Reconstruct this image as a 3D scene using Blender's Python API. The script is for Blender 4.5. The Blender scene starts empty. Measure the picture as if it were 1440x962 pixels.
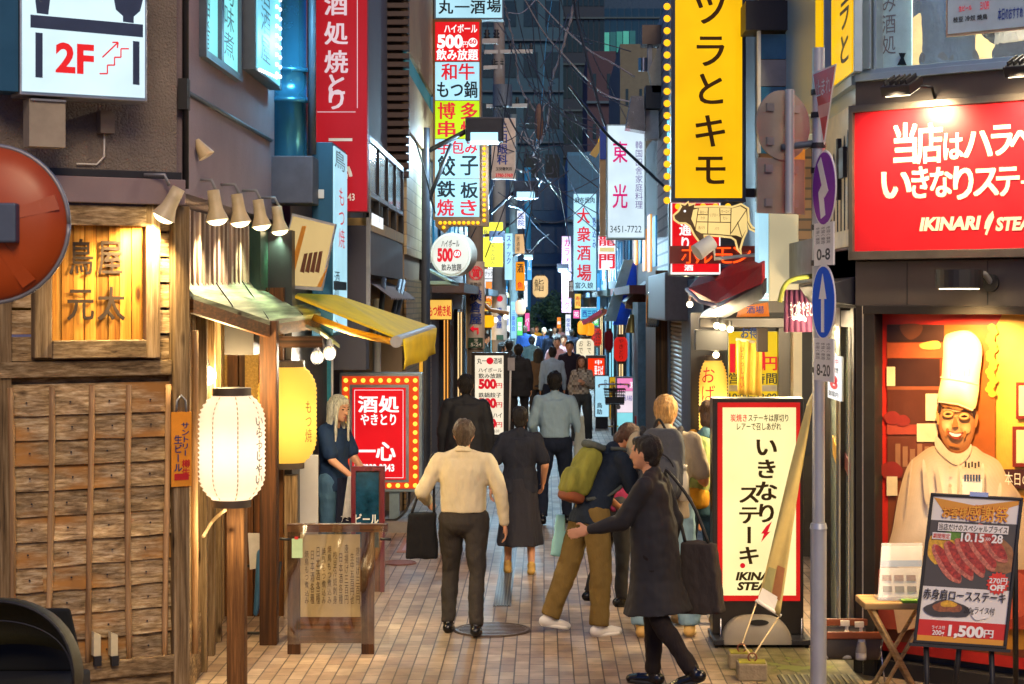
import bpy, bmesh, math, random
from mathutils import Vector, Matrix, noise as mnoise
import numpy as np
R = math.radians
sc = bpy.context.scene
random.seed(7)
# ---------------------------------------------------------------- camera
F, HX, HY, CH = 2600.0, 765.0, 425.0, 2.6          # focal length and vanishing point in photo pixels, eye height
cd = bpy.data.cameras.new('camera'); cam = bpy.data.objects.new('camera', cd)
sc.collection.objects.link(cam); sc.camera = cam
cam.location = (0, 0, CH); cam.rotation_euler = (R(90), 0, 0)
cd.sensor_width = 36; cd.lens = 65; cd.shift_x = -45/1440; cd.shift_y = -56/1440
cd.clip_start = .1; cd.clip_end = 1500
cd.dof.use_dof = True; cd.dof.focus_distance = 19; cd.dof.aperture_fstop = 8
# ---------------------------------------------------------------- world, sun, exposure
SUN_EL, SUN_ROT = 34, -13
w = bpy.data.worlds.new('World'); sc.world = w; w.use_nodes = True
nt = w.node_tree; sky = nt.nodes.new('ShaderNodeTexSky'); sky.sky_type = 'NISHITA'; sky.sun_disc = False
sky.sun_elevation = R(2); sky.sun_rotation = R(180 - SUN_ROT); sky.air_density = 1.6; sky.ozone_density = 6
tint = nt.nodes.new('ShaderNodeVectorMath'); tint.operation = 'MULTIPLY'; tint.inputs[1].default_value = (.62, 1.0, 1.5)      # blue hour
nt.links.new(sky.outputs[0], tint.inputs[0]); nt.links.new(tint.outputs[0], nt.nodes['Background'].inputs[0]); nt.nodes['Background'].inputs[1].default_value = .15
sd = bpy.data.lights.new('warm_fill', 'SUN'); so = bpy.data.objects.new('warm_fill', sd); sc.collection.objects.link(so)
sd.energy = .66; sd.angle = R(25); sd.color = (1, .74, .45); so.rotation_euler = (R(90 - SUN_EL), 0, R(-SUN_ROT))  # warm frontal fill added for the night street, no real sunlight
sc.view_settings.view_transform = 'Standard'; sc.view_settings.look = 'None'
sc.view_settings.exposure = 1.75; sc.view_settings.gamma = 1; sc.view_settings.use_curve_mapping = False
sc.cycles.use_denoising = True; sc.cycles.max_bounces = 6; sc.cycles.diffuse_bounces = 3; sc.cycles.glossy_bounces = 3
sc.cycles.transparent_max_bounces = 8; sc.cycles.sample_clamp_indirect = 4; sc.cycles.caustics_reflective = False; sc.cycles.caustics_refractive = False

# ---------------------------------------------------------------- helpers
V = Vector
def S(Y): return F / Y
def P(px, py, Y): return V(((px-HX)*Y/F, Y, CH-(py-HY)*Y/F))
def lin(c):
    return tuple((x/12.92 if x <= .04045 else ((x+.055)/1.055)**2.4) for x in c)
def H(h):
    h = h.lstrip('#'); return lin([int(h[i:i+2], 16)/255 for i in (0, 2, 4)])

MATS = {}
def _base(name):
    m = bpy.data.materials.new(name); m.use_nodes = True
    return m, m.node_tree, m.node_tree.nodes['Principled BSDF']
def N(t, typ, **kw):
    n = t.nodes.new(typ)
    for k, v in kw.items():
        if k in n.inputs.keys() if not hasattr(n, k) else False: n.inputs[k].default_value = v
        else:
            try: setattr(n, k, v)
            except Exception: n.inputs[k].default_value = v
    return n
def pbr(name, col, rough=.6, metal=0, var=.18, scale=6, bump=0, bscale=60, bdist=.01, stretch=(1, 1, 1), island=0, spec=.5, coat=0):
    if name in MATS: return MATS[name]
    if isinstance(col, str): col = H(col)
    m, t, b = _base(name); L = t.links.new
    tc = t.nodes.new('ShaderNodeTexCoord'); mp = t.nodes.new('ShaderNodeMapping'); mp.inputs['Scale'].default_value = stretch
    L(tc.outputs['Object'], mp.inputs[0])
    nz = t.nodes.new('ShaderNodeTexNoise'); nz.inputs['Scale'].default_value = scale; nz.inputs['Detail'].default_value = 6; nz.inputs['Roughness'].default_value = .65
    L(mp.outputs[0], nz.inputs['Vector'])
    fac = nz.outputs['Fac']
    if island:
        g = t.nodes.new('ShaderNodeNewGeometry'); mx = t.nodes.new('ShaderNodeMix'); mx.inputs[0].default_value = island
        L(fac, mx.inputs[2]); L(g.outputs['Random Per Island'], mx.inputs[3]); fac = mx.outputs[0]
    r = t.nodes.new('ShaderNodeValToRGB'); e = r.color_ramp.elements
    e[0].position = .25; e[1].position = .75
    e[0].color = (*[max(0, c*(1-var*1.3)) for c in col], 1); e[1].color = (*[min(1, c*(1+var)) for c in col], 1)
    L(fac, r.inputs[0]); L(r.outputs[0], b.inputs['Base Color'])
    rr = t.nodes.new('ShaderNodeMapRange'); rr.inputs[3].default_value = max(.03, rough-.12); rr.inputs[4].default_value = min(1, rough+.12)
    L(nz.outputs['Fac'], rr.inputs[0]); L(rr.outputs[0], b.inputs['Roughness'])
    b.inputs['Metallic'].default_value = metal; b.inputs['Specular IOR Level'].default_value = spec; b.inputs['Coat Weight'].default_value = coat
    if bump:
        n2 = t.nodes.new('ShaderNodeTexNoise'); n2.inputs['Scale'].default_value = bscale; n2.inputs['Detail'].default_value = 4
        L(mp.outputs[0], n2.inputs['Vector'])
        bp = t.nodes.new('ShaderNodeBump'); bp.inputs['Strength'].default_value = bump; bp.inputs['Distance'].default_value = bdist
        L(n2.outputs['Fac'], bp.inputs['Height']); L(bp.outputs[0], b.inputs['Normal'])
    MATS[name] = m; return m
def glow(name, col, s=1.0, base=None, var=0.0, scale=3):
    """a surface that gives off light (lit sign faces, bulbs, tubes)"""
    if name in MATS: return MATS[name]
    if isinstance(col, str): col = H(col)
    m, t, b = _base(name)
    b.inputs['Base Color'].default_value = (*[min(.8, c*.25) for c in (base or col)], 1); b.inputs['Roughness'].default_value = .55; b.inputs['Specular IOR Level'].default_value = .2
    b.inputs['Emission Color'].default_value = (*col, 1); L = t.links.new      # s = 1 shows as full white at exposure +1.75; noise in the glow imitates an unevenly lit box
    tc = t.nodes.new('ShaderNodeTexCoord'); nz = t.nodes.new('ShaderNodeTexNoise'); nz.inputs['Scale'].default_value = 2.2; nz.inputs['Detail'].default_value = 5; L(tc.outputs['Object'], nz.inputs[0])
    mr = t.nodes.new('ShaderNodeMapRange'); mr.inputs[1].default_value = .3; mr.inputs[2].default_value = .7; mr.inputs[3].default_value = s*.34*.82; mr.inputs[4].default_value = s*.34*1.04; L(nz.outputs['Fac'], mr.inputs[0]); L(mr.outputs[0], b.inputs['Emission Strength'])
    MATS[name] = m; return m
def wood(name, c0, c1, c2, axis='x', gscale=3.0, rough=.75, bump=.5, island=.45, stain=None):
    """grain along one object axis, knots and per-board variation"""
    if name in MATS: return MATS[name]
    c0, c1, c2 = [H(c) if isinstance(c, str) else c for c in (c0, c1, c2)]
    m, t, b = _base(name); L = t.links.new
    tc = t.nodes.new('ShaderNodeTexCoord'); mp = t.nodes.new('ShaderNodeMapping')
    st = {'x': (.3, 4, 13), 'y': (4, .3, 13), 'z': (10, 10, .4)}[axis]
    mp.inputs['Scale'].default_value = st; L(tc.outputs['Object'], mp.inputs[0])
    g = t.nodes.new('ShaderNodeNewGeometry')
    ad = t.nodes.new('ShaderNodeVectorMath'); ad.operation = 'ADD'
    sc_ = t.nodes.new('ShaderNodeMath'); sc_.operation = 'MULTIPLY'; sc_.inputs[1].default_value = 37
    L(g.outputs['Random Per Island'], sc_.inputs[0]); L(mp.outputs[0], ad.inputs[0]); L(sc_.outputs[0], ad.inputs[1])
    nz = t.nodes.new('ShaderNodeTexNoise'); nz.inputs['Scale'].default_value = gscale; nz.inputs['Detail'].default_value = 8; nz.inputs['Roughness'].default_value = .7; nz.inputs['Distortion'].default_value = .15
    L(ad.outputs[0], nz.inputs['Vector'])
    n2 = t.nodes.new('ShaderNodeTexNoise'); n2.inputs['Scale'].default_value = gscale*.35; n2.inputs['Detail'].default_value = 3
    L(ad.outputs[0], n2.inputs['Vector'])
    r = t.nodes.new('ShaderNodeValToRGB'); el = r.color_ramp.elements
    el[0].position = .32; el[0].color = (*c0, 1); el[1].position = .68; el[1].color = (*c2, 1)
    k = el.new(.5); k.color = (*c1, 1)
    L(nz.outputs['Fac'], r.inputs[0])
    mr = t.nodes.new('ShaderNodeMapRange'); mr.inputs[1].default_value = .3; mr.inputs[2].default_value = .7; mr.inputs[3].default_value = .55; mr.inputs[4].default_value = 1.25
    L(n2.outputs['Fac'], mr.inputs[0])
    isl = t.nodes.new('ShaderNodeMapRange'); isl.inputs[3].default_value = 1-island; isl.inputs[4].default_value = 1+island*.6
    L(g.outputs['Random Per Island'], isl.inputs[0])
    mu = t.nodes.new('ShaderNodeMath'); mu.operation = 'MULTIPLY'; L(mr.outputs[0], mu.inputs[0]); L(isl.outputs[0], mu.inputs[1])
    vm = t.nodes.new('ShaderNodeVectorMath'); vm.operation = 'SCALE'; L(r.outputs[0], vm.inputs[0]); L(mu.outputs[0], vm.inputs['Scale'])
    out = vm.outputs[0]
    # knots
    vo = t.nodes.new('ShaderNodeTexVoronoi'); vo.inputs['Scale'].default_value = 1.0
    m3 = t.nodes.new('ShaderNodeMapping'); m3.inputs['Scale'].default_value = {'x': (1.7, 4, 5), 'y': (4, 1.7, 5), 'z': (5, 5, 1.7)}[axis]
    L(tc.outputs['Object'], m3.inputs[0]); a3 = t.nodes.new('ShaderNodeVectorMath'); L(m3.outputs[0], a3.inputs[0]); L(sc_.outputs[0], a3.inputs[1]); L(a3.outputs[0], vo.inputs['Vector'])
    kr = t.nodes.new('ShaderNodeValToRGB'); kr.color_ramp.elements[0].position = .05; kr.color_ramp.elements[0].color = (.14, .1, .07, 1); kr.color_ramp.elements[1].position = .13
    L(vo.outputs['Distance'], kr.inputs[0])
    mm = t.nodes.new('ShaderNodeVectorMath'); mm.operation = 'MULTIPLY'; L(out, mm.inputs[0]); L(kr.outputs[0], mm.inputs[1]); out = mm.outputs[0]
    if stain:
        n4 = t.nodes.new('ShaderNodeTexNoise'); n4.inputs['Scale'].default_value = 1.6; n4.inputs['Detail'].default_value = 5
        m4 = t.nodes.new('ShaderNodeMapping'); m4.inputs['Scale'].default_value = (.8, .8, 3); L(tc.outputs['Object'], m4.inputs[0]); a4 = t.nodes.new('ShaderNodeVectorMath'); L(m4.outputs[0], a4.inputs[0]); L(sc_.outputs[0], a4.inputs[1]); L(a4.outputs[0], n4.inputs['Vector'])
        sr = t.nodes.new('ShaderNodeMapRange'); sr.inputs[1].default_value = .54; sr.inputs[2].default_value = .66; L(n4.outputs['Fac'], sr.inputs[0])
        mx = t.nodes.new('ShaderNodeMix'); mx.data_type = 'RGBA'; L(sr.outputs[0], mx.inputs[0]); L(out, mx.inputs[6]); mx.inputs[7].default_value = (*(H(stain) if isinstance(stain, str) else stain), 1); out = mx.outputs[2]
    L(out, b.inputs['Base Color']); b.inputs['Roughness'].default_value = rough; b.inputs['Specular IOR Level'].default_value = .25
    bp = t.nodes.new('ShaderNodeBump'); bp.inputs['Strength'].default_value = bump; bp.inputs['Distance'].default_value = .006
    L(nz.outputs['Fac'], bp.inputs['Height']); L(bp.outputs[0], b.inputs['Normal'])
    MATS[name] = m; return m
def paper(name, col, s):
    """lantern paper: passes the light of the bulb inside"""
    if name in MATS: return MATS[name]
    c = H(col); m, t, b = _base(name); L = t.links.new; tr = t.nodes.new('ShaderNodeBsdfTranslucent'); tr.inputs[0].default_value = (*c, 1); b.inputs['Base Color'].default_value = (*c, 1); b.inputs['Roughness'].default_value = .8
    b.inputs['Emission Color'].default_value = (*c, 1); b.inputs['Emission Strength'].default_value = s*.3*.4
    mx = t.nodes.new('ShaderNodeMixShader'); mx.inputs[0].default_value = .6; L(b.outputs[0], mx.inputs[1]); L(tr.outputs[0], mx.inputs[2]); L(mx.outputs[0], t.nodes['Material Output'].inputs[0]); MATS[name] = m; return m
def sheeting(name, f, rough):
    if name in MATS: return MATS[name]
    m, t, b = _base(name); L = t.links.new; tr = t.nodes.new('ShaderNodeBsdfTransparent'); tr.inputs[0].default_value = (.93, .91, .86, 1); g = t.nodes.new('ShaderNodeBsdfGlossy'); g.inputs['Roughness'].default_value = rough
    mx = t.nodes.new('ShaderNodeMixShader'); mx.inputs[0].default_value = f; L(tr.outputs[0], mx.inputs[1]); L(g.outputs[0], mx.inputs[2]); L(mx.outputs[0], t.nodes['Material Output'].inputs[0]); MATS[name] = m; return m
def glassy(name, col=(1, 1, 1), alpha=.25, rough=.05):
    if name in MATS: return MATS[name]
    m, t, b = _base(name); b.inputs['Base Color'].default_value = (*col, 1); b.inputs['Alpha'].default_value = alpha
    b.inputs['Roughness'].default_value = rough; b.inputs['Specular IOR Level'].default_value = .9
    MATS[name] = m; return m

# ---------------------------------------------------------------- planes seen by the lens
class Pl:
    """vertical (or leaning) plane: o origin, u right, v up, n towards the street"""
    def __init__(s, o, u, v=V((0, 0, 1))):
        s.o, s.u = V(o), V(u).normalized(); s.v = V(v).normalized(); s.n = s.u.cross(s.v).normalized()
        if s.n.dot(V((0, 0, CH)) - s.o) < 0: s.n = -s.n
    def pt(s, px, py, off=0):
        d = V(((px-HX)/F, 1, -(py-HY)/F)); c = V((0, 0, CH))
        k = (s.o - c).dot(s.n) / d.dot(s.n); return c + d*k + s.n*off
    def uv(s, p): return (p-s.o).dot(s.u), (p-s.o).dot(s.v)
    def at(s, a, b, off=0): return s.o + s.u*a + s.v*b + s.n*off
    def rect(s, x0, y0, x1, y1):
        xm, ym = (x0+x1)/2, (y0+y1)/2
        u0, u1 = s.uv(s.pt(x0, ym))[0], s.uv(s.pt(x1, ym))[0]
        v0, v1 = s.uv(s.pt(xm, y1))[1], s.uv(s.pt(xm, y0))[1]
        return u0, v0, u1, v1
def flat(Y): return Pl((0, Y, 0), (1, 0, 0))
def plane2(x0, Y0, x1, Y1):
    a, b = P(x0, HY, Y0), P(x1, HY, Y1); a.z = b.z = 0; return Pl(a, b-a)
def planeX(X): return Pl((X, 0, 0), (0, 1, 0))

# ---------------------------------------------------------------- mesh builder
_TEXT = {}
def text_mesh(s, bold=.01, shear=0.0):
    k = (s, bold, shear)
    if k not in _TEXT:
        c = bpy.data.curves.new('writing', 'FONT'); c.body = s; c.size = 1; c.offset = bold; c.shear = shear
        c.resolution_u = 3; c.fill_mode = 'FRONT'
        o = bpy.data.objects.new('writing', c); sc.collection.objects.link(o)
        if any(ord(ch) > 0x2000 for ch in s): c.offset = 0
        dg = bpy.context.evaluated_depsgraph_get(); me = bpy.data.meshes.new_from_object(o.evaluated_get(dg))
        v = [(a.co.x, a.co.y) for a in me.vertices]; f = [tuple(p.vertices) for p in me.polygons]
        bpy.data.objects.remove(o); bpy.data.curves.remove(c); bpy.data.meshes.remove(me)
        _TEXT[k] = (v, f)
    return _TEXT[k]
def is_cjk(ch): return ord(ch) > 0x2000
class MB:
    def __init__(s): s.v, s.f, s.m, s.mats, s.sm = [], [], [], [], []
    def mi(s, mat):
        if mat not in s.mats: s.mats.append(mat)
        return s.mats.index(mat)
    def add(s, vs, fs, mat, smooth=False):
        b = len(s.v); s.v += [V(x) for x in vs]; i = s.mi(mat)
        for f in fs: s.f.append(tuple(b+k for k in f)); s.m.append(i); s.sm.append(smooth)
        return s
    def obox(s, c, a, b, d, mat):
        c, a, b, d = V(c), V(a), V(b), V(d)
        vs = [c+a*i+b*j+d*k for k in (-1, 1) for j in (-1, 1) for i in (-1, 1)]
        if a.cross(b).dot(d) < 0: fs = [(0, 1, 3, 2), (4, 6, 7, 5), (0, 4, 5, 1), (2, 3, 7, 6), (0, 2, 6, 4), (1, 5, 7, 3)]
        else: fs = [(0, 2, 3, 1), (4, 5, 7, 6), (0, 1, 5, 4), (2, 6, 7, 3), (0, 4, 6, 2), (1, 3, 7, 5)]
        return s.add(vs, fs, mat)
    def box(s, x0, x1, y0, y1, z0, z1, mat):
        return s.obox(((x0+x1)/2, (y0+y1)/2, (z0+z1)/2), ((x1-x0)/2, 0, 0), (0, (y1-y0)/2, 0), (0, 0, (z1-z0)/2), mat)
    def prism(s, pts, vec, mat):
        pts = [V(p) for p in pts]; n = len(pts); vec = V(vec)
        nn = V((0, 0, 0))
        for i in range(n): nn += pts[i].cross(pts[(i+1) % n])
        if nn.dot(vec) < 0: pts = pts[::-1]
        vs = pts + [p+vec for p in pts]
        fs = [tuple(range(n-1, -1, -1)), tuple(range(n, 2*n))] + [(i, (i+1) % n, n+(i+1) % n, n+i) for i in range(n)]
        return s.add(vs, fs, mat)
    def poly(s, pts, mat): return s.add(pts, [tuple(range(len(pts)))], mat)
    def plate(s, pl, x0, y0, x1, y1, o0, o1, mat):
        """rectangular slab on a plane given by a photo rectangle, from offset o0 to o1 in front of it"""
        u0, v0, u1, v1 = pl.rect(x0, y0, x1, y1)
        return s.slab(pl, u0, v0, u1, v1, o0, o1, mat)
    def slab(s, pl, u0, v0, u1, v1, o0, o1, mat):
        c = pl.at((u0+u1)/2, (v0+v1)/2, (o0+o1)/2)
        return s.obox(c, pl.u*(abs(u1-u0)/2), pl.v*(abs(v1-v0)/2), pl.n*((o1-o0)/2), mat)
    def shape(s, pl, pts, o0, o1, mat):
        return s.prism([pl.pt(x, y, o0) for x, y in pts], pl.n*(o1-o0), mat)
    def frame(s, pl, x0, y0, x1, y1, wd, o0, o1, mat):
        u0, v0, u1, v1 = pl.rect(x0, y0, x1, y1)
        if u0 > u1: u0, u1 = u1, u0
        s.slab(pl, u0, v0, u0+wd, v1, o0, o1, mat); s.slab(pl, u1-wd, v0, u1, v1, o0, o1, mat)
        s.slab(pl, u0+wd, v0, u1-wd, v0+wd, o0, o1, mat); s.slab(pl, u0+wd, v1-wd, u1-wd, v1, o0, o1, mat); return s
    def cyl(s, a, b, ra, rb=None, n=12, mat=None, cap=True, smooth=True, xs=1.0, round_=False):
        a, b = V(a), V(b); rb = ra if rb is None else rb; d = (b-a).normalized() if (b-a).length > 1e-6 else V((0, 0, 1))
        e = V((1, 0, 0)) if abs(d.x) < .9 else V((0, 1, 0)); e = (e - d*e.dot(d)).normalized(); g = d.cross(e)
        rings = [(a, ra), (b, rb)]
        if round_:
            rings = [(a-d*ra*math.sin(t), ra*math.cos(t)) for t in (1.35, .8, .4)] + rings + [(b+d*rb*math.sin(t), rb*math.cos(t)) for t in (.4, .8, 1.35)]
        vs = [c+(e*math.cos(2*math.pi*i/n)*xs+g*math.sin(2*math.pi*i/n))*r for c, r in rings for i in range(n)]
        fs = [(k*n+i, k*n+(i+1) % n, (k+1)*n+(i+1) % n, (k+1)*n+i) for k in range(len(rings)-1) for i in range(n)]
        s.add(vs, fs, mat, smooth)
        if cap: s.add(vs[:n], [tuple(range(n-1, -1, -1))], mat); s.add(vs[-n:], [tuple(range(n))], mat)
        return s
    def tube(s, pts, r, n=6, mat=None, cap=True):
        pts = [V(p) for p in pts]; m = len(pts); rs = r if isinstance(r, (list, tuple)) else [r]*m
        up = V((0, 0, 1)); vs = []; prev = None
        for i, p in enumerate(pts):
            d = (pts[min(i+1, m-1)]-pts[max(i-1, 0)]).normalized()
            e = d.cross(up) if prev is None else prev - d*prev.dot(d)
            if e.length < 1e-4: e = d.orthogonal()
            e.normalize(); prev = e; g = d.cross(e)
            vs += [p+(e*math.cos(2*math.pi*k/n)+g*math.sin(2*math.pi*k/n))*rs[i] for k in range(n)]
        fs = [(k*n+i, k*n+(i+1) % n, (k+1)*n+(i+1) % n, (k+1)*n+i) for k in range(m-1) for i in range(n)]
        if cap: fs += [tuple(range(n-1, -1, -1)), tuple(range((m-1)*n, m*n))]
        return s.add(vs, fs, mat, True)
    def lathe(s, c, prof, n=20, mat=None, smooth=True, M=None):
        c = V(c); M = M or Matrix.Identity(3)
        vs = [c + M @ V((r*math.cos(2*math.pi*i/n), r*math.sin(2*math.pi*i/n), z)) for r, z in prof for i in range(n)]
        fs = [(k*n+i, k*n+(i+1) % n, (k+1)*n+(i+1) % n, (k+1)*n+i) for k in range(len(prof)-1) for i in range(n)]
        return s.add(vs, fs, mat, smooth)
    def ell(s, c, r, mat=None, n=12, M=None):
        r = (r, r, r) if not isinstance(r, (tuple, list)) else r
        M = M or Matrix.Identity(3); k = max(5, n//2+1); c = V(c)
        vs = [c + M @ V((0, 0, -r[2]))]
        for j in range(1, k):
            a = -math.pi/2+math.pi*j/k
            vs += [c + M @ V((r[0]*math.cos(a)*math.cos(2*math.pi*i/n), r[1]*math.cos(a)*math.sin(2*math.pi*i/n), r[2]*math.sin(a))) for i in range(n)]
        vs.append(c + M @ V((0, 0, r[2])))
        fs = [(0, 1+(i+1) % n, 1+i) for i in range(n)]
        fs += [(1+j*n+i, 1+j*n+(i+1) % n, 1+(j+1)*n+(i+1) % n, 1+(j+1)*n+i) for j in range(k-2) for i in range(n)]
        q = 1+(k-2)*n; fs += [(q+i, q+(i+1) % n, q+n) for i in range(n)]
        return s.add(vs, fs, mat, True)
    def puff(s, c, a, b, d, mat=None, p=.55, n=20):
        c, a, b, d = V(c), V(a), V(b), V(d); sg = lambda x: math.copysign(abs(x)**p, x); k = 10; vs = []
        for j in range(k+1):
            t = -math.pi/2+math.pi*j/k
            for i in range(n): q = 2*math.pi*i/n; vs.append(c+a*sg(math.cos(q))*abs(math.cos(t))**p+b*sg(math.sin(q))*abs(math.cos(t))**p+d*sg(math.sin(t)))
        fl = a.cross(b).dot(d) < 0
        fs = [(j*n+i, j*n+(i+1) % n, (j+1)*n+(i+1) % n, (j+1)*n+i) for j in range(k) for i in range(n)]
        return s.add(vs, [f[::-1] for f in fs] if fl else fs, mat, True)
    def disc(s, c, nrm, r, mat, n=24, th=.004, rx=None):
        nrm = V(nrm).normalized(); e = V((0, 0, 1)).cross(nrm)
        if e.length < 1e-3: e = V((1, 0, 0))
        e.normalize(); g = nrm.cross(e); rx = rx or r
        pts = [V(c)+e*math.cos(2*math.pi*i/n)*rx+g*math.sin(2*math.pi*i/n)*r for i in range(n)]
        return s.prism(pts, nrm*th, mat)
    def text(s, pl, st, x0, y0, x1, y1, mat, off, mode='h', bold=.012, shear=0.0, flip=False):
        """lettering on a plane filling a photo rectangle; 'v' stacks the characters downwards"""
        u0, v0, u1, v1 = pl.rect(x0, y0, x1, y1)
        def put(v, f, bx, cell):
            (a0, b0, a1, b1), (c0, d0, c1, d1) = bx, cell
            heavy = bold >= .015 and any(is_cjk(c) for c in st); d = min(.04, bold)*.75
            for n_, (ex, ey) in enumerate(((-d, -d*.6), (d, d*.6), (-d, d*.6), (d, -d*.6)) if heavy else ((0, 0),)):
                s.add([pl.at(c0+(x+ex-a0)/(a1-a0)*(c1-c0), d0+(y+ey-b0)/(b1-b0)*(d1-d0), off+n_*.0004) for x, y in v], f, mat)
        if flip: u0, u1 = u1, u0
        if mode == 'v':
            chars = list(st); k = len(chars); hgt = (v1-v0)/k
            for i, ch in enumerate(chars):
                if ch == ' ': continue
                v, f = text_mesh(ch, bold, shear)
                if not v: continue
                if ch in 'ー':
                    v = [(.5+(y-.38), .38-(x-.5)) for x, y in v]
                top = v1-i*hgt
                if is_cjk(ch): bx = (0, -.12, 1, .88)
                else:
                    xs_ = [q[0] for q in v]; m_ = (min(xs_)+max(xs_))/2; bx = (m_-.5, -.12, m_+.5, .88)
                put(v, f, bx, (u0, top-hgt, u1, top))
        else:
            v, f = text_mesh(st, bold, shear)
            if not v: return s
            xs_ = [q[0] for q in v]; cj = any(is_cjk(c) for c in st)
            bx = (min(xs_), -.10 if cj else 0, max(xs_), .86 if cj else .73)
            put(v, f, bx, (u0, v0, u1, v1))
        return s
def link(o): sc.collection.objects.link(o); return o
def worldloc(o):
    p = V((0, 0, 0))
    while o is not None: p += o.location; o = o.parent
    return p
def build(name, mb, parent=None, loc=None, bevel=0, smooth=None):
    me = bpy.data.meshes.new(name); o0 = worldloc(parent) if parent else V(loc or (0, 0, 0))
    me.from_pydata([tuple(v-o0) for v in mb.v], [], mb.f)
    for m in mb.mats: me.materials.append(m)
    me.polygons.foreach_set('material_index', mb.m); me.polygons.foreach_set('use_smooth', mb.sm if smooth is None else [smooth]*len(mb.f)); me.update()
    o = link(bpy.data.objects.new(name, me))
    if parent: o.parent = parent
    else: o.location = o0
    if bevel:
        b = o.modifiers.new('bevel', 'BEVEL'); b.width = bevel; b.segments = 2; b.limit_method = 'ANGLE'; b.angle_limit = R(40)
    return o
def tag(o, label, cat, group=None, kind=None):
    if label: o['label'] = label
    if cat: o['category'] = cat
    if group: o['group'] = group
    if kind: o['kind'] = kind
    return o
def root(name, label, cat, loc, group=None):
    o = link(bpy.data.objects.new(name, None)); o.location = loc; o.empty_display_size = .1
    return tag(o, label, cat, group)
def solo(name, label, cat, mb, loc=None, group=None, bevel=0):
    if loc is None:
        xs = [v.x for v in mb.v]; ys = [v.y for v in mb.v]; zs = [v.z for v in mb.v]
        loc = ((min(xs)+max(xs))/2, (min(ys)+max(ys))/2, min(zs))
    return tag(build(name, mb, None, loc, bevel), label, cat, group)
def struct(name, mb): return tag(build(name, mb), None, None, None, 'structure')
def catmull(pts, k=8):
    pts = [V(p) for p in pts]; q = [pts[0]*2-pts[1]]+pts+[pts[-1]*2-pts[-2]]; out = []
    for i in range(1, len(q)-2):
        for j in range(k):
            t = j/k; a, b, c, d = q[i-1:i+3]
            out.append(.5*((2*b)+(c-a)*t+(2*a-5*b+4*c-d)*t*t+(3*b-a-3*c+d)*t**3))
    return out+[pts[-1]]
def lamp(name, typ, loc, energy, col, parent=None, size=.1, target=None, spot=90, blend=.6):
    d = bpy.data.lights.new(name, typ); d.energy = energy; d.color = col
    if typ == 'POINT': d.shadow_soft_size = size
    if typ == 'SPOT': d.shadow_soft_size = size; d.spot_size = R(spot); d.spot_blend = blend
    if typ == 'AREA': d.size = size
    o = link(bpy.data.objects.new(name, d)); loc = V(loc)
    if target is not None: o.rotation_euler = (V(target)-loc).to_track_quat('-Z', 'Y').to_euler()
    if parent: o.parent = parent; o.location = loc-worldloc(parent)
    else: o.location = loc
    return o
# ================================================================ materials
m_dark = pbr('dark metal', '#2a2a2e', .5, .3); m_black = pbr('black', '#151517', .55); m_grey = pbr('grey metal', '#8b8d90', .45, .5)
m_alu = pbr('aluminium', '#b9bcc0', .35, .8, .08); m_white = pbr('white paint', '#d9d7d0', .5, var=.06); m_steel = pbr('stainless', '#c2c4c8', .22, 1, .05)
m_bluegrey = pbr('blue grey metal', '#4f5c6b', .5, .2); m_cream = pbr('cream panel', '#d8cfb4', .5, var=.06)
m_oldwood = wood('weathered planks', '#5e4930', '#ad9066', '#dec8a0', 'x', gscale=4.5, bump=.15, island=.3, stain='#a8763c')
m_oldwoodz = wood('weathered post', '#4e3d28', '#957a54', '#c4ab82', 'z', gscale=4, bump=.2)
m_oldwoodx = wood('weathered beam', '#4e3d28', '#957b55', '#c4ac84', 'x', gscale=4, bump=.2)
m_brown = wood('brown post', '#2c1a0e', '#553419', '#7a4d28', 'z', rough=.55, bump=.3)
m_brownx = wood('brown rail', '#2c1a0e', '#553419', '#7a4d28', 'x', rough=.55, bump=.3)
m_amber = wood('amber board', '#8a4a10', '#c98a30', '#e0ab50', 'z', gscale=2, bump=.3)
m_bamboo = wood('bamboo batten', '#7d5d3c', '#b08a5e', '#caa676', 'z', rough=.5, bump=.2)
m_stucco = pbr('grey stucco', '#7d7268', .9, var=.22, scale=3, bump=.9, bscale=70, bdist=.02)
m_mauve = pbr('mauve wall', '#857882', .8, var=.12, scale=2, bump=.5, bscale=50)
m_mauvem = pbr('mauve fascia', '#8d7a78', .5, .2, .12, 2)
m_bluepaint = pbr('blue painted metal', '#245a78', .45, .2, .15, 2)
# paving
m, t, b = _base('clay pavers'); L = t.links.new
tc = t.nodes.new('ShaderNodeTexCoord'); sp = t.nodes.new('ShaderNodeSeparateXYZ'); cb = t.nodes.new('ShaderNodeCombineXYZ')
L(tc.outputs['Object'], sp.inputs[0]); L(sp.outputs['Y'], cb.inputs['X']); L(sp.outputs['X'], cb.inputs['Y'])
br = t.nodes.new('ShaderNodeTexBrick'); br.offset = .5; br.inputs['Scale'].default_value = 1; br.inputs['Brick Width'].default_value = .26; br.inputs['Row Height'].default_value = .104
br.inputs['Mortar Size'].default_value = .0055; br.inputs['Mortar Smooth'].default_value = .25; br.inputs['Bias'].default_value = 0
br.inputs['Color1'].default_value = (.25, .165, .11, 1); br.inputs['Color2'].default_value = (.43, .32, .215, 1); br.inputs['Mortar'].default_value = (.07, .05, .04, 1)
L(cb.outputs[0], br.inputs['Vector'])
n1 = t.nodes.new('ShaderNodeTexNoise'); n1.inputs['Scale'].default_value = .9; n1.inputs['Detail'].default_value = 6
n2 = t.nodes.new('ShaderNodeTexNoise'); n2.inputs['Scale'].default_value = 7; n2.inputs['Detail'].default_value = 4
L(tc.outputs['Object'], n1.inputs[0]); L(tc.outputs['Object'], n2.inputs[0])
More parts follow.
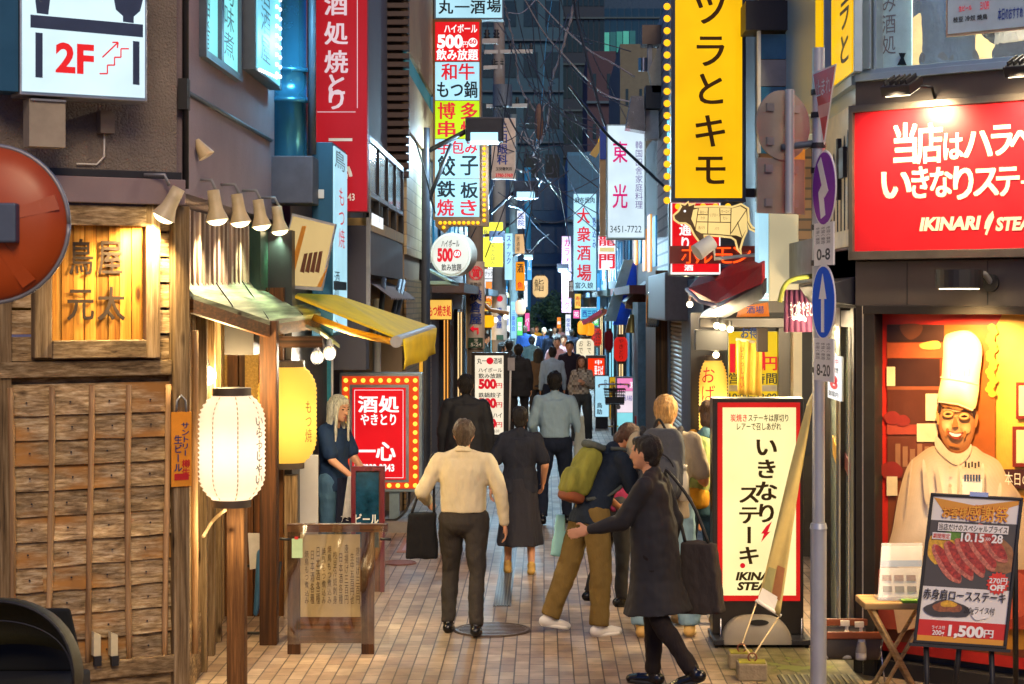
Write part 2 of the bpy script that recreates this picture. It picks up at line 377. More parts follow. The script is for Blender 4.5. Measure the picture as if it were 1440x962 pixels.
mr = t.nodes.new('ShaderNodeMapRange'); mr.inputs[1].default_value = .3; mr.inputs[2].default_value = .7; mr.inputs[3].default_value = .5; mr.inputs[4].default_value = 1.25; L(n1.outputs['Fac'], mr.inputs[0])
m2 = t.nodes.new('ShaderNodeMapRange'); m2.inputs[1].default_value = .3; m2.inputs[2].default_value = .7; m2.inputs[3].default_value = .72; m2.inputs[4].default_value = 1.15; L(n2.outputs['Fac'], m2.inputs[0])
mu = t.nodes.new('ShaderNodeMath'); mu.operation = 'MULTIPLY'; L(mr.outputs[0], mu.inputs[0]); L(m2.outputs[0], mu.inputs[1])
vm = t.nodes.new('ShaderNodeVectorMath'); vm.operation = 'SCALE'; L(br.outputs['Color'], vm.inputs[0]); L(mu.outputs[0], vm.inputs['Scale'])
L(vm.outputs[0], b.inputs['Base Color'])
rr = t.nodes.new('ShaderNodeMapRange'); rr.inputs[3].default_value = .42; rr.inputs[4].default_value = .75; L(n1.outputs['Fac'], rr.inputs[0]); L(rr.outputs[0], b.inputs['Roughness'])
bp = t.nodes.new('ShaderNodeBump'); bp.inputs['Strength'].default_value = .7; bp.inputs['Distance'].default_value = .006; bp.invert = True
L(br.outputs['Fac'], bp.inputs['Height']); L(bp.outputs[0], b.inputs['Normal'])
m_paver = m
# ================================================================ ground
g = MB(); g.poly([(-300, -40, 0), (300, -40, 0), (300, 400, 0), (-300, 400, 0)], m_paver); struct('ground', g)
# moss stains on the pavers by the shop
m, t, b = _base('moss'); L = t.links.new
tc = t.nodes.new('ShaderNodeTexCoord'); n1 = t.nodes.new('ShaderNodeTexNoise'); n1.inputs['Scale'].default_value = 5; n1.inputs['Detail'].default_value = 8; L(tc.outputs['Object'], n1.inputs[0])
gr = t.nodes.new('ShaderNodeTexGradient'); gr.gradient_type = 'SPHERICAL'; mpn = t.nodes.new('ShaderNodeMapping'); mpn.inputs['Scale'].default_value = (1.1, .7, 1); L(tc.outputs['Object'], mpn.inputs[0]); L(mpn.outputs[0], gr.inputs[0])
mu = t.nodes.new('ShaderNodeMath'); mu.operation = 'MULTIPLY'; L(n1.outputs['Fac'], mu.inputs[0]); L(gr.outputs['Fac'], mu.inputs[1])
mr = t.nodes.new('ShaderNodeMapRange'); mr.inputs[1].default_value = .12; mr.inputs[2].default_value = .5; mr.inputs[4].default_value = .75; L(mu.outputs[0], mr.inputs[0]); L(mr.outputs[0], b.inputs['Alpha'])
b.inputs['Base Color'].default_value = (.16, .17, .04, 1); b.inputs['Roughness'].default_value = .9; m_moss = m
g = MB(); g.poly([(-.9+1.75, 12, .006), (.9+1.75, 12, .006), (.9+1.75, 14.2, .006), (-.9+1.75, 14.2, .006)], m_moss)
tag(build('moss_stain', g, None, (1.75, 13.2, .006)), None, None, None, 'stuff')
# drain channel, manholes, repair patch
mb = MB(); a, c_ = P(705, 852, 15.83), P(716, 745, 21.1)
x0, y0, y1 = -.36, 15.8, 21.5
mb.box(x0-.075, x0+.075, y0, y1, .0, .004, m_dark)
for k in range(6): mb.box(x0-.066+k*.0235, x0-.056+k*.0235, y0, y1, .004, .010, pbr('drain slat', '#6e6c6a', .7))
solo('drain_channel', 'narrow slotted steel drain channel running along the paved alley', 'drain', mb, (x0, y0, 0))
def manhole(x, y, r, label, mat):
    mb = MB(); mb.disc((x, y, .002), (0, 0, 1), r, mat, 36, .006); mb.lathe((x, y, .008), [(r*.98, 0), (r*.98, .006), (r*.9, .006), (r*.9, 0)], 36, mat)
    for k in range(-4, 5):
        hl = math.sqrt(max(0, (r*.85)**2-(k*r*.2)**2)); mb.box(x-hl, x+hl, y+k*r*.2-.012, y+k*r*.2+.012, .008, .013, mat)
    solo('manhole_cover', label, 'manhole', mb, (x, y, 0))
m_iron = pbr('cast iron', '#6a5c50', .5, .5, .25, 12)
manhole((692-HX)/S(14.6), 14.65, .31, 'round iron manhole cover beside the black shoe of the man in cream shirt', m_iron)
manhole((563-HX)/S(18.5), 18.4, .17, 'small round rusty cover in the paving near the red bulb sign', pbr('rusty iron', '#7d4b3a', .6, .3))
mb = MB(); mb.box((566-HX)/S(20), (612-HX)/S(20), 19.2, 20.3, .0, .006, pbr('orange kerb tile', '#a5643a', .6)); mb.box((572-HX)/S(20), (612-HX)/S(20), 19.3, 20.2, .006, .01, pbr('pink cover', '#b98d84', .6))
solo('inspection_cover', 'square pinkish inspection cover with orange rim in the paving', 'inspection cover', mb, None)

# ================================================================ wooden tavern on the corner
FL = plane2(0, 11.45, 240, 12.0)
hx, hy = FL.pt(240, 900).x, 12.0
house = root('wooden_tavern', 'weathered wooden tavern with grey stucco upper floor on the street corner', 'building', (hx, hy, 0))
mb = MB(); u0 = FL.rect(-160, 545, 0, 925)[0]; u1 = FL.rect(0, 545, 240, 925)[2]
zt, zb = FL.rect(0, 540, 240, 925)[3], FL.rect(0, 540, 240, 925)[1]
nrow = 11; hrow = (zt-zb)/nrow
random.seed(3)
for k in range(nrow):
    z0 = zb+k*hrow-.03; z1 = z0+hrow+.035; tl = random.uniform(-.006, .006)
    cuts = [u0, u0+.75+random.uniform(-.2, .2), u1] if k % 3 == 0 else [u0, u1]
    for a, c_ in zip(cuts[:-1], cuts[1:]):
        o_b, o_t = .034+random.uniform(0, .014), .006
        j = [random.uniform(-.004, .004) for _ in range(12)]; q = 10
        tp = [FL.at(a+(c_-a-.003)*i/q, z1, o_t) for i in range(q+1)]; bt = [FL.at(a+(c_-a-.003)*i/q, z0+j[i]+tl*i/q, o_b) for i in range(q+1)]
        tb = [p-FL.n*.02 for p in tp]; bb = [p-FL.n*.024 for p in bt]
        vs = tp+bt+tb+bb; n_ = q+1; fs = []
        for i in range(q):
            fs += [(i, n_+i, n_+i+1, i+1), (2*n_+i, 2*n_+i+1, 3*n_+i+1, 3*n_+i), (n_+i, 3*n_+i, 3*n_+i+1, n_+i+1), (i, i+1, 2*n_+i+1, 2*n_+i)]
        mb.add(vs, fs, m_oldwood)
mb.slab(FL, u0, 0, u1, zt+.2, -.1, -.03, m_oldwoodx)
build('plank_wall', mb, house)
mb = MB(); random.seed(21)
for x in (40, 96, 152, 206):
    for k in range(nrow):
        u = FL.rect(x-1, 700, x+1, 720)[0]+random.uniform(-.02, .02); mb.disc(FL.at(u, zb+k*hrow+.05, .045), FL.n, .006, m_dark, 8, .004)
build('nails', mb, house)
for x in (13, 68, 124, 179, 231):
    u = FL.rect(x-1, 700, x+1, 720)[0]; mb = MB(); pts = []
    for i in range(13):
        f = i/12; pts.append(FL.at(u+.012*math.sin(f*3+x), zb-.03+(zt-zb+.02)*f, .06))
    mb.tube(pts, [.019+(.004 if i % 4 == 2 else 0) for i in range(13)], 8, m_bamboo)
    build('batten', mb, house)
mb = MB()   # sill, skirting, beam
us = (u0, FL.rect(0, 900, 240, 910)[2])
mb.slab(FL, us[0], zb-.13, us[1], zb-.02, -.05, .09, m_oldwoodx); build('sill', mb, house, bevel=.006)
mb = MB(); mb.slab(FL, us[0], 0, us[1], zb-.13, -.05, .03, m_oldwoodx); build('skirting', mb, house)
bz = FL.rect(20, 507, 237, 529)
mb = MB(); mb.slab(FL, u0, bz[1], bz[2], bz[3], -.02, .07, m_oldwoodx); build('beam', mb, house, bevel=.006)
mb = MB()   # upper boards round the signboard
zt2 = FL.rect(0, 287, 240, 505)[3]; zb2 = bz[3]; nr = 6; hr = (zt2-zb2)/nr
for k in range(nr):
    mb.slab(FL, u0, zb2+k*hr+.004, bz[2], zb2+(k+1)*hr-.012, -.03, .012+.01*(k % 2), m_oldwood)
build('upper_boards', mb, house, bevel=.003)
for x0, x1, nm in ((-30, 14, 'post'), (238, 260, 'corner_post')):
    r_ = FL.rect(x0, 300, x1, 900); mb = MB(); mb.slab(FL, r_[0], 0, r_[2], zt2, -.06, .1 if nm == 'corner_post' else .05, m_oldwoodz); build(nm, mb, house, bevel=.008)
# fascia, stucco upper wall
zf0, zf1 = FL.rect(90, 252, 240, 288)[1], FL.rect(90, 252, 240, 288)[3]
mb = MB(); mb.slab(FL, u0-1.5, zf0, bz[2]+.06, zf1, -.05, .16, m_mauvem); mb.slab(FL, u0-1.5, zf1, bz[2]+.05, zf1+.05, -.05, .12, m_dark); build('fascia', mb, house, bevel=.006)
mb = MB(); zu0 = zf1+.05
mb.slab(FL, u0-1.5, zu0, bz[2]+.02, 8.5, -.05, .1, m_stucco); build('stucco_wall', mb, house)
mb = MB(); xs_ = -2.36
mb.box(xs_-3.5, xs_, 12.06, 17.2, zu0-.12, 8.5, m_mauve); build('upper_side_wall', mb, house)
mb = MB()   # slim seams and pipes on the upper corner
mb.tube([(-2.33, 12.02, zu0-.1), (-2.33, 12.02, 8)], .022, 8, m_dark); mb.box(-2.37, -2.31, 11.97, 12.07, 3.85, 4.05, m_black)
mb.tube([(-2.345, 12.1, 3.98), (-2.345, 15.9, 3.99)], .016, 6, m_bluegrey); build('conduit', mb, house)
# recessed lower side wall, rear entrance wall
a0, a1 = V((-2.38, 12.08, 0)), V((-2.66, 15.3, 0)); W2 = Pl(a0, a1-a0); ln = (a1-a0).length
mb = MB(); k = 0; u = 0
while u < ln:
    wd = .17+.05*random.random(); mb.slab(W2, u, 0.0, min(ln, u+wd-.012), 2.72, -.06, .01+.012*(k % 2), m_oldwoodz); u += wd; k += 1
mb.slab(W2, 0, .0, .95, .42, .012, .05, m_oldwoodx)
for uu in (.9, 1.5, 2.05): mb.slab(W2, uu, 0, uu+.09, 2.7, .02, .09, m_oldwoodz)
build('side_boards', mb, house, bevel=.004)
mb = MB(); mb.tube([W2.at(.28+.02*math.sin(i), .25+i*.24, .07) for i in range(10)], .022, 8, m_bamboo); build('batten', mb, house)
mb = MB(); x = -2.9; k = 0
while x < -2.2:
    mb.box(x, x+.115, 15.3+.01*(k % 2), 15.4, 0, 2.72, m_brown); x += .125; k += 1
build('entrance_wall', mb, house)
m_straw = pbr('straw plaster', '#b99a5a', .95, var=.35, scale=60, bump=.8, bscale=90)
mb = MB(); mb.box(-2.72, -2.62, 15.27, 15.3, 1.45, 2.45, m_straw); mb.box(-2.47, -2.36, 15.27, 15.3, 1.5, 2.55, m_straw); build('plaster_strip', mb, house)
mb = MB(); mb.box(-3.2, -2.1, 15.4, 18.3, 0, 3.2, m_dark); build('rear_block', mb, house)
# corrugated screen under the lamps, green panel
mb = MB(); m_corr = wood('grey ribbed boards', '#6b5548', '#9a8374', '#c6b3a2', 'z', gscale=2, bump=.2); y = 12.15; k = 0
while y < 15.0:
    mb.box(-2.42, -2.375-.022*(k % 2), y, y+.09, 2.71, 3.22, m_corr); y += .095; k += 1
build('ribbed_screen', mb, house)
mb = MB(); mb.box(-2.44, -2.30, 15.0, 16.6, 2.7, 3.24, pbr('dark green panel', '#1c3a30', .35)); build('green_panel', mb, house)
# pent roof over the entrance
mb = MB(); A = [V((-2.42, 12.25, 2.73)), P(272, 421, 12.35), P(378, 457, 13.95), P(466, 444, 17.0), V((-2.36, 17.0, 2.73))]
m_roof = wood('roof boards', '#4c5244', '#7c8470', '#a8ae96', 'y', gscale=2, bump=.2)
mb.prism(A, (0, 0, .035), m_roof)
for f in (.25, .5, .75):
    pa = A[0].lerp(A[4], f); pb = (A[1].lerp(A[2], f*2) if f <= .5 else A[2].lerp(A[3], f*2-1)); d = V((0, .012, 0))
    mb.prism([pa-d+V((0, 0, .036)), pa+d+V((0, 0, .036)), pb+d+V((0, 0, .036)), pb-d+V((0, 0, .036))], (0, 0, .014), m_dark)
build('pent_roof', mb, house)
mb = MB()
for a, c_ in ((A[1], A[2]), (A[2], A[3])):
    mb.prism([a+V((0, 0, .0)), c_+V((0, 0, 0)), c_+V((0, 0, -.09)), a+V((0, 0, -.09))], V((-.04, .01, 0)), m_brownx)
build('eave_board', mb, house)
mb = MB(); px = -2.09
mb.box(px-.065, px+.065, 14.0, 14.13, 0, 2.46, m_brown); build('porch_pillar', mb, house, bevel=.006)
mb = MB(); mb.box(-2.42, -2.2, 14.0, 14.5, 2.2, 2.45, m_dark); mb.box(-2.45, -1.75, 14.6, 14.7, 2.24, 2.33, m_brownx); build('lintel', mb, house)
mb = MB()   # small secondary canopy at the back of the porch
q = [P(405, 452, 16.0), P(445, 452, 16.4), P(478, 486, 16.6), P(462, 480, 15.6)]
mb.prism([P(412, 452, 15.6), P(450, 470, 15.6), P(478, 490, 16.4), P(440, 452, 16.6)], (0, 0, .03), m_roof); build('porch_canopy', mb, house)
# foot brackets on the sill
for x in (129, 153):
    pc = FL.pt(x, 918, .12); mb = MB(); mb.prism([pc+V((0, 0, .0))-FL.u*.022, pc+FL.u*.022, pc+FL.u*.022+V((0, 0, .13)), pc-FL.u*.022+V((0, 0, .15))], -FL.n*.06, pbr('cream plastic', '#d8cba0', .5)); mb.obox(pc+V((0, 0, -.03)), FL.u*.022, V((0, 0, .03)), FL.n*.02, m_black)
    solo('wall_bracket', 'cream plastic bracket on the wooden sill, %s the dark stroller' % ('touching' if x == 129 else 'one step from'), 'bracket', mb, pc, 'brackets on the tavern sill')
# carved signboard
pc = FL.pt(130, 503, .1)
t_ = root('wooden_signboard', 'square amber wooden signboard with four brushed characters in a weathered frame', 'sign', pc)
mb = MB()
for i in range(8):
    xa, xb = 67+i*16.4, 67+(i+1)*16.4-1; mb.plate(FL, xa, 316, xb, 480, .03, .055+.004*(i % 2), m_amber)
bd = build('board', mb, t_)
mb = MB(); mi_ = pbr('ink', '#3a2a1c', .9, var=.3, scale=20)
for ch, x0, y0, x1, y1 in (('鳥', 92, 335, 128, 388), ('屋', 133, 335, 169, 388), ('元', 89, 402, 129, 452), ('太', 132, 402, 172, 452)): mb.text(FL, ch, x0, y0, x1, y1, mi_, .066, 'v', .022)
build('lettering', mb, t_)
mb = MB()
for x0, y0, x1, y1 in ((42, 290, 67, 503), (198, 290, 218, 503)): mb.plate(FL, x0, y0, x1, y1, .02, .11, m_oldwoodz)
for x0, y0, x1, y1 in ((67, 290, 198, 318), (67, 478, 198, 503)): mb.plate(FL, x0, y0, x1, y1, .02, .12, m_oldwoodx)
build('frame', mb, t_, bevel=.006)
# orange hanging plate on the corner post
pc = FL.pt(247, 683, .1); t_ = root('hanging_plate', 'narrow orange plate with blue and red writing on the corner post', 'sign', pc)
mo_ = pbr('orange plate paint', '#d98a1c', .5); mb = MB(); mb.plate(FL, 233, 578, 261, 682, .105, .115, mo_); build('plate', mb, t_)
mb = MB(); mbl = pbr('blue paint', '#1d2c66', .5); mrd = pbr('red paint', '#b3191b', .5)
mb.text(FL, 'サントリー', 246, 592, 258, 640, mbl, .118, 'v', .03); mb.text(FL, '生ビール', 236, 610, 248, 662, mbl, .118, 'v', .03); mb.text(FL, '樽生', 247, 644, 259, 668, mrd, .118, 'v', .03); mb.plate(FL, 237, 664, 257, 673, .1155, .118, mrd)
build('lettering', mb, t_)
mb = MB(); mb.tube([FL.pt(240, 578, .11), FL.pt(241, 562, .11), FL.pt(247, 555, .11), FL.pt(253, 562, .11), FL.pt(254, 578, .11)], .008, 6, m_grey); build('hook', mb, t_)

# ---- 2F box sign
pc = FL.pt(118, 140, .45); t_ = root('box_sign', 'large lit white box sign with bowls on a table and red 2F stairs', 'sign', pc)
m_lbox = glow('cool light panel', '#d4f0fa', .98); m_navy = pbr('navy sign film', '#2f3f5e', .5); m_redf = glow('red sign film', '#f0252a', .8)
SL_ = Pl(FL.at(0, 0, .46), FL.u)
mb = MB(); mb.plate(SL_, 28, -90, 207, 138, -.22, 0, m_alu); mb.plate(SL_, 0, -90, 27.5, 128, -.22, -.02, m_bluepaint); build('cabinet', mb, t_, bevel=.004)
mb = MB(); mb.plate(SL_, 31, -86, 203, 133, .0, .012, m_lbox); build('face_panel', mb, t_)
mb = MB()
for pts in (((42, 21), (200, 35), (200, 53), (42, 39)), ((49, 46), (59, 47), (59, 110), (49, 109)), ((186, 58), (195, 59), (195, 120), (186, 119)),
            ((45, -30), (73, -30), (67, 21), (51, 19)), ((158, -8), (200, 0), (196, 16), (187, 24), (187, 33), (172, 31), (172, 23), (162, 14))):
    mb.shape(SL_, pts, .012, .016, m_navy)
build('table_picture', mb, t_)
mb = MB(); mb.text(SL_, '2F', 77, 61, 131, 102, m_redf, .017, 'h', .035)
for a, c_ in (((139, 104), (150, 104)), ((150, 104), (150, 92)), ((150, 92), (160, 92)), ((160, 92), (160, 81)), ((160, 81), (169, 81)), ((169, 81), (169, 69)), ((169, 69), (180, 69)), ((143, 81), (165, 60)), ((165, 60), (157, 60)), ((165, 60), (164, 68))):
    p, q = SL_.pt(*a, .016), SL_.pt(*c_, .016); mb.tube([p, q], .0045, 4, m_redf)
build('lettering', mb, t_)
mb = MB(); mb.plate(SL_, 43, 139, 94, 206, -.17, -.03, pbr('box beige', '#9c907c', .6)); mb.plate(SL_, 44, 139, 94, 142, -.03, -.015, m_grey)
solo('meter_box', 'beige grey metal box fixed under the lit 2F sign', 'box', mb)
mb = MB(); pc = FL.pt(139, 175, .1); mb.prism([pc+FL.u*i*.045+V((0, 0, j*.07)) for i, j in ((-1, -1), (1, -1), (1, .6), (.5, 1), (-1, 1))], FL.n*.09, pbr('wall lamp taupe', '#77695c', .6)); mb.tube([FL.pt(138, 190, .13), FL.pt(138, 222, .13), FL.pt(128, 233, .12), FL.pt(100, 232, .12)], .006, 5, m_white)
solo('wall_sensor', 'small taupe sensor box with white cable on stucco wall', 'sensor', mb, pc)
mb = MB(); pc = V((-2.36, 12.55, 3.64)); mb.cyl(pc+V((.0, 0, .06)), pc+V((.07, 0, -.05)), .02, .06, 12, pbr('cream lamp', '#cdb68a', .5))
solo('wall_light', 'small cream cone light on the mauve upper wall', 'wall light', mb, pc)

# ---- eave lamps
m_bulbw = glow('warm bulb face', '#ffe9b0', 6.0)
spots = [(238, 290, 11.75), (283, 294, 12.7), (317, 298, 13.5), (348, 304, 14.45), (375, 312, 15.4)]
def make_eave_lamp(px, py, Y, i):
    c = P(px, py, Y); c.x += .1 if i else 0
    lab = ['cream cone lamp under the eave nearest to the amber signboard', 'cream cone lamp second from the amber signboard under the eave', 'cream cone lamp in the middle of the eave row', 'cream cone lamp just before the last of the eave row', 'cream cone lamp at the far end of the eave row by the blue duct box'][i]
    t_ = root('eave_lamp', lab, 'lamp', c, 'cone lamps along the tavern eave')
    tilt = Matrix.Rotation(R(28 if i == 0 else -8), 3, 'Y')
    mb = MB(); mc = pbr('lamp enamel', '#c9b78e' if i < 3 else '#a9b8a0', .4); mb.lathe(c, [(.0, .13), (.042, .13), (.045, .06), (.05, .0), (.078, -.075), (.08, -.08)], 20, mc, True, tilt); build('shade', mb, t_)
    mb = MB(); dn = tilt @ V((0, 0, -1)); mb.ell(c+dn*.07, (.07, .07, .045), m_bulbw, 18, tilt); build('bulb', mb, t_)
    mb = MB(); mb.tube([c+V((0, 0, .13)), c+V((-.03, 0, .2)), c+V((-.16, 0, .2))], .012, 6, m_grey); build('bracket', mb, t_)
    lamp('eave_light', 'SPOT', c+dn*.11, [120, 85, 72, 54, 42][i], [(1, .72, .34), (1, .78, .42), (1, .8, .5), (.85, 1, .55), (.6, 1, .6)][i], t_, .05, c+dn*1.0+V((-.32 if i else -.05, 0.25 if i == 0 else 0, 0)), 110, .7)
for i, s_ in enumerate(spots): make_eave_lamp(*s_, i)

# ---- lit windows on the upper side wall
SX = planeX(-2.36); m_cyan = glow('cyan window light', '#8ff2f4', .95); m_ink = pbr('ink dark', '#16323a', .6)
def upper_window(x0, x1, y0, y1, label, txt):
    pc = SX.pt((x0+x1)/2, y1, .03); t_ = root('shop_window', label, 'window', pc)
    mb = MB(); mb.plate(SX, x0, y0, x1, y1, .0, .02, m_cyan); build('pane', mb, t_)
    mb = MB(); mb.frame(SX, x0-1, y0, x1+1, y1+8, .05, .0, .05, m_bluegrey); build('frame', mb, t_)
    mb = MB()
    for s_, a, b_, c_, d_ in txt: mb.text(SX, s_, a, b_, c_, d_, m_ink, .025, 'v', .0)
    build('lettering', mb, t_)
upper_window(281, 303, -60, 80, 'tall cyan window with dark writing on mauve wall nearest the street corner', [('酒肴', 281, -20, 291, 70)])
upper_window(305, 331, -60, 98, 'tall cyan window with dark writing between the corner window and the lit dot panel', [('旬味煮', 310, -30, 325, 82)])
pc = SX.pt(356, 118, .1); t_ = root('led_panel', 'lit panel edged with white light dots beside the blue duct', 'sign', pc)
mb = MB(); mb.plate(SX, 337, -80, 376, 112, .02, .12, m_bluegrey); build('cabinet', mb, t_)
mb = MB(); mb.plate(SX, 338.5, -78, 372, 108, .12, .13, glow('pale led face', '#7fd6ee', .9)); build('face_panel', mb, t_)
mb = MB(); mb.text(SX, '居酒屋', 343, -30, 358, 90, m_ink, .134, 'v', .01); build('lettering', mb, t_)
mb = MB(); md_ = glow('white diode', '#f4ffff', 3)
for i in range(12):
    for x in (366, 371): p = SX.pt(x, 104-i*13.5+(x-366)*.8, .135); mb.ell(p, .018, md_, 8)
for i in range(8): mb.ell(SX.pt(341+i*3.6, 98+i*1.6, .135), .014, md_, 6)
build('light_dots', mb, t_); lamp('led_light', 'POINT', SX.pt(374, 60, .4), 14, (.25, .72, 1), t_, .1)

# ---- duct and box
Yd = 16.3; mb = MB(); m_duct = pbr('blue galvanised duct', '#3f8fb4', .25, .7, .12, 2)
cx, r_ = (406-HX)/S(Yd), 26/S(Yd); prof = [(r_, z) for z in (3.85, 4.35)]+[(r_+.012, 4.35), (r_+.012, 4.4)]+[(r_, z) for z in (4.4, 4.62)]+[(r_+.012, 4.62), (r_+.012, 4.66), (r_, 4.66), (r_, 8)]
mb.lathe((cx, Yd, 0), prof, 28, m_duct); mb.tube([(cx+r_+.05, Yd-.05, 3.9), (cx+r_+.05, Yd-.05, 8)], .035, 8, m_bluegrey)
t_ = root('exhaust_duct', 'fat blue metal exhaust duct rising over the eave lamps', 'duct', (cx, Yd, 3.4))
build('pipe', mb, t_)
mb = MB(); fb = flat(16.0); mb.plate(fb, 377, 219, 440, 286, -.45, 0, pbr('duct box', '#50586a', .5)); build('duct_box', mb, t_, bevel=.01)

# ---- beige tilted picture board
fb = flat(15.6); pc = fb.pt(428, 410); t_ = root('picture_board', 'leaning beige sign board showing skewers above the pent roof', 'sign', pc)
mb = MB(); q = [(411, 300), (472, 315), (452, 409), (386, 404)]; mb.shape(fb, q, -.1, 0, m_alu); build('cabinet', mb, t_)
mb = MB(); mb.shape(fb, [(412, 304), (470, 318), (451, 404), (388, 400)], 0, .008, glow('cream lit face', '#e6c888', .62)); build('face_panel', mb, t_)
mb = MB(); mg_ = pbr('ochre film', '#c7831e', .5); mb.shape(fb, [(425, 318), (431, 318), (411, 397), (403, 396)], .008, .012, mg_); mb.shape(fb, [(462, 372), (452, 404), (446, 403)], .008, .012, mg_)
for i in range(4): mb.shape(fb, [(428+i*7, 357-i), (433+i*7, 356-i), (428+i*7, 384), (422+i*7, 382)], .008, .014, pbr('skewer brown', '#5d3015', .5))
build('picture', mb, t_)

# ---- lanterns
def lantern(name, label, c, r, h, col, s, chars=None, group=None, post=None, ribs=22, capcol=None, txtcol=None, n=28, inner=0):
    t_ = root(name, label, 'lantern', V((c[0], c[1], c[2]-h/2)), group); c = V(c)
    mg = paper('paper '+col, col, s) if inner else glow('paper '+col, col, s); mb = MB(); prof = []
    for i in range(ribs*2+1):
        f = i/(ribs*2); z = -h/2+h*f; e = abs(2*f-1); rr = r*(1-(max(0, e-.45)/.55)**2.6*.42); prof.append((rr+(.0 if i % 2 else .011), z))
    mb.lathe(c, prof, n, mg); build('paper_shade', mb, t_)
    if inner: lamp('lantern_bulb', 'POINT', c+V((0, 0, -.03)), inner, (1, .9, .76), t_, .06)
    cc = capcol or pbr('lantern cap', '#40342a', .6); mb = MB(); rc = r*.60
    for zz in (-h/2-.05, h/2-.005): mb = MB(); mb.cyl(c+V((0, 0, zz)), c+V((0, 0, zz+.055)), rc, rc, n, cc); build('cap', mb, t_)
    if chars:
        mb = MB(); tm = txtcol or pbr('lantern ink', '#1c1611', .8)
        for s_, ang, z1, z0, wd in chars:
            k = len(s_); hh = (z1-z0)/k
            for i, ch in enumerate(s_):
                v, f = text_mesh(ch, .035); vs = []
                if ch == 'ー': v = [(.5+(y-.38), .38-(x-.5)) for x, y in v]
                for x, y in v:
                    th = R(ang)+(x-.5)*wd/r; z = z1-i*hh-hh+(y+.12)*hh; e = abs(2*(z/h)); rr = r*(1-(max(0, e-.45)/.55)**2.6*.42)+.014
                    vs.append(c+V((rr*math.sin(th), -rr*math.cos(th), z)))
                mb.add(vs, f, tm)
        build('lettering', mb, t_)
    return t_
Yl = 12.35; s_ = S(Yl); cw = P(326, 629, Yl)
lt = lantern('paper_lantern', 'big white lit paper lantern on a wooden post by the tavern', cw, 45/s_, 146/s_, '#fff3e0', 1.0, [('いらっしゃい', 62, .22, -.24, .09)], inner=.8)
mb = MB()
for a in range(8):
    th = R(a*45+20); pts = []
    for i in range(17):
        f = i/16; e = abs(2*f-1); rr = 45/s_*(1-(max(0, e-.45)/.55)**2.6*.42)+.004; pts.append(cw+V((rr*math.sin(th), -rr*math.cos(th), (f-.5)*146/s_)))
    mb.tube(pts, .0035, 4, pbr('lantern cord', '#b39a6a', .8))
build('ribs', mb, lt)
lamp('lantern_light', 'POINT', cw+V((.0, 0, -.55)), 14, (1, .75, .42), lt, .25)
mb = MB(); xp = (332-HX)/s_; mb.box(xp-.06, xp+.06, Yl-.02, Yl+.1, 0, cw.z-73/s_-.05, wood('lantern post wood', '#3a2414', '#6b4826', '#94693a', 'z', bump=.3)); solo('lantern_post', 'brown square wooden post carrying the white lantern', 'post', mb, (xp, Yl, 0), None, .006)
Yl = 15.2; s_ = S(Yl); cy = P(404, 583, Yl)
lantern('paper_lantern', 'yellow lit paper lantern half behind the porch pillar', cy, 40/s_, 134/s_, '#ffd968', .95, [('もつ焼', 52, .13, -.22, .075)], None, None, 22, None, pbr('faded lantern ink', '#8a6420', .8), inner=1.0)
mb = MB(); xp = (411-HX)/S(15.3); mb.box(xp-.05, xp+.05, 15.18, 15.28, 0, 1.18, m_oldwoodz); solo('lantern_post', 'grey weathered post under the yellow lantern', 'post', mb, (xp, 15.2, 0), None, .006)
# bare bulb under the porch
c = P(288, 528, 13.6); t_ = root('bulb_lamp', 'round warm bulb with dark cage hook hanging on the tavern side wall', 'lamp', c)
mb = MB(); mb.ell(c, .085, glow('bulb glass', '#ffdf9a', 5), 20); build('globe', mb, t_)
mb = MB(); mb.cyl(c+V((0, 0, .07)), c+V((0, 0, .16)), .05, .03, 12, m_dark); mb.tube([c+V((0, 0, .16)), c+V((-.03, 0, .26)), c+V((-.12, 0, .27))], .008, 6, m_dark); build('fitting', mb, t_)
lamp('bulb_light', 'POINT', c+V((.12, 0, -.02)), 36, (1, .68, .3), t_, .08)
# glass porch lanterns hanging at the back
for i, (px, py) in enumerate(((463, 496), (446, 502), (410, 508))):
    c = P(px, py, 15.9); t_ = root('cage_lantern', ['small caged glass lamp under the porch canopy tip', 'small caged glass lamp in the middle under the porch canopy', 'small caged glass lamp next to the porch pillar'][i], 'lamp', c, 'caged lamps in the porch')
    mb = MB(); mb.ell(c, (.05, .05, .06), glow('frosted porch glass', '#f3d9b4', .9), 12); build('globe', mb, t_)
    mb = MB()
    for a in range(6): th = a*math.pi/3; mb.tube([c+V((.055*math.cos(th)*math.sin(q), .055*math.sin(th)*math.sin(q), .066*math.cos(q))) for q in [j*math.pi/8 for j in range(9)]], .004, 4, m_dark)
    mb.cyl(c+V((0, 0, .055)), c+V((0, 0, .12)), .03, .02, 8, m_dark); build('cage', mb, t_); lamp('cage_light', 'POINT', c+V((.1, -.08, -.02)), 9, (1, .85, .62), t_, .06)

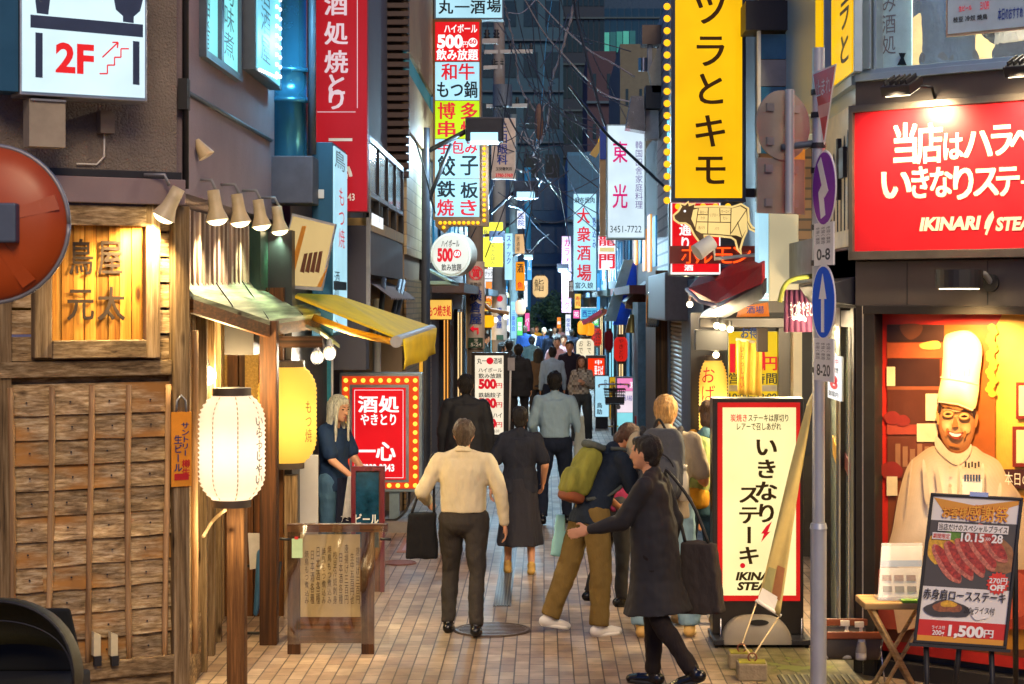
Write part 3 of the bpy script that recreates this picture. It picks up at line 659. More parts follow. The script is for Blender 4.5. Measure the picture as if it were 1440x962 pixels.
# ---- porch clutter: folded umbrella, cloth, rope
base = P(350, 905, 14.3); mb = MB(); mbu = pbr('umbrella blue', '#3f6f9c', .5); mb.cyl((-2.26, 14.5, .16), (-2.2, 14.5, .62), .02, .055, 10, mbu, round_=True); mb.tube([(-2.2, 14.5, .62), (-2.18, 14.5, .78)], .008, 6, m_black)
solo('folded_umbrella', 'folded blue umbrella leaning in the tavern entrance', 'umbrella', mb)
mb = MB(); pts = [(-2.33, 14.55, .78), (-2.15, 14.55, .78), (-2.19, 14.5, .52), (-2.31, 14.52, .5)]; mb.prism(pts, (0, .03, .0), pbr('grey cloth', '#b9b5b0', .9)); solo('cloth', 'pale grey cloth hanging in the tavern entrance behind the lantern post', 'cloth', mb)
mb = MB()
for x in (-2.4, -2.12): mb.tube([(x, 14.35, 0), (x+.04, 14.6, .55)], .012, 6, m_black)
mb.tube([(-2.4, 14.36, .03), (-2.12, 14.36, .03)], .012, 6, m_black); mb.tube([(-2.37, 14.58, .52), (-2.09, 14.58, .52)], .012, 6, m_black); solo('umbrella_stand', 'thin black metal stand in the tavern entrance', 'stand', mb)
mb = MB(); mb.tube(catmull([W2.at(.55, 1.0, .1), P(300, 732, 12.9), P(318, 716, 12.42)], 6), .012, 8, pbr('rope', '#c9b288', .9)); solo('rope', 'pale rope tied from the tavern side wall to the lantern post', 'rope', mb)

# ---- menu stand with plastic sheet
Ym = 13.65; fm = flat(Ym); pc = fm.pt(466, 917); pc.z = 0
t_ = root('menu_stand', 'wooden menu stand wrapped in shiny clear plastic beside the porch pillar', 'menu stand', pc)
for x in (404, 508):
    r_ = fm.rect(x, 738, x+18, 917); mb = MB(); mb.slab(fm, r_[0], 0, r_[2], r_[3], -.04, .0, m_brown); build('leg', mb, t_, bevel=.004)
mb = MB(); mb.plate(fm, 404, 737, 545, 748, -.06, .02, m_brownx); mb.plate(fm, 420, 868, 508, 905, -.03, -.01, m_brownx); build('rail', mb, t_, bevel=.003)
mpap = pbr('menu paper', '#b8a77e', .8, var=.12, scale=4); mb = MB(); mb.plate(fm, 422, 752, 506, 868, -.03, -.012, mpap); build('menu_sheet', mb, t_)
mb = MB(); mtx = pbr('menu ink', '#4a3b28', .8); random.seed(5)
for k in range(10): mb.text(fm, random.choice(['焼鳥もつ煮込み', '枝豆冷奴刺身', '生中五百円也', '日本酒各種', '唐揚げ三百円']), 500-k*8, 765+random.randint(0, 12), 506-k*8, 850, mtx, -.009, 'v', 0)
build('lettering', mb, t_)
mb = MB(); u0_, v0_, u1_, v1_ = fm.rect(401, 738, 548, 905); nu, nv = 26, 14; vs = []
for j in range(nv+1):
    for i in range(nu+1):
        a, b_ = i/nu, j/nv; dd = .03+.022*math.sin(a*16+math.sin(b_*5)*1.5)*(.35+.65*b_)+.012*mnoise.noise(V((a*9, b_*6, 2)))
        vs.append(fm.at(u0_+(u1_-u0_)*a, v0_+(v1_-v0_)*b_, dd))
mb.add(vs, [(j*(nu+1)+i, j*(nu+1)+i+1, (j+1)*(nu+1)+i+1, (j+1)*(nu+1)+i) for j in range(nv) for i in range(nu)], sheeting('clear plastic sheet', .2, .12), True); build('plastic_cover', mb, t_)
mb = MB(); mb.plate(fm, 412, 756, 427, 783, .06, .063, pbr('sticker', '#a9c8a0', .5)); mb.plate(fm, 416, 753, 421, 757, .063, .066, mrd); build('sticker', mb, t_)
mb = MB()
for x in (401, 542):
    mb.tube([fm.pt(x-6, 756, .07), fm.pt(x+9, 757, .07)], .011, 6, m_black)
build('clip', mb, t_)
# white board panel behind, blue banner, red edged display
mb = MB(); fb = flat(15.9); mb.plate(fb, 421, 640, 447, 745, -.03, 0, m_white); mb.plate(fb, 421, 745, 447, 900, -.03, 0, pbr('whiteboard foot', '#8a8076', .7)); solo('notice_board', 'blank off white board standing behind the menu stand', 'board', mb)
fb = flat(17.9); mb = MB(); mb.plate(fb, 448, 500, 467, 700, -.02, 0, pbr('teal cloth', '#1f7f9c', .7)); pc = fb.pt(457, 700)
t_ = root('banner', 'tall teal cloth banner behind the blond woman', 'banner', V((pc.x, pc.y, 0))); build('cloth', mb, t_); mb = MB(); mb.tube([V((pc.x+.07, pc.y, 0)), V((pc.x+.07, pc.y, 2.2))], .012, 6, m_white); build('pole', mb, t_)
Ya = 16.6; fb = flat(Ya); pc = fb.pt(512, 738); t_ = root('display_board', 'glossy dark photo board with a maroon frame next to the blond woman', 'menu board', V((pc.x, Ya, 0)))
mb = MB(); mb.plate(fb, 496, 658, 540, 905, -.04, 0, m_brown); build('panel', mb, t_)
mb = MB(); mb.plate(fb, 499, 664, 533, 770, .0, .006, pbr('dark photo', '#0d3a52', .15, var=.6, scale=9)); build('photo', mb, t_)
mb = MB(); mb.frame(fb, 494, 656, 541, 905, .04, -.04, .02, pbr('maroon frame', '#5c1a24', .3)); build('frame', mb, t_)
mb = MB(); mb.text(fb, 'ビール', 500, 722, 532, 738, m_white, .009, 'h', .03); build('lettering', mb, t_)
# ================================================================ shared sign builder
def sign(name, label, cat, pl, rc, depth, face, frame, texts=(), fw=2.0, group=None, loc=None, o=0.0, bevel=.004):
    x0, y0, x1, y1 = rc
    pc = loc if loc is not None else pl.pt((x0+x1)/2, y1, o-depth/2)
    t_ = root(name, label, cat, pc, group)
    mb = MB(); mb.plate(pl, x0, y0, x1, y1, o-depth, o, frame); build('cabinet', mb, t_, bevel=bevel)
    if not isinstance(face, (list, tuple)): face = [(face, x0+fw, y0+fw, x1-fw, y1-fw)]
    for f in face:
        mb = MB(); mb.plate(pl, *f[1:5], o, o+.012, f[0]); build('face_panel', mb, t_)
    by = {}
    for tx in texts:
        m_, s_, a, b_, c_, d_ = tx[:6]; mode = tx[6] if len(tx) > 6 else 'h'; bold = tx[7] if len(tx) > 7 else .02; sh = tx[8] if len(tx) > 8 else 0
        by.setdefault(m_.name, (m_, MB()))[1].text(pl, s_, a, b_, c_, d_, m_, o+.016, mode, bold, sh)
    for m_, mb in by.values(): build('lettering', mb, t_)
    return t_
def bulbs(t_, pts, r, mat):
    me = None
    for p in pts:
        if me is None:
            mb = MB(); mb.ell(p, r, mat, 10); ob = build('bulb', mb, t_); me = ob; first = p
        else:
            ob = me.copy(); link(ob); ob.parent = t_; ob.location = V(p)-V(first)
m_txk = pbr('sign black', '#1b1a1c', .6, var=.05); m_txw = pbr('sign white', '#e9e6de', .6, var=.04); m_txr = glow('lit red film', '#e3152c', .75); m_txm = glow('lit magenta film', '#e6127a', .8)
m_txb = pbr('sign blue', '#1c3f9a', .6); m_txwl = glow('lit white film', '#ffffff', 1.0); m_txbr = pbr('sign brown', '#4a3316', .6); m_txkl = glow('lit dark film', '#13202a', .35); m_txbl = glow('lit blue film', '#1d3fae', .7)
m_redl = glow('lit red face', '#e8131e', .85); m_yell = glow('lit yellow face', '#ffc400', .9); m_cyl = glow('lit pale blue face', '#aee2f6', .92); m_whl = glow('lit white face', '#f0f6fb', .95)
m_creaml = glow('lit cream face', '#ffeeaa', .95); m_bulbo = glow('orange bulb', '#ffae1a', 1.6); m_bulby = glow('yellow bulb', '#ffd54a', 1.5)

# ================================================================ steak restaurant on the corner
FR = plane2(1205, 13.0, 1440, 12.2); XR = FR.pt(1205, 500).x; SR = planeX(XR)
ur0, ur1 = FR.rect(1205, 400, 1440, 500)[0], FR.rect(1205, 400, 1440, 500)[2]+1.0
m_frd = pbr('dark brown panel', '#4b4440', .5, .2, .1, 3); m_frm = pbr('dark bronze frame', '#3d3936', .35, .6, .1); m_blualu = pbr('pale blue aluminium', '#9fb6c2', .35, .5, .06)
rest = root('corner_restaurant', 'corner restaurant with dark panels, big red sign and an upper window', 'building', (XR, 13.0, 0))
def zof(px, py): return FR.uv(FR.pt(px, py))[1]
mb = MB(); zs = zof(1208, 112); zb_ = zof(1208, 155)
mb.slab(FR, ur0, zb_-.02, ur1, zs-.02, -.1, .02, m_frd); mb.slab(FR, ur0+.0, zof(1300, 430), ur1, zof(1300, 367), -.1, .02, m_frd)
for x in (1278, 1391):
    u = FR.rect(x-1, 400, x+1, 410)[0]; mb.slab(FR, u, zof(1300, 429), u+.008, zof(1300, 368), .02, .023, m_black)
mb.slab(FR, ur0+.1, zof(1300, 370), ur1, zb_, -.12, -.02, m_frd)
build('fascia_panels', mb, rest, bevel=.004)
mb = MB(); mb.slab(FR, ur0, 0, FR.rect(1205, 500, 1214, 600)[2], zof(1208, 430), -.14, .015, m_frm); mb.slab(FR, FR.rect(1220, 500, 1236, 600)[0], 0.0, FR.rect(1220, 500, 1236, 600)[2], zof(1230, 430), -.1, .06, m_frm)
mb.slab(FR, FR.rect(1215, 500, 1219, 600)[0], 0, FR.rect(1215, 500, 1219, 600)[2], zof(1217, 430), -.1, .03, m_cream); mb.slab(FR, FR.rect(1220, 500, 1236, 600)[0], zof(1300, 442), ur1, zof(1300, 430), -.08, .07, m_frm)
mb.slab(FR, ur0, -.0, ur1, zof(1300, 935), -.1, .03, m_black); build('pilasters', mb, rest, bevel=.004)
mb = MB(); mb.slab(FR, ur0, 0, ur1, 9, -3.0, -2.8, m_frd); build('back_wall', mb, rest)
mb = MB(); mb.slab(FR, ur0+.05, 0, ur1, zof(1300, 430), -.3, -.13, m_frd); build('ground_wall', mb, rest)
# upper window with a lit room behind
zw0 = zof(1235, 97); wl, wr = FR.rect(1208, 50, 1236, 60)[0], ur1
mb = MB()
mb.slab(FR, wl, zs-.02, wr, zs+.03, -.12, .06, m_blualu); mb.slab(FR, wl, zs+.03, wr, zw0, -.1, .03, m_blualu); mb.slab(FR, wl, zw0, FR.rect(1208, 50, 1229, 60)[2], 8, -.1, .05, m_blualu); mb.slab(FR, FR.rect(1208, 50, 1231, 60)[2], zw0, FR.rect(1208, 50, 1235, 60)[2], 8, -.1, .03, m_blualu)
uw = build('upper_window', mb, rest, bevel=.004)
mb = MB(); mb.slab(FR, FR.rect(1234, 50, 1236, 60)[0], zw0, wr, 8, -.06, -.05, glassy('window glass', (.75, .9, 1), .12, .03)); build('pane', mb, uw)
mb = MB(); mroom = pbr('room wall', '#c8b682', .8); mb.slab(FR, ur0-1.5, zs-.1, wr+1, 8, -2.2, -2.1, mroom); mb.slab(FR, ur0, zs-.15, wr+1, zs-.05, -2.1, -.12, mroom); mb.slab(FR, ur0, 6.3, wr+1, 6.4, -2.1, -.12, pbr('room ceiling', '#d8d2c4', .8)); build('upper_room', mb, rest)
lamp('room_light', 'POINT', FR.at((ur0+ur1)/2+.2, 6.0, -1.0), 170, (1, .9, .72), rest, .2)
fl_ = sign('window_banner', 'pale cyan paper banner with brushed writing inside the upper window', 'banner', Pl(FR.at(0, 0, -.085), FR.u), (1238, -60, 1283, 94), .01, pbr('pale cyan paper', '#9fd3dd', .8), m_white, [(m_txk, 'のみ酒処', 1241, -40, 1262, 78, 'v', .01)], 0)
mb = MB(); q = Pl(FR.at(0, 0, -.07), FR.u); mb.shape(q, [(1266, 75), (1276, 75), (1273, 82), (1277, 92), (1264, 92), (1269, 82)], .02, .024, m_txkl); build('bottle_picture', mb, fl_)
fl_ = sign('menu_sheet', 'printed menu sheet in a beige border on the upper window', 'menu', Pl(FR.at(0, 0, -.03), FR.u), (1330, -50, 1460, 46), .01, pbr('menu blue', '#a9c3d0', .6, var=.1), pbr('menu border', '#c4ac92', .6), [(m_txb, '本日のおすすめ', 1405, 10, 1440, 28), (m_txr, '生ビール', 1350, 8, 1368, 16), (m_txk, '枝豆 冷奴 焼鳥', 1342, 22, 1390, 30), (m_txr, '三八〇円', 1380, 2, 1392, 14)], 4)
# ---- red board
RB = Pl(FR.at(0, 0, .03), FR.u); m_redb = pbr('red board', '#d2202a', .35, var=.04); m_ivory = pbr('ivory lettering', '#f2e6c8', .5, var=.03)
pc = FR.pt(1320, 368, .05)
t_ = root('restaurant_sign', 'huge red sign board with white brushed writing over the chef poster', 'sign', pc)
zt_, zb2_ = zof(1208, 160), zof(1208, 354); ua = FR.rect(1208, 200, 1209, 210)[0]
mb = MB(); mb.slab(RB, ua, zb2_, ur1, zt_, -.05, .03, m_redb); build('board', mb, t_)
mb = MB(); mfr = pbr('sign frame metal', '#6d675f', .35, .6); mb.slab(RB, ua-.03, zb2_-.06, ur1, zb2_, -.05, .06, mfr); mb.slab(RB, ua-.03, zt_, ur1, zt_+.05, -.05, .06, mfr); mb.slab(RB, ua-.035, zb2_-.06, ua, zt_+.05, -.05, .06, mfr); build('frame', mb, t_, bevel=.004)
mb = MB()
for ch, x0, y0, x1, y1 in (('当', 1261, 173, 1292, 231), ('店', 1293, 173, 1328, 231), ('は', 1331, 184, 1357, 227), ('ハ', 1359, 177, 1398, 226), ('ラ', 1398, 171, 1426, 221), ('ペ', 1424, 172, 1458, 220),
                           ('い', 1244, 234, 1284, 283), ('き', 1286, 232, 1309, 281), ('な', 1312, 233, 1342, 279), ('り', 1345, 231, 1371, 283), ('ス', 1373, 230, 1407, 279), ('テ', 1405, 230, 1436, 278), ('ー', 1440, 240, 1470, 272)):
    mb.text(RB, ch, x0, y0, x1, y1, m_ivory, .034, 'h', .04, .0)
for st, x0, x1 in (('IKINARI', 1296, 1383), ('STEAK', 1403, 1470)): mb.text(RB, st, x0, 305, x1, 323, m_ivory, .034, 'h', .05, .18)
mb.shape(RB, [(1399, 297), (1401, 306), (1396, 318), (1391, 331), (1388, 330), (1391, 322), (1387, 322), (1389, 312), (1393, 304)], .03, .034, m_ivory)
build('lettering', mb, t_)
def floodlight(px, py, label):
    p = FR.pt(px, py, .3); t_ = root('floodlight', label, 'floodlight', p, None); M_ = Matrix((FR.u, FR.n, V((0, 0, 1)))).transposed()
    mb = MB(); tl = (FR.n*.8+V((0, 0, -.35))).normalized(); up = FR.u.cross(tl); up = up if up.z > 0 else -up
    mb.obox(p, FR.u*.11, tl*.1, up*.035, m_dark)
    for k in range(5): mb.obox(p+up*.045+FR.u*(k-2)*.04, FR.u*.006, tl*.08, up*.02, m_dark)
    build('housing', mb, t_, bevel=.008)
    mb = MB(); mb.obox(p-up*.04, FR.u*.09, tl*.08, up*.004, glow('flood glass', '#fff0c8', 5)); build('glass', mb, t_)
    mb = MB(); mb.tube([p-FR.n*.05+FR.u*.1, p-FR.n*.2+FR.u*.12, p-FR.n*.28+FR.u*.1+V((0, 0, -.06))], .012, 6, m_dark); build('arm', mb, t_)
    tg = FR.pt(px, 240, .0)
    lamp('flood_beam', 'SPOT', p+FR.n*.12-V((0, 0, .09)), 34, (1, .74, .42), t_, .06, tg, 135, .8)
floodlight(1298, 127, 'dark finned floodlight over the red sign, standing off the wall'); 
floodlight(1470, 100, 'dark floodlight farther along over the red sign')
# round wall lamp over the poster
p = FR.pt(1378, 393, .3); t_ = root('wall_lamp', 'black drum wall lamp on bent arm above the chef poster', 'lamp', p)
mb = MB(); mb.cyl(p+V((0, 0, -.06)), p+V((0, 0, .06)), .155, .155, 28, m_black, smooth=False); build('drum', mb, t_, bevel=.01)
mb = MB(); mb.disc(p+V((0, 0, -.068)), (0, 0, 1), .13, glow('drum lens', '#ffe6b0', 6), 24, .005); build('lens', mb, t_)
mb = MB(); a = FR.pt(1396, 398, .02); mb.tube(catmull([p+FR.u*.14, FR.pt(1385, 396, .22), FR.pt(1393, 385, .12), a]), .02, 8, m_alu); mb.disc(a, FR.n, .06, m_black, 16, .02); build('arm', mb, t_)
lamp('poster_light', 'SPOT', p+V((0, 0, -.09))+FR.n*.1, 95, (1, .66, .27), t_, .1, FR.pt(1365, 640, 0), 125, .7)
# ---- chef poster (flat print behind glass)
PO = Pl(FR.at(0, 0, -.06), FR.u); pc = FR.pt(1340, 930, 0)
t_ = root('chef_poster', 'tall poster of a smiling chef in a white hat with a red border', 'poster', pc)
def art(name, col): return pbr('print '+name, col, .45, var=.16, scale=7)
mb = MB(); mb.plate(PO, 1237, 442, 1480, 930, 0, .01, art('red', '#c5281c')); mb.plate(PO, 1250, 457, 1480, 915, .01, .012, art('brown', '#7a3d1c')); build('sheet', mb, t_)
k = [0.012]
pics = MB()
def sh(pts, mat, smooth=0, dz=.0003):
    z = k[0]; k[0] += dz
    pts = [(1180+x/3.7, 440+y/3.7) for x, y in pts]
    if smooth:
        c3 = [V((x, y, 0)) for x, y in pts]; n = len(c3); out = []
        for i in range(n):
            a, b_, c_, d = c3[i-1], c3[i], c3[(i+1) % n], c3[(i+2) % n]
            for j in range(6):
                q = j/6; out.append(.5*((2*b_)+(c_-a)*q+(2*a-5*b_+4*c_-d)*q*q+(3*b_-a-3*c_+d)*q**3))
        pts = [(p.x, p.y) for p in out]
    pics.shape(PO, pts, z, z+dz*.8, mat)
def soft(pts, c0, c1, ctr, n=8, amt=.86):
    for i in range(n):
        f = i/(n-1); q = f*amt; col = tuple(a+(b_-a)*f for a, b_ in zip(H(c0), H(c1))); nm = 'print %s %s %d' % (c0, c1, i)
        sh([(x+(ctr[0]-x)*q, y+(ctr[1]-y)*q) for x, y in pts], pbr(nm, col, .45, var=.08, scale=9), 1)
def rc_(x0, y0, x1, y1, mat): sh([(x0, y0), (x1, y0), (x1, y1), (x0, y1)], mat)
rc_(820, 62, 1100, 1750, art('yellow wall', '#d08c2c')); soft([(822, 64), (1090, 64), (1090, 900), (822, 900)], '#d08c2c', '#efbe52', (1000, 300), 16); rc_(255, 62, 560, 150, art('dark top', '#40241a')); rc_(255, 155, 556, 235, art('shelf', '#b8532a'))
rc_(258, 240, 530, 395, art('shadow cabinet', '#3a1c14')); rc_(258, 400, 530, 580, art('cabinet glass', '#5a2b1a')); rc_(255, 580, 530, 632, art('shelf edge', '#a9432f')); rc_(258, 640, 520, 860, art('lower cabinet', '#6d3520'))
rc_(256, 382, 530, 400, art('rail', '#8c4a2c'))
for x in range(6): rc_(300+x*38, 680+(x % 3)*14, 326+x*38, 800, art('jar', '#c58a3c' if x % 2 else '#9a6a48'))
for c_, r_ in (((285, 545), 44), ((340, 560), 38), ((280, 820), 60)): sh([(c_[0]+r_*math.cos(a*.7)*(1+.15*math.sin(a*3)), c_[1]+.8*r_*math.sin(a*.7)) for a in range(9)], art('meat', '#8e2c22'), 1)
sh([(330, 62), (436, 62), (430, 110), (380, 140), (335, 105)], art('ham', '#6b3a22'), 1); sh([(430, 160), (520, 145), (530, 185), (445, 188)], art('plate gold', '#d7a44c'), 1)
for q in ((256, 280, 300, 380), (458, 420, 535, 560), (413, 575, 520, 670), (256, 850, 312, 950)): rc_(*q, art('label', '#e8cf9f'))
sh([(555, 62), (820, 62), (820, 1200), (700, 1200), (560, 640)], art('wall warm', '#9a4d18'))
for i in range(16): c_ = (803+12*math.sin(i*1.7), 75+i*23); sh([(c_[0]+22*math.cos(a), c_[1]+19*math.sin(a)) for a in range(0, 6)], art('garlic', '#e2b13a' if i % 2 else '#c98f28'), 1)
rc_(930, 360, 1100, 552, art('frame red', '#7a2418')); rc_(945, 378, 1100, 535, art('frame paper', '#e6cf94')); rc_(912, 590, 1100, 800, art('frame red', '#7a2418')); rc_(932, 608, 1100, 780, art('frame paper', '#e6cf94')); rc_(850, 812, 1100, 912, art('chalk board', '#46201a'))
mw = art('chef white', '#f1e4cf'); ms = art('chef shade', '#d9bd98'); mskin = art('chef skin', '#c98446'); mdk = art('chef dark', '#2c1710')
soft([(512, 690), (420, 740), (365, 800), (320, 950), (290, 1120), (262, 1260), (330, 1330), (470, 1380), (640, 1400), (800, 1380), (980, 1330), (1000, 1100), (960, 960), (890, 860), (840, 770), (760, 725), (700, 690), (610, 740)], '#c4a47c', '#f4e6d0', (570, 960), 18)
sh([(520, 640), (515, 700), (570, 760), (630, 790), (690, 740), (700, 680), (660, 720), (590, 720)], ms, 1)
soft([(535, 470), (522, 540), (536, 620), (560, 680), (600, 722), (645, 728), (690, 695), (720, 610), (735, 545), (722, 500), (640, 455)], '#8c5024', '#dca066', (600, 575), 14)
soft([(552, 560), (598, 552), (606, 600), (575, 622), (552, 598)], '#cf9258', '#ecba84', (578, 585), 5); soft([(645, 585), (692, 572), (698, 612), (668, 628)], '#c98a50', '#e2aa70', (670, 600), 5); soft([(596, 566), (624, 540), (634, 582), (612, 592)], '#cc9058', '#efc08c', (615, 572), 5); soft([(560, 498), (600, 484), (660, 498), (640, 514), (572, 512)], '#cf9258', '#e8b47c', (605, 500), 5)
sh([(575, 600), (588, 606), (576, 640), (570, 636)], art('face shade', '#a9652f'), 1); sh([(668, 612), (678, 620), (672, 650), (664, 646)], art('face shade', '#a9652f'), 1); sh([(590, 676), (640, 684), (636, 694), (594, 688)], art('face shade', '#a9652f'), 1)
sh([(522, 520), (534, 515), (538, 570), (528, 575)], art('chef skin', '#c98446'), 1); sh([(728, 530), (742, 535), (732, 590), (722, 585)], art('face shade', '#a9652f'), 1)
sh([(538, 455), (530, 520), (545, 515), (555, 470)], mdk); sh([(715, 495), (728, 500), (722, 545), (708, 520)], mdk)
sh([(560, 452), (700, 482), (690, 508), (560, 488)], art('brow shade', '#a5662f'), 1)
for x0, y0 in ((585, 524), (668, 536)):
    sh([(x0+30*math.cos(a*.5), y0+22*math.sin(a*.5)) for a in range(13)], art('glasses rim', '#8a5a28')); sh([(x0+26*math.cos(a*.5), y0+18*math.sin(a*.5)) for a in range(13)], art('glasses lens', '#d49a58'))
    sh([(x0-18, y0+2), (x0, y0-6), (x0+18, y0+2), (x0, y0+7)], mdk, 1); sh([(x0-24, y0-27), (x0, y0-36), (x0+24, y0-26), (x0, y0-30)], mdk)
rc_(612, 524, 640, 529, art('glasses rim', '#8a5a28'))
sh([(622, 540), (638, 580), (628, 592), (606, 586)], art('nose shade', '#b36e36'), 1)
sh([(582, 612), (620, 622), (662, 622), (640, 655), (605, 648)], art('mouth', '#8e3a26'), 1); sh([(592, 619), (622, 627), (654, 628), (635, 642), (606, 637)], art('teeth', '#f5ead8'), 1)
soft([(566, 130), (600, 104), (680, 92), (735, 124), (762, 190), (750, 320), (742, 420), (718, 500), (640, 468), (538, 456), (552, 330), (560, 220)], '#c9a673', '#f8eedf', (635, 290), 14, .8)
for i in range(6): sh([(585+i*26, 130+i*3), (590+i*26, 130+i*3), (578+i*24, 330), (572+i*24, 330)], ms)
sh([(546, 330), (744, 365), (742, 371), (546, 336)], ms)
sh([(536, 455), (640, 468), (718, 500), (716, 508), (640, 477), (536, 463)], ms)
for (a, b_, c_) in ((455, 780, 60), (520, 800, 90), (760, 800, -40), (850, 900, -70), (590, 900, 20), (700, 1000, 10)): sh([(a, b_), (a+16, b_+6), (a+c_*.3+22, b_+200), (a+c_*.3-6, b_+190)], art('chef fold', '#dcc7a8'), 1)
for i in range(4):
    for x_ in (600, 668): sh([(x_+9*math.cos(q), 800+i*95+9*math.sin(q)) for q in range(0, 6)], art('button', '#c9b491'), 1)
sh([(640, 760), (648, 760), (640, 1100), (632, 1100)], ms); sh([(400, 760), (408, 762), (380, 1000), (372, 998)], ms)
rc_(664, 862, 768, 975, art('badge', '#f7efe0')); 
for i in range(5): rc_(676+i*17, 770+(i % 2)*6, 686+i*17, 800+(i % 2)*5, art('embroidery', '#4a4038'))
for i in range(6): rc_(674+i*15, 838, 684+i*15, 872, art('embroidery blue', '#3a4a6a'))
rc_(222, 1330, 1100, 1640, art('low red', '#a13c26')); sh([(300, 1480), (440, 1430), (520, 1600), (330, 1660)], art('apron cream', '#d8b48a')); sh([(420, 1500), (520, 1470), (560, 1560), (480, 1600)], art('steak low', '#8e2f22'), 1)
sh([(640, 1380), (900, 1330), (1050, 1420), (1000, 1560), (760, 1600), (640, 1500)], art('meat pink', '#c0553c'), 1)
build('picture', pics, t_)
mb = MB(); q = Pl(PO.at(0, 0, k[0]+.002), PO.u); mb.text(q, '本日の', 1413, 664, 1448, 683, m_ivory, .001, 'h', .0); build('lettering', mb, t_)
# ---- side wall of the restaurant
def yof(px): return XR*F/(px-HX)
side = root('glass_entrance', 'alley side of the corner restaurant with glass door and cream frieze', 'shopfront', (XR, 14, 0))
mb = MB(); mb.box(XR, XR+.15, 13.03, 17.4, zof(1208, 372)-.1, zof(1208, 430)+.55, m_frm); mb.box(XR+.02, XR+.2, 13.03, 17.0, 4.0, 9, m_blualu); build('fascia', mb, side)
mb = MB(); mb.box(XR-.02, XR+.1, 13.1, 14.4, 3.0, 4.0, pbr('cream frieze', '#e2d2a8', .5)); build('frieze', mb, side)
mb = MB()
for i in range(7):   # cutlery silhouettes
    y = 13.22+i*.16; zt2_ = 3.75-.03*i; mb.box(XR-.026, XR-.02, y, y+.022, 3.12, zt2_, m_txk); mb.ell((XR-.026, y+.011, zt2_), (.004, .028, .09), m_txk, 10)
mb.box(XR-.05, XR-.02, 13.3, 13.5, 3.5, 3.72, m_dark); mb.box(XR-.05, XR-.02, 13.55, 13.62, 3.35, 3.8, m_dark); build('cutlery_picture', mb, side)
mb = MB(); mb.box(XR-.0, XR+.14, 13.02, 14.5, 2.58, 2.98, m_frm); build('soffit', mb, side)
mb = MB(); mb.prism([(XR, 13.06, 2.78), (XR-.22, 13.06, 2.72), (XR-.14, 13.06, 2.6), (XR, 13.06, 2.58)], (0, 1.3, 0), m_dark); build('canopy_box', mb, side, bevel=.006)
m_gl = glassy('door glass', (.75, .85, .7), .3, .05)
mb = MB()
for y0, y1 in ((13.02, 13.16), (13.62, 13.8), (14.35, 14.55)): mb.box(XR-.02, XR+.08, y0, y1, 0, 2.56, m_frm)
for z0 in (.0, 2.42): mb.box(XR-.015, XR+.07, 13.16, 14.35, z0, z0+.12, m_frm)
mb.box(XR-.03, XR-.02, 13.17, 13.2, .12, 2.42, m_cream); mb.box(XR-.03, XR-.02, 13.58, 13.61, .12, 2.42, m_cream); build('door_frame', mb, side, bevel=.004)
mb = MB(); mb.box(XR+.02, XR+.03, 13.2, 13.6, .12, 2.42, m_gl); mb.box(XR+.02, XR+.03, 13.8, 14.35, .12, 2.42, m_gl); build('door_glass', mb, side)
mb = MB(); mb.box(XR+.012, XR+.018, 13.86, 13.98, .12, 1.95, pbr('orange red film', '#d9532a', .5)); mb.prism([(XR+.008, 13.8, 1.45), (XR+.008, 14.15, 1.58), (XR+.008, 14.15, 1.44), (XR+.008, 13.8, 1.3)], (.003, 0, 0), pbr('yellow film', '#e0ad3a', .5)); mb.prism([(XR+.008, 13.22, 1.4), (XR+.008, 13.58, 1.5), (XR+.008, 13.58, 1.38), (XR+.008, 13.22, 1.28)], (.003, 0, 0), pbr('maroon film', '#8a1f28', .5)); build('door_stickers', mb, side)
mb = MB(); mb.box(XR+.9, XR+1.0, 13.4, 17, 0, 2.6, pbr('warm inner wall', '#c9a868', .8)); build('inner_wall', mb, side)
lamp('door_light', 'POINT', (XR+.45, 14.0, 2.3), 120, (1, .82, .52), side, .15)
mb = MB(); mb.box(XR+.01, XR+.05, 13.35, 13.5, 2.6, 2.68, m_dark); build('sensor', mb, side)
pl = planeX(XR-.03); sign('door_notice', 'narrow white notice with red ring and small writing on the restaurant door', 'notice', pl, (1166, 500, 1184, 562), .01, m_txwl, m_white, [(m_txr, '営業中', 1168, 504, 1182, 512), (m_txkl, '全席禁煙', 1168, 516, 1182, 524), (m_txr, '8', 1170, 528, 1181, 546, 'h', .05), (m_txkl, '御案内', 1168, 550, 1182, 558)], .3)
# yellow windows above the side wall
for i, (x0, x1, lab) in enumerate(((1157, 1168, 'narrow yellow lit window strip over the alley side of the restaurant'), (1180, 1211, 'wide yellow lit window with brown brush strokes beside the blue corner frame'))):
    t_ = sign('lit_window', lab, 'window', SR, (x0, -80, x1, 112), .06, m_yell, m_blualu, [(m_txbr, 'ラと', 1192, -5, 1209, 92, 'v', .03)] if i else [], .8, o=.05)
mb = MB(); mb.box(XR-.03, XR+.1, 13.05, 17, zof(1208, 112)-.03, zof(1208, 112)+.08, m_blualu); build('sill', mb, side)

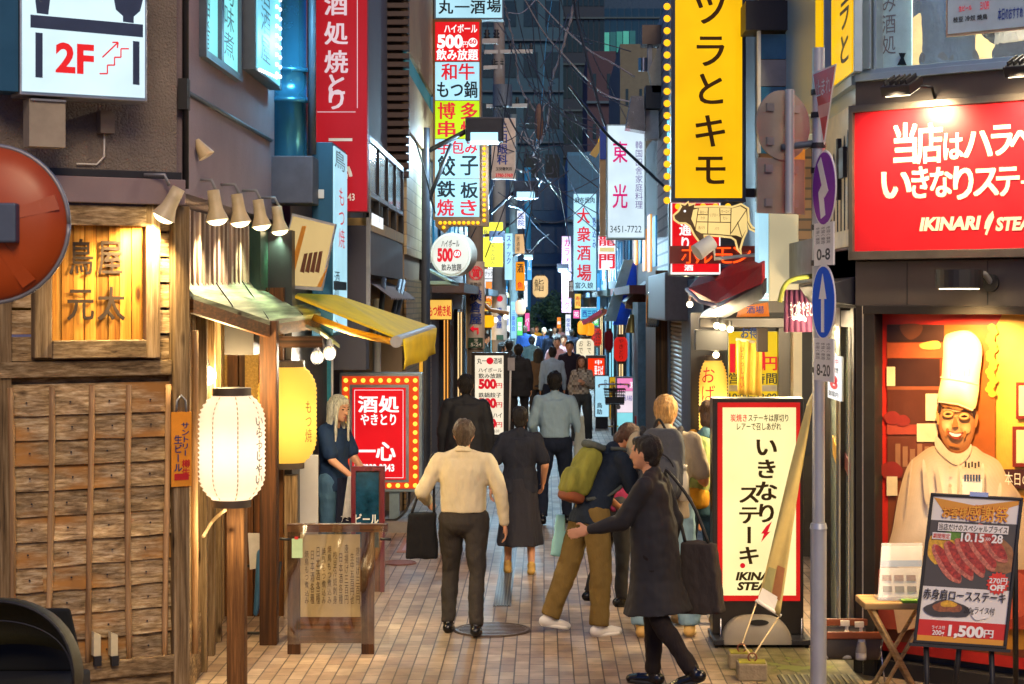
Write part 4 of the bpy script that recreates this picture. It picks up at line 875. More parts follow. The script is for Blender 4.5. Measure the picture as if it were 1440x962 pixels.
# ---- traffic sign pole
Yp = 12.0; sp_ = S(Yp); xp = (1151-HX)/sp_
t_ = root('sign_pole', 'slim grey steel pole with several traffic signs at the restaurant corner', 'traffic sign', (xp, Yp, 0))
m_pole = pbr('galvanised pole', '#aab0b6', .4, .4, .08); mb = MB(); zj = CH-(740-HY)/sp_; mb.cyl((xp, Yp, 0), (xp, Yp, zj), .053, .053, 20, m_pole); mb.cyl((xp, Yp, zj), (xp, Yp, 4.25), .041, .041, 20, m_pole); mb.cyl((xp, Yp, zj-.015), (xp, Yp, zj+.02), .058, .05, 20, m_pole)
for py in (130, 162, 205, 240, 320, 370, 520): z = CH-(py-HY)/sp_; mb.cyl((xp, Yp, z-.018), (xp, Yp, z+.018), .05, .05, 16, m_dark)
build('pole', mb, t_)
ang = R(81); TU = V((math.cos(ang), -math.sin(ang), 0)); PS = Pl((xp+.04, Yp-.07, 0), TU); PSn = PS.n
def psc(px, py):
    c = P(px, py, Yp-.32); mb = MB(); mb.tube([V((xp, Yp, c.z)), c-PS.n*.006], .012, 6, m_dark); build('sign_bracket', mb, t_); return c
mblue = pbr('traffic blue', '#1458d8', .8, var=.04, spec=.15); mwhite = pbr('traffic white', '#e8e6e2', .8, var=.04, spec=.15); mpurp = pbr('faded purple', '#8a3fa8', .8, var=.2, spec=.15)
m_red_t = pbr('traffic red', '#c21f2c', .35, var=.08)
c = psc(1159, 425); mb = MB(); mb.disc(c, PSn, .24, mwhite, 36, .006); mb.disc(c+PSn*.006, PSn, .225, mblue, 36, .003)
ar = [(-.028, -.19), (.028, -.19), (.028, .02), (.075, .02), (0, .18), (-.075, .02), (-.028, .02)]; mb.prism([c+TU*a+V((0, 0, b_))+PSn*.009 for a, b_ in ar], PSn*.003, mwhite); tag(build('one_way_sign', mb, t_), 'round blue sign with white upward arrow', None)
c = psc(1160, 265); mb = MB(); mb.disc(c, PSn, .24, mwhite, 36, .006); mb.disc(c+PSn*.006, PSn, .228, mpurp, 36, .003)
mb.prism([c+TU*a+V((0, 0, b_))+PSn*.009 for a, b_ in ((-.12, .16), (-.05, .2), (.1, -.02), (.02, -.06))], PSn*.003, mwhite); mb.prism([c+TU*a+V((0, 0, b_))+PSn*.009 for a, b_ in ((-.1, -.02), (-.02, .03), (.04, -.17), (-.05, -.19))], PSn*.003, mwhite); tag(build('round_sign', mb, t_), 'faded purple and white round sign', None)
c = psc(1160, 150); mb = MB(); tri = [(-.24, .24), (.24, .24), (0, -.24)]; mb.prism([c+TU*a+V((0, 0, b_)) for a, b_ in tri], PSn*.006, mwhite); mb.prism([c+TU*a*.92+V((0, 0, b_*.92+.008))+PSn*.006 for a, b_ in tri], PSn*.003, m_red_t)
mb.prism([c+TU*a+V((0, 0, b_))+PSn*.009 for a, b_ in ((-.125, .015), (.125, .015), (.085, -.065), (-.085, -.065))], PSn*.002, pbr('faded pink', '#d9a59a', .4))
q = Pl(c, TU); v, f = text_mesh('止まれ', .02); mb.add([q.at((x-1.5)*.1, .08+y*.12, .012) for x, y in v], f, mwhite); tag(build('stop_sign', mb, t_), 'red inverted triangle stop sign', None)
for py, txt in ((343, ('自転車', '0-8')), (506, ('自転車', '8-20'))):
    c = psc(1159, py); mb = MB(); mb.obox(c, TU*.2, V((0, 0, .135)), PSn*.004, mwhite)
    q = Pl(c, TU)
    for j in range(3): v, f = text_mesh('を除く車両', .0); mb.add([q.at(-.15+j*.11+y*.09, .11-x*.022, .006) for x, y in v], [tuple(reversed(z)) for z in f], m_txk)
    v, f = text_mesh(txt[1], .02); w_ = max(a for a, b_ in v); mb.add([q.at((x/w_-.5)*.28, -.1+y*.1, .006) for x, y in v], f, m_txk); build('plate', mb, t_)
# cross arm with sign backs
mb = MB(); z0 = CH-(205-HY)/sp_; xb = (1104-HX)/sp_; mb.tube([(xp, Yp, z0+.02), (xb-.02, Yp+.02, z0-.01)], .022, 8, m_bluegrey); mb.cyl((xb+.03, Yp, CH-(300-HY)/sp_), (xb+.03, Yp, CH-(126-HY)/sp_), .03, .03, 12, m_pole); build('cross_arm', mb, t_)
m_back = pbr('sign back', '#8a8580', .5, .4, .1); bn = V((.55, -.83, 0)).normalized(); bu = V((.83, .55, 0)).normalized()
c = P(1102, 175, Yp-.02); mb = MB(); mb.disc(c+V((0, .07, 0)), bn, .228, m_back, 40, .012)
for a in (-1, 1):
    for b_ in (-1, 1): mb.obox(c+bu*a*.11+V((0, 0, b_*.11))+V((0, .05, 0)), bu*.03, V((0, 0, .025)), bn*.012, m_grey)
tag(build('round_sign_back', mb, t_), 'grey back of a round sign', None)
c = P(1100, 261, Yp-.02); mb = MB(); mb.obox(c+V((0, .07, 0)), bu*.2, V((0, 0, .18)), bn*.006, m_back)
for a in (-1, 1):
    for b_ in (-1, 1): mb.obox(c+bu*a*.11+V((0, 0, b_*.11))+V((0, .055, 0)), bu*.03, V((0, 0, .025)), bn*.012, m_grey)
tag(build('square_sign_back', mb, t_), 'grey back of a square sign', None)

# ---- standing lit sign
Ys = 14.1; fs_ = flat(Ys); pc = fs_.pt(1066, 905); pc.z = 0
t_ = root('standing_sign', 'tall lit cream standing sign with red border and a grey water weight', 'sign', pc)
mb = MB(); mb.plate(fs_, 1002, 560, 1130, 892, -.22, 0, m_frm); build('cabinet', mb, t_, bevel=.006)
mb = MB(); mb.plate(fs_, 1009, 566, 1125, 845, 0, .008, glow('lit red border', '#d9201c', .75)); build('red_border', mb, t_)
mb = MB(); mb.plate(fs_, 1016, 573, 1119, 837, .008, .014, m_creaml); build('face_panel', mb, t_)
mb = MB(); mbrn = glow('lit brown film', '#3a2608', .6); o_ = .018
mb.text(fs_, 'ステーキは厚切り', 1052, 582, 1108, 593, mbrn, o_, 'h', .02); mb.text(fs_, 'レアーで召しあがれ', 1036, 594, 1098, 605, mbrn, o_, 'h', .02)
for i, ch in enumerate('いきなり'): mb.text(fs_, ch, 1060+(i % 2), 613+i*31, 1094, 643+i*31, mbrn, o_, 'v', .04)
for i, ch in enumerate('ステーキ'): mb.text(fs_, ch, 1037, 681+i*28.5, 1069, 709+i*28.5, mbrn, o_, 'v', .04)
mb.text(fs_, 'IKINARI', 1034, 804, 1098, 815, mbrn, o_, 'h', .05, .2); mb.text(fs_, 'STEAK', 1036, 818, 1092, 829, mbrn, o_, 'h', .05, .2); build('lettering', mb, t_)
mb = MB(); mb.text(fs_, '炭焼き', 1027, 582, 1050, 593, m_txr, o_, 'h', .02); mb.shape(fs_, [(1085, 733), (1079, 748), (1083, 747), (1070, 762), (1074, 750), (1070, 750), (1077, 740)], .014, .018, m_txr); mb.disc(fs_.pt(1044, 795, .014), (0, -1, 0), .02, m_txr, 14, .003); build('red_marks', mb, t_)
mb = MB(); mb.plate(fs_, 1000, 893, 1136, 900, -.3, .22, m_dark)
for x in (1012, 1125): mb.tube([fs_.pt(x, 895, .1), fs_.pt(x, 866, .1)], .008, 6, m_steel)
build('base_frame', mb, t_, bevel=.004)
for x in (1004, 1130):
    for oy in (.18, -.25): mb = MB(); p = fs_.pt(x, 908, oy); mb.cyl(p-V((.012, 0, 0)), p+V((.012, 0, 0)), .035, .035, 14, m_black); build('caster', mb, t_)
mb = MB(); cs = [(0, 0), (0, .16), (.03, .32), (.08, .5)]; pr = []
w0, h0 = 48.5/S(Ys), 38/S(Ys); cc = fs_.pt(1061, 899, .12); n_ = 40; vs = []; sec = []
for i in range(n_+1):
    f = i/n_*2-1; hh = h0*(1-abs(f)**3.2)**.55; sec.append((cc.x+f*w0, hh))
pts = [V((x, cc.y, cc.z+max(.035, h))) for x, h in sec]
for yy, kx, kz in ((.11, .96, .72), (.07, 1, .97), (0, 1, 1.0), (-.07, 1, .97), (-.11, .96, .72)):
    vs += [V((cc.x+(x-cc.x)*kx, cc.y-yy, cc.z+max(.03, h)*kz)) for x, h in sec]
m__ = n_+1; fcs = [(j*m__+i, j*m__+i+1, (j+1)*m__+i+1, (j+1)*m__+i) for j in range(4) for i in range(n_)]
b0 = len(vs); vs += [V((v.x, v.y, cc.z)) for v in vs[:m__]]+[V((v.x, v.y, cc.z)) for v in vs[4*m__:5*m__]]
fcs += [(i+1, i, b0+i, b0+i+1) for i in range(n_)]+[(4*m__+i, 4*m__+i+1, b0+m__+i+1, b0+m__+i) for i in range(n_)]+[(0, m__, 2*m__, 3*m__, 4*m__, b0+m__, b0), tuple([n_+j*m__ for j in range(4, -1, -1)]+[b0+n_, b0+m__+n_])]
mb.add(vs, fcs, pbr('water tank plastic', '#8f8779', .45, var=.06), True)
tank = build('water_tank', mb, t_)
mb = MB(); mb.disc(fs_.pt(1062, 868, .236), (0, -1, 0), .022, m_black, 20, .004, .075); build('grip_hole', mb, tank)
# tilted banner tied to blocks
q4 = [(1133, 577, 13.6), (1147, 541, 13.5), (1096, 866, 13.2), (1065, 844, 13.3)]
A_, B_, C_, D_ = [P(*q) for q in q4]; mnob = pbr('faded banner cloth', '#b5a264', .7, var=.15, scale=5)
t_ = root('tied_banner', 'faded slanting cloth banner roped down to concrete blocks before the lit cream sign', 'banner', P(1080, 850, 13.25))
mb = MB(); nu, nv = 6, 24; vs = []
for j in range(nv+1):
    for i in range(nu+1):
        a, b_ = i/nu, j/nv; p = A_.lerp(B_, a).lerp(D_.lerp(C_, a), b_); p.y += .03*math.sin(a*5+b_*6); vs.append(p)
mb.add(vs, [(j*(nu+1)+i, j*(nu+1)+i+1, (j+1)*(nu+1)+i+1, (j+1)*(nu+1)+i) for j in range(nv) for i in range(nu)], mnob, True); clo = build('cloth', mb, t_)
sm_ = clo.modifiers.new('thickness', 'SOLIDIFY'); sm_.thickness = .004
mb = MB(); m_pr = pbr('faded print', '#a06a42', .7); 
for a0, a1, b0, b1, mt in ((.1, .5, .82, .93, pbr('faded green print', '#8c8a5a', .7)), (.55, .9, .8, .94, m_pr), (.15, .85, .12, .17, m_pr), (.1, .9, .02, .1, pbr('print dark', '#6b4a32', .7))):
    mb.poly([A_.lerp(B_, a).lerp(D_.lerp(C_, a), b_)+V((0, -.012+.03*math.sin(a*5+b_*6), 0)) for a, b_ in ((a0, b0), (a1, b0), (a1, b1), (a0, b1))], mt)
build('print', mb, t_)
mb = MB(); mb.tube([D_+V((-.01, -.01, 0)), C_+V((.01, -.01, 0))], .014, 8, m_txw); mb.poly([D_.lerp(A_, .07)+V((0, -.015, 0)), C_.lerp(B_, .07)+V((0, -.015, 0)), C_+V((0, -.015, 0)), D_+V((0, -.015, 0))], m_txw); build('hem', mb, t_)
mb = MB(); rp = pbr('cord', '#d7c49a', .8); r1, r2 = P(1044, 905, 13.2), P(1058, 924, 12.8)
mb.tube([D_, r1, r2], .006, 5, rp); mb.tube([C_, r2], .006, 5, rp); build('rope', mb, t_)
m_conc = pbr('mossy concrete', '#8d7f66', .95, var=.3, scale=9, bump=.6, bscale=60); m_mosst = pbr('yellow green moss', '#8a8420', .95, var=.3, scale=20, bump=.5)
for (px, py, Y, ww, hh, lab) in ((1043, 936, 13.15, .095, .11, 'mossy concrete block behind the front block, under the tied banner'), (1058, 953, 12.75, .105, .12, 'front mossy concrete block with iron ring under the tied banner')):
    c = P(px, py, Y); c.z = 0; t_ = root('concrete_block', lab, 'block', c, 'concrete blocks holding the banner')
    mb = MB(); mb.prism([c+V((-ww, -.07, 0)), c+V((ww*.9, -.09, 0)), c+V((ww, .08, 0)), c+V((-ww, .1, 0))], (0, 0, hh), m_conc); build('block', mb, t_, bevel=.012)
    mb = MB(); mb.prism([c+V((-ww+.012, -.058, hh)), c+V((ww*.9-.012, -.078, hh)), c+V((ww-.012, .07, hh)), c+V((-ww+.012, .09, hh))], (0, 0, .006), m_mosst); build('moss_top', mb, t_)
    mb = MB(); mb.tube([c+V((.03*math.cos(a), 0, hh+.03+.03*math.sin(a))) for a in [i*math.pi/6 for i in range(13)]], .006, 5, pbr('rusty iron', '#7d4b3a', .6, .3)); build('ring', mb, t_)

# ---- easel board with the steak offer
class Skew:
    def __init__(s, A, B, C, D): s.A, s.B, s.C, s.D = A, B, C, D; s.n = (B-A).cross(D-A).normalized(); s.n = -s.n if s.n.y > 0 else s.n
    def rect(s, x0, y0, x1, y1): return x0, y1, x1, y0
    def at(s, a, b, off=0): return s.A.lerp(s.B, a).lerp(s.D.lerp(s.C, a), b)+s.n*off
    def pt(s, x, y, off=0): return s.at(x, y, off)
    def quad(s, mb, x0, y0, x1, y1, o0, o1, mat): return mb.prism([s.at(x0, y0, o0), s.at(x1, y0, o0), s.at(x1, y1, o0), s.at(x0, y1, o0)], s.n*(o1-o0), mat)
Ye = 11.55; A_, B_, C_, D_ = P(1309, 693, Ye+.12), P(1439, 700, Ye+.02), P(1409, 918, Ye-.1), P(1284, 904, Ye)
C_ = D_+(B_-A_); 
E = Skew(A_, B_, C_, D_); pc = V((D_.x+.35, Ye, 0))
t_ = root('easel_board', 'black framed easel poster offering steak, standing before the chef poster', 'menu board', pc)
mprint = lambda n_, c_: pbr('offer '+n_, c_, .4, var=.05)
mb = MB(); E.quad(mb, 0, 0, 1, 1, -.03, 0, m_black); build('backing', mb, t_)
mb = MB()
for q in ((0, 0, 1, .02), (0, .98, 1, 1), (0, .02, .035, .98), (.965, .02, 1, .98)): E.quad(mb, *q, 0, .02, m_black)
build('frame', mb, t_, bevel=.004)
mb = MB(); E.quad(mb, .035, .02, .965, .98, 0, .003, mprint('white', '#e9e4da')); E.quad(mb, .035, .84, .965, .98, .003, .005, mprint('red', '#cf2318')); E.quad(mb, .035, .945, .965, .98, .005, .007, mprint('gold', '#e09a2a')); E.quad(mb, .035, .18, .965, .62, .003, .0045, mprint('iron plate', '#4a4642'))
build('sheet', mb, t_)
mst = pbr('steak print', '#b23a2a', .35, var=.75, scale=45); mfat = pbr('steak fat', '#c9735a', .35, var=.6, scale=60); mgarn = pbr('corn print', '#e0a92a', .4, var=.4, scale=40)
mb = MB(); zz = .0048
def blob(cx, cy, rx, ry, rot, mat, n=18, wob=.1):
    global zz
    pts = []
    for i in range(n):
        a = 2*math.pi*i/n; rr = 1+wob*math.sin(a*3+cx*40)+wob*.6*math.sin(a*5+cy*30); x, y = rx*rr*math.cos(a), ry*rr*math.sin(a); c_, s_ = math.cos(rot), math.sin(rot)
        pts.append(E.at(min(.96, max(.04, cx+x*c_-y*s_*.9)), min(.62 if cy < .62 else .83, max(.1, cy+(x*s_+y*c_)*.62)), zz))
    mb.prism(pts, E.n*.0006, mat); zz += .0007
blob(.2, .36, .2, .16, -.3, mgarn); blob(.3, .27, .1, .07, 0, pbr('herb print', '#5d8a2a', .5, var=.4, scale=30)); blob(.8, .4, .2, .18, .4, pbr('potato print', '#9a6a3c', .4, var=.4, scale=30))
for i, (cx, cy) in enumerate(((.26, .47), (.38, .44), (.5, .41), (.62, .37), (.72, .32))):
    blob(cx, cy, .26, .085, .85, mfat, 22, .05); blob(cx+.02, cy-.01, .235, .06, .85, mst, 22, .06)
blob(.32, .765, .25, .09, 0, mprint('dark plate', '#3b3836')); blob(.32, .75, .16, .06, 0, pbr('steak small', '#9a5a34', .4, var=.5, scale=40)); blob(.33, .73, .09, .035, 0, mgarn); blob(.68, .79, .1, .05, 0, mprint('rice', '#f1ece0'))
build('food_picture', mb, t_)
mb = MB(); st_ = []
for i in range(32): a = 2*math.pi*i/32; rr = 1 if i % 2 else .82; st_.append(E.at(.83+.125*rr*math.cos(a), .575+.078*rr*math.sin(a), .0105))
mb.prism(st_, E.n*.001, mprint('burst red', '#d9301a')); st_ = [E.at(x, y, .005) for x, y in ((.04, .03), (.5, .07), (.96, .02), (.96, .05), (.6, .13), (.2, .15))]; mb.prism(st_, E.n*.0005, mprint('gold', '#e09a2a')); E.quad(mb, .07, .262, .27, .307, .0155, .0165, mprint('white', '#e9e4da')); E.quad(mb, .12, .195, .88, .25, .0155, .0165, mprint('white', '#e9e4da')); build('badges', mb, t_)
mb = MB(); mk_, mr_, mw_ = mprint('black', '#221a16'), mprint('red', '#cf2318'), mprint('paper white', '#f4f0e6')
E_t = [(mr_, 'お客様', .15, .085, .42, .165, .05), (mr_, '感謝祭', .42, .065, .86, .175, .05), (mk_, '当店だけのスペシャルプライス', .13, .2, .87, .246, .02), (mr_, '期間限定', .08, .268, .26, .302, .02), (mw_, '10.15', .38, .255, .63, .31, .03), (mw_, '>>>', .645, .27, .7, .305, .02), (mw_, '28', .71, .255, .83, .31, .03),
       (mk_, '赤身肩ロースステーキ', .05, .635, .93, .705, .03), (mk_, '200gライス付', .5, .735, .83, .785, .02), (mw_, '1,500', .36, .865, .74, .935, .045), (mw_, '円', .745, .88, .84, .935, .04), (mw_, 'ライス付', .18, .875, .32, .9, .02), (mw_, '200g', .19, .905, .32, .937, .02), (mw_, '270円', .735, .535, .925, .58, .03), (mw_, 'OFF', .75, .585, .91, .622, .05)]
for m_, s_, a, b_, c_, d_, bo in E_t: mb.text(E, s_, a, b_, c_, d_, m_, .0175, 'h', bo)
mgo = mprint('gold title', '#f0b02c')
for s_, a, b_, c_, d_ in (('お客様', .15, .085, .42, .165), ('感謝祭', .42, .065, .86, .175)): mb.text(E, s_, a, b_, c_, d_, mgo, .0195, 'h', .015)
build('lettering', mb, t_)
for a in (.14, .5, .84):
    mb = MB(); p = E.at(a, .99, -.02); mb.tube([p, V((p.x, p.y-.05+(.25 if a == .5 else 0), 0))], .018, 8, m_black); build('leg', mb, t_)
mb = MB(); p = E.at(.97, .3, -.03); mb.tube([p, V((p.x+.12, p.y+.45, 0))], .018, 8, m_black); build('leg', mb, t_)
mb = MB(); E.quad(mb, .42, -.02, .62, .01, -.02, .025, m_steel); E.quad(mb, -.04, 1.0, 1.04, 1.02, -.03, .04, m_black); build('clip', mb, t_)
# ---- side table, leaflet holder, basket, mat
Yt = 12.25; s_ = S(Yt); c = P(1262, 845, Yt); mlw = wood('pale table wood', '#b78d50', '#d5ae6e', '#e2c084', 'x', bump=.15)
t_ = root('folding_table', 'pale wooden folding side table beside the chef poster', 'table', (c.x, Yt, 0))
mb = MB(); mb.box(c.x-.25, c.x+.25, Yt-.18, Yt+.18, c.z-.03, c.z+.015, mlw); build('table_top', mb, t_, bevel=.008)
for yy in (-.14, .14):
    mb = MB(); mb.tube([(c.x-.19, Yt+yy, c.z-.03), (c.x+.13, Yt+yy, 0)], .014, 8, mlw); build('leg', mb, t_); mb = MB(); mb.tube([(c.x+.19, Yt+yy+.025, c.z-.03), (c.x-.15, Yt+yy+.025, 0)], .014, 8, mlw); build('leg', mb, t_)
c2 = V((c.x-.0, Yt, c.z+.02)); t_ = root('leaflet_holder', 'clear tiered leaflet holder filled with menus on the folding table', 'leaflet holder', c2)
mac = glassy('clear acrylic', (.9, .95, 1), .25, .05)
mb = MB(); mb.prism([c2+V((-.15, -.1, 0)), c2+V((.14, -.1, 0)), c2+V((.17, .03, .36)), c2+V((-.1, .03, .36))], (0, -.008, .0), mac); mb.box(c2.x-.15, c2.x+.14, c2.y-.12, c2.y+.06, c2.z, c2.z+.012, mac); build('stand', mb, t_)
mb = MB(); mpap2 = pbr('leaflet paper', '#e6dccb', .6)
for z0, z1, mt in ((.02, .2, mpap2), (.21, .25, pbr('leaflet blue', '#4c7fb5', .5)), (.25, .34, mpap2)):
    f0, f1 = z0/.36, z1/.36; L0 = lambda a, f: V((c2.x+(-.14+.045*f)+(.27+.0*f)*a, c2.y-.098+.13*f+.004, c2.z+.36*f))
    mb.prism([L0(0, f0), L0(1, f0), L0(1, f1), L0(0, f1)], (0, -.004, .0), mt)
for i in range(3):
    for j, mt in ((.14, pbr('leaflet food', '#7a4a30', .5, var=.4, scale=40)), (.07, pbr('leaflet text', '#5a5048', .6))):
        p = V((c2.x-.08+i*.08, c2.y-.103+.13*j/.36, c2.z+j)); mb.obox(p, V((.03, 0, 0)), V((0, .007, .018)), V((0, -.002, .0)), mt)
build('leaflets', mb, t_)
mb = MB(); mb.box(c.x+.0, c.x+.2, Yt-.18, Yt-.05, c.z+.016, c.z+.03, pbr('green leaflet', '#79b52c', .5)); solo('leaflet_pile', 'bright green leaflets lying on the folding table edge', 'leaflets', mb)
Yk = 12.75; c = P(1190, 930, Yk); c.z = 0; t_ = root('sling_rack', 'small wire rack with brown leather rails and grey cloth sling by the door', 'rack', (c.x, Yk, 0)); zk = CH-(890-HY)/S(Yk)
mlea = pbr('brown leather', '#7a3d1e', .45)
mb = MB()
for yy in (-.1, .14): mb.box(c.x-.22, c.x+.26, Yk+yy-.012, Yk+yy+.012, zk-.025+(yy > 0)*.05, zk+.025+(yy > 0)*.05, mlea)
build('rail', mb, t_, bevel=.006)
mb = MB()
for xx in (-.2, .24): mb.tube([(c.x+xx, Yk-.1, zk), (c.x+xx, Yk+.16, 0.01)], .006, 6, m_steel); mb.tube([(c.x+xx, Yk+.14, zk+.05), (c.x+xx, Yk-.14, 0.01)], .006, 6, m_steel)
build('wire_legs', mb, t_)
mb = MB(); vs = []
for i in range(2):
    for j in range(9): a = j/8*math.pi; vs.append(V((c.x-.2+.42*i, Yk+.02-.12*math.cos(a), zk-.2*math.sin(a)+.02*(j/8))))
mb.add(vs, [(j, j+1, 9+j+1, 9+j) for j in range(8)], pbr('grey felt', '#5a534d', .9), True); build('sling', mb, t_)
for i, (dx, lab, sp2) in enumerate(((-.16, 'white spray bottle in the leather rack, next to the steel pole', 1), (.0, 'white pump bottle in the middle of the leather rack', 1), (.09, 'clear white dispenser bottle in front in the leather rack', 0))):
    b0 = V((c.x+dx, Yk-.02-.05*(i == 2), zk-.17)); t_ = root('spray_bottle', lab, 'bottle', b0, 'bottles in the leather rack')
    mbt = pbr('bottle plastic', '#e4dfcf', .35); mb = MB(); mb.lathe(b0, [(.0, 0), (.036, 0), (.038, .02), (.036, .15), (.02, .18), (.014, .19), (0, .19)], 18, mbt); build('body', mb, t_)
    mb = MB(); mb.lathe(b0, [(.036+.004, .05), (.0395, .055), (.0395, .12), (.038, .125)], 18, pbr('bottle label', '#9a948a', .6)); build('paper_label', mb, t_)
    mb = MB(); mb.cyl(b0+V((0, 0, .19)), b0+V((0, 0, .225)), .012, .012, 10, mbt); mb.obox(b0+V((-.012, 0, .24)), V((.03, 0, 0)), V((0, .013, 0)), V((0, 0, .018)), mbt); build('nozzle', mb, t_)
mb = MB(); mb.box(1.62, 2.14, 11.9, 12.85, .0, .012, pbr('rubber mat', '#4c4a3c', .8))
for i in range(11): mb.box(1.64+i*.046, 1.655+i*.046, 11.92, 12.83, .012, .02, pbr('mat rib', '#7c7858', .7))
solo('door_mat', 'ribbed olive grey door mat in front of the restaurant door', 'mat', mb, (1.88, 12.4, 0))

# ================================================================ next shops along the alley
# bracket sign with yellow face
Yy = 17.5; fy = flat(Yy)
t_ = sign('vertical_sign', 'big yellow lit vertical sign with brown writing above the cow sign', 'sign', fy, (944, -140, 1049, 284), .3, glow('lit amber face', '#ffc20a', .9), pbr('navy cabinet', '#2c3950', .4, .3), [(glow('lit umber film', '#4a2c06', .4), s_, 973, y0, 1024, y0+52, 'v', .02) for s_, y0 in (('ツ', -14), ('ラ', 45), ('と', 99), ('キ', 158), ('モ', 212))], 5.5)
bulbs(t_, [fy.pt(938.5, 8+i*17.1, -.05) for i in range(-4, 17)], 5.0/S(Yy), m_bulbo)
mb = MB()
for i in range(5): mb.cyl(fy.pt(943, 165+i*17, -.32), fy.pt(943, 178+i*17, -.32), .012, .012, 8, glow('cyan tube', '#7fe0ff', 1.3))
build('tube_light', mb, t_)
mb = MB()
for y in (30, 270): mb.plate(fy, 1049, y-6, 1110, y+6, -.2, -.1, m_dark)
build('bracket', mb, t_)
bulbs(t_, [fy.pt(954+i*17.6, 290, -.04) for i in range(6)], 4.5/S(Yy), m_bulbo)
Yc = 17.7; fc = flat(Yc)
t_ = sign('box_sign', 'red lit box sign with white border behind the cow picture', 'sign', fc, (941, 284, 1014, 388), .2, [(m_txwl, 943, 285, 1013, 386), ], m_dark, [], 2)
mb = MB(); mb.plate(fc, 945, 286, 1011, 383, .012, .02, m_redl); build('red_panel', mb, t_)
mb = MB(); fc2 = Pl(fc.at(0, 0, .02), fc.u); mb.text(fc2, '通り', 955, 312, 972, 352, m_txwl, .004, 'v', .04); mb.text(fc2, '酒', 962, 372, 975, 381, m_txwl, .004, 'v', .04); mb.plate(fc, 941, 346, 1068, 371, .02, .035, pbr('maroon board', '#6b2320', .5)); build('lettering', mb, t_)
mb = MB(); fc3 = Pl(fc.at(0, 0, .07), fc.u); mneon = glow('orange neon', '#ff4a14', 2.0)
for i, (ch, x0, x1) in enumerate((('ホ', 958, 982), ('ル', 978, 1002), ('モ', 1006, 1030), ('ン', 1030, 1056))): mb.text(fc3, ch, x0, 343, x1, 373, mneon, 0, 'h', .0)
tag(build('neon_writing', mb, t_), 'orange neon characters on the maroon board', None)
# cow
fcw = flat(17.45); pc = fcw.pt(1005, 350); t_ = root('cow_sign', 'cream cow shaped sign with butchery cuts under the yellow sign', 'sign', pc)
cow = [(948, 309), (947, 303), (954, 297), (958, 290), (956, 286), (963, 288), (968, 284), (969, 289), (978, 286), (976, 291), (1000, 290), (1030, 291), (1042, 287), (1052, 293), (1053, 312), (1058, 320), (1066, 322), (1062, 326), (1054, 322), (1049, 310), (1050, 325), (1045, 336), (1041, 350), (1043, 358), (1037, 350), (1034, 338), (1028, 334), (1010, 332), (990, 331), (992, 345), (988, 356), (983, 356), (983, 340), (976, 330), (970, 318), (964, 314), (955, 314)]
mb = MB(); mb.shape(fcw, cow, -.05, 0, m_txbr); body = build('outline', mb, t_); mb = MB(); mb.tube([fcw.pt(x, y, .002) for x, y in cow+cow[:1]], .011, 6, glow('lit cow cream', '#ffdc8c', .85)); build('lit_rim', mb, t_)
mcw = glow('lit cow cream', '#ffdc8c', .85); cx, cy = 1008, 315
torso = [(975, 295), (984, 292.5), (1000, 292), (1030, 293), (1041, 290), (1049, 295), (1051, 310), (1048, 325), (1043, 334), (1035, 331), (1028, 331), (1008, 329), (986, 328), (979, 324), (975, 314), (972, 308)]
mb = MB(); mb.shape(fcw, torso, 0, .008, mcw); build('body_panel', mb, t_)
mb = MB()
for a, b_ in (((982, 293), (977, 327)), ((996, 292), (995, 329)), ((979, 312), (1027, 313)), ((1012, 293), (1013, 313)), ((1028, 293), (1027, 330)), ((980, 302), (995, 302)), ((1012, 302), (1028, 302)), ((1049, 296), (1028, 328)), ((1037, 312), (1043, 333))):
    mb.tube([fcw.pt(*a, .009), fcw.pt(*b_, .009)], .004, 4, m_txbr)
for s_, x, y in (('肩ロース', 984, 296), ('カタ', 985, 304), ('リブロース', 998, 300), ('サーロイン', 1014, 295), ('ヒレ', 1017, 304), ('肩バラ', 982, 318), ('バラ', 1005, 319)): mb.text(fcw, s_, x, y, x+len(s_)*3, y+5, m_txbr, .010, 'h', .0)
mb.ell(fcw.pt(963, 297, .004), .012, m_txwl, 8); build('cut_lines', mb, t_)
# grey spotlight on arm
c = P(990, 348, 17.0); t_ = root('spotlight', 'white drum spotlight on a long arm below the cow sign', 'lamp', c); d = V((-.5, -.2, -.35)).normalized()
mb = MB(); mb.cyl(c-d*.1, c+d*.09, .07, .078, 20, m_white); build('head', mb, t_)
mb = MB(); mb.tube([c-d*.09+V((.02, 0, -.02)), P(1005, 364, 17.05), P(1068, 358, 17.2)], .016, 8, m_white); build('arm', mb, t_)

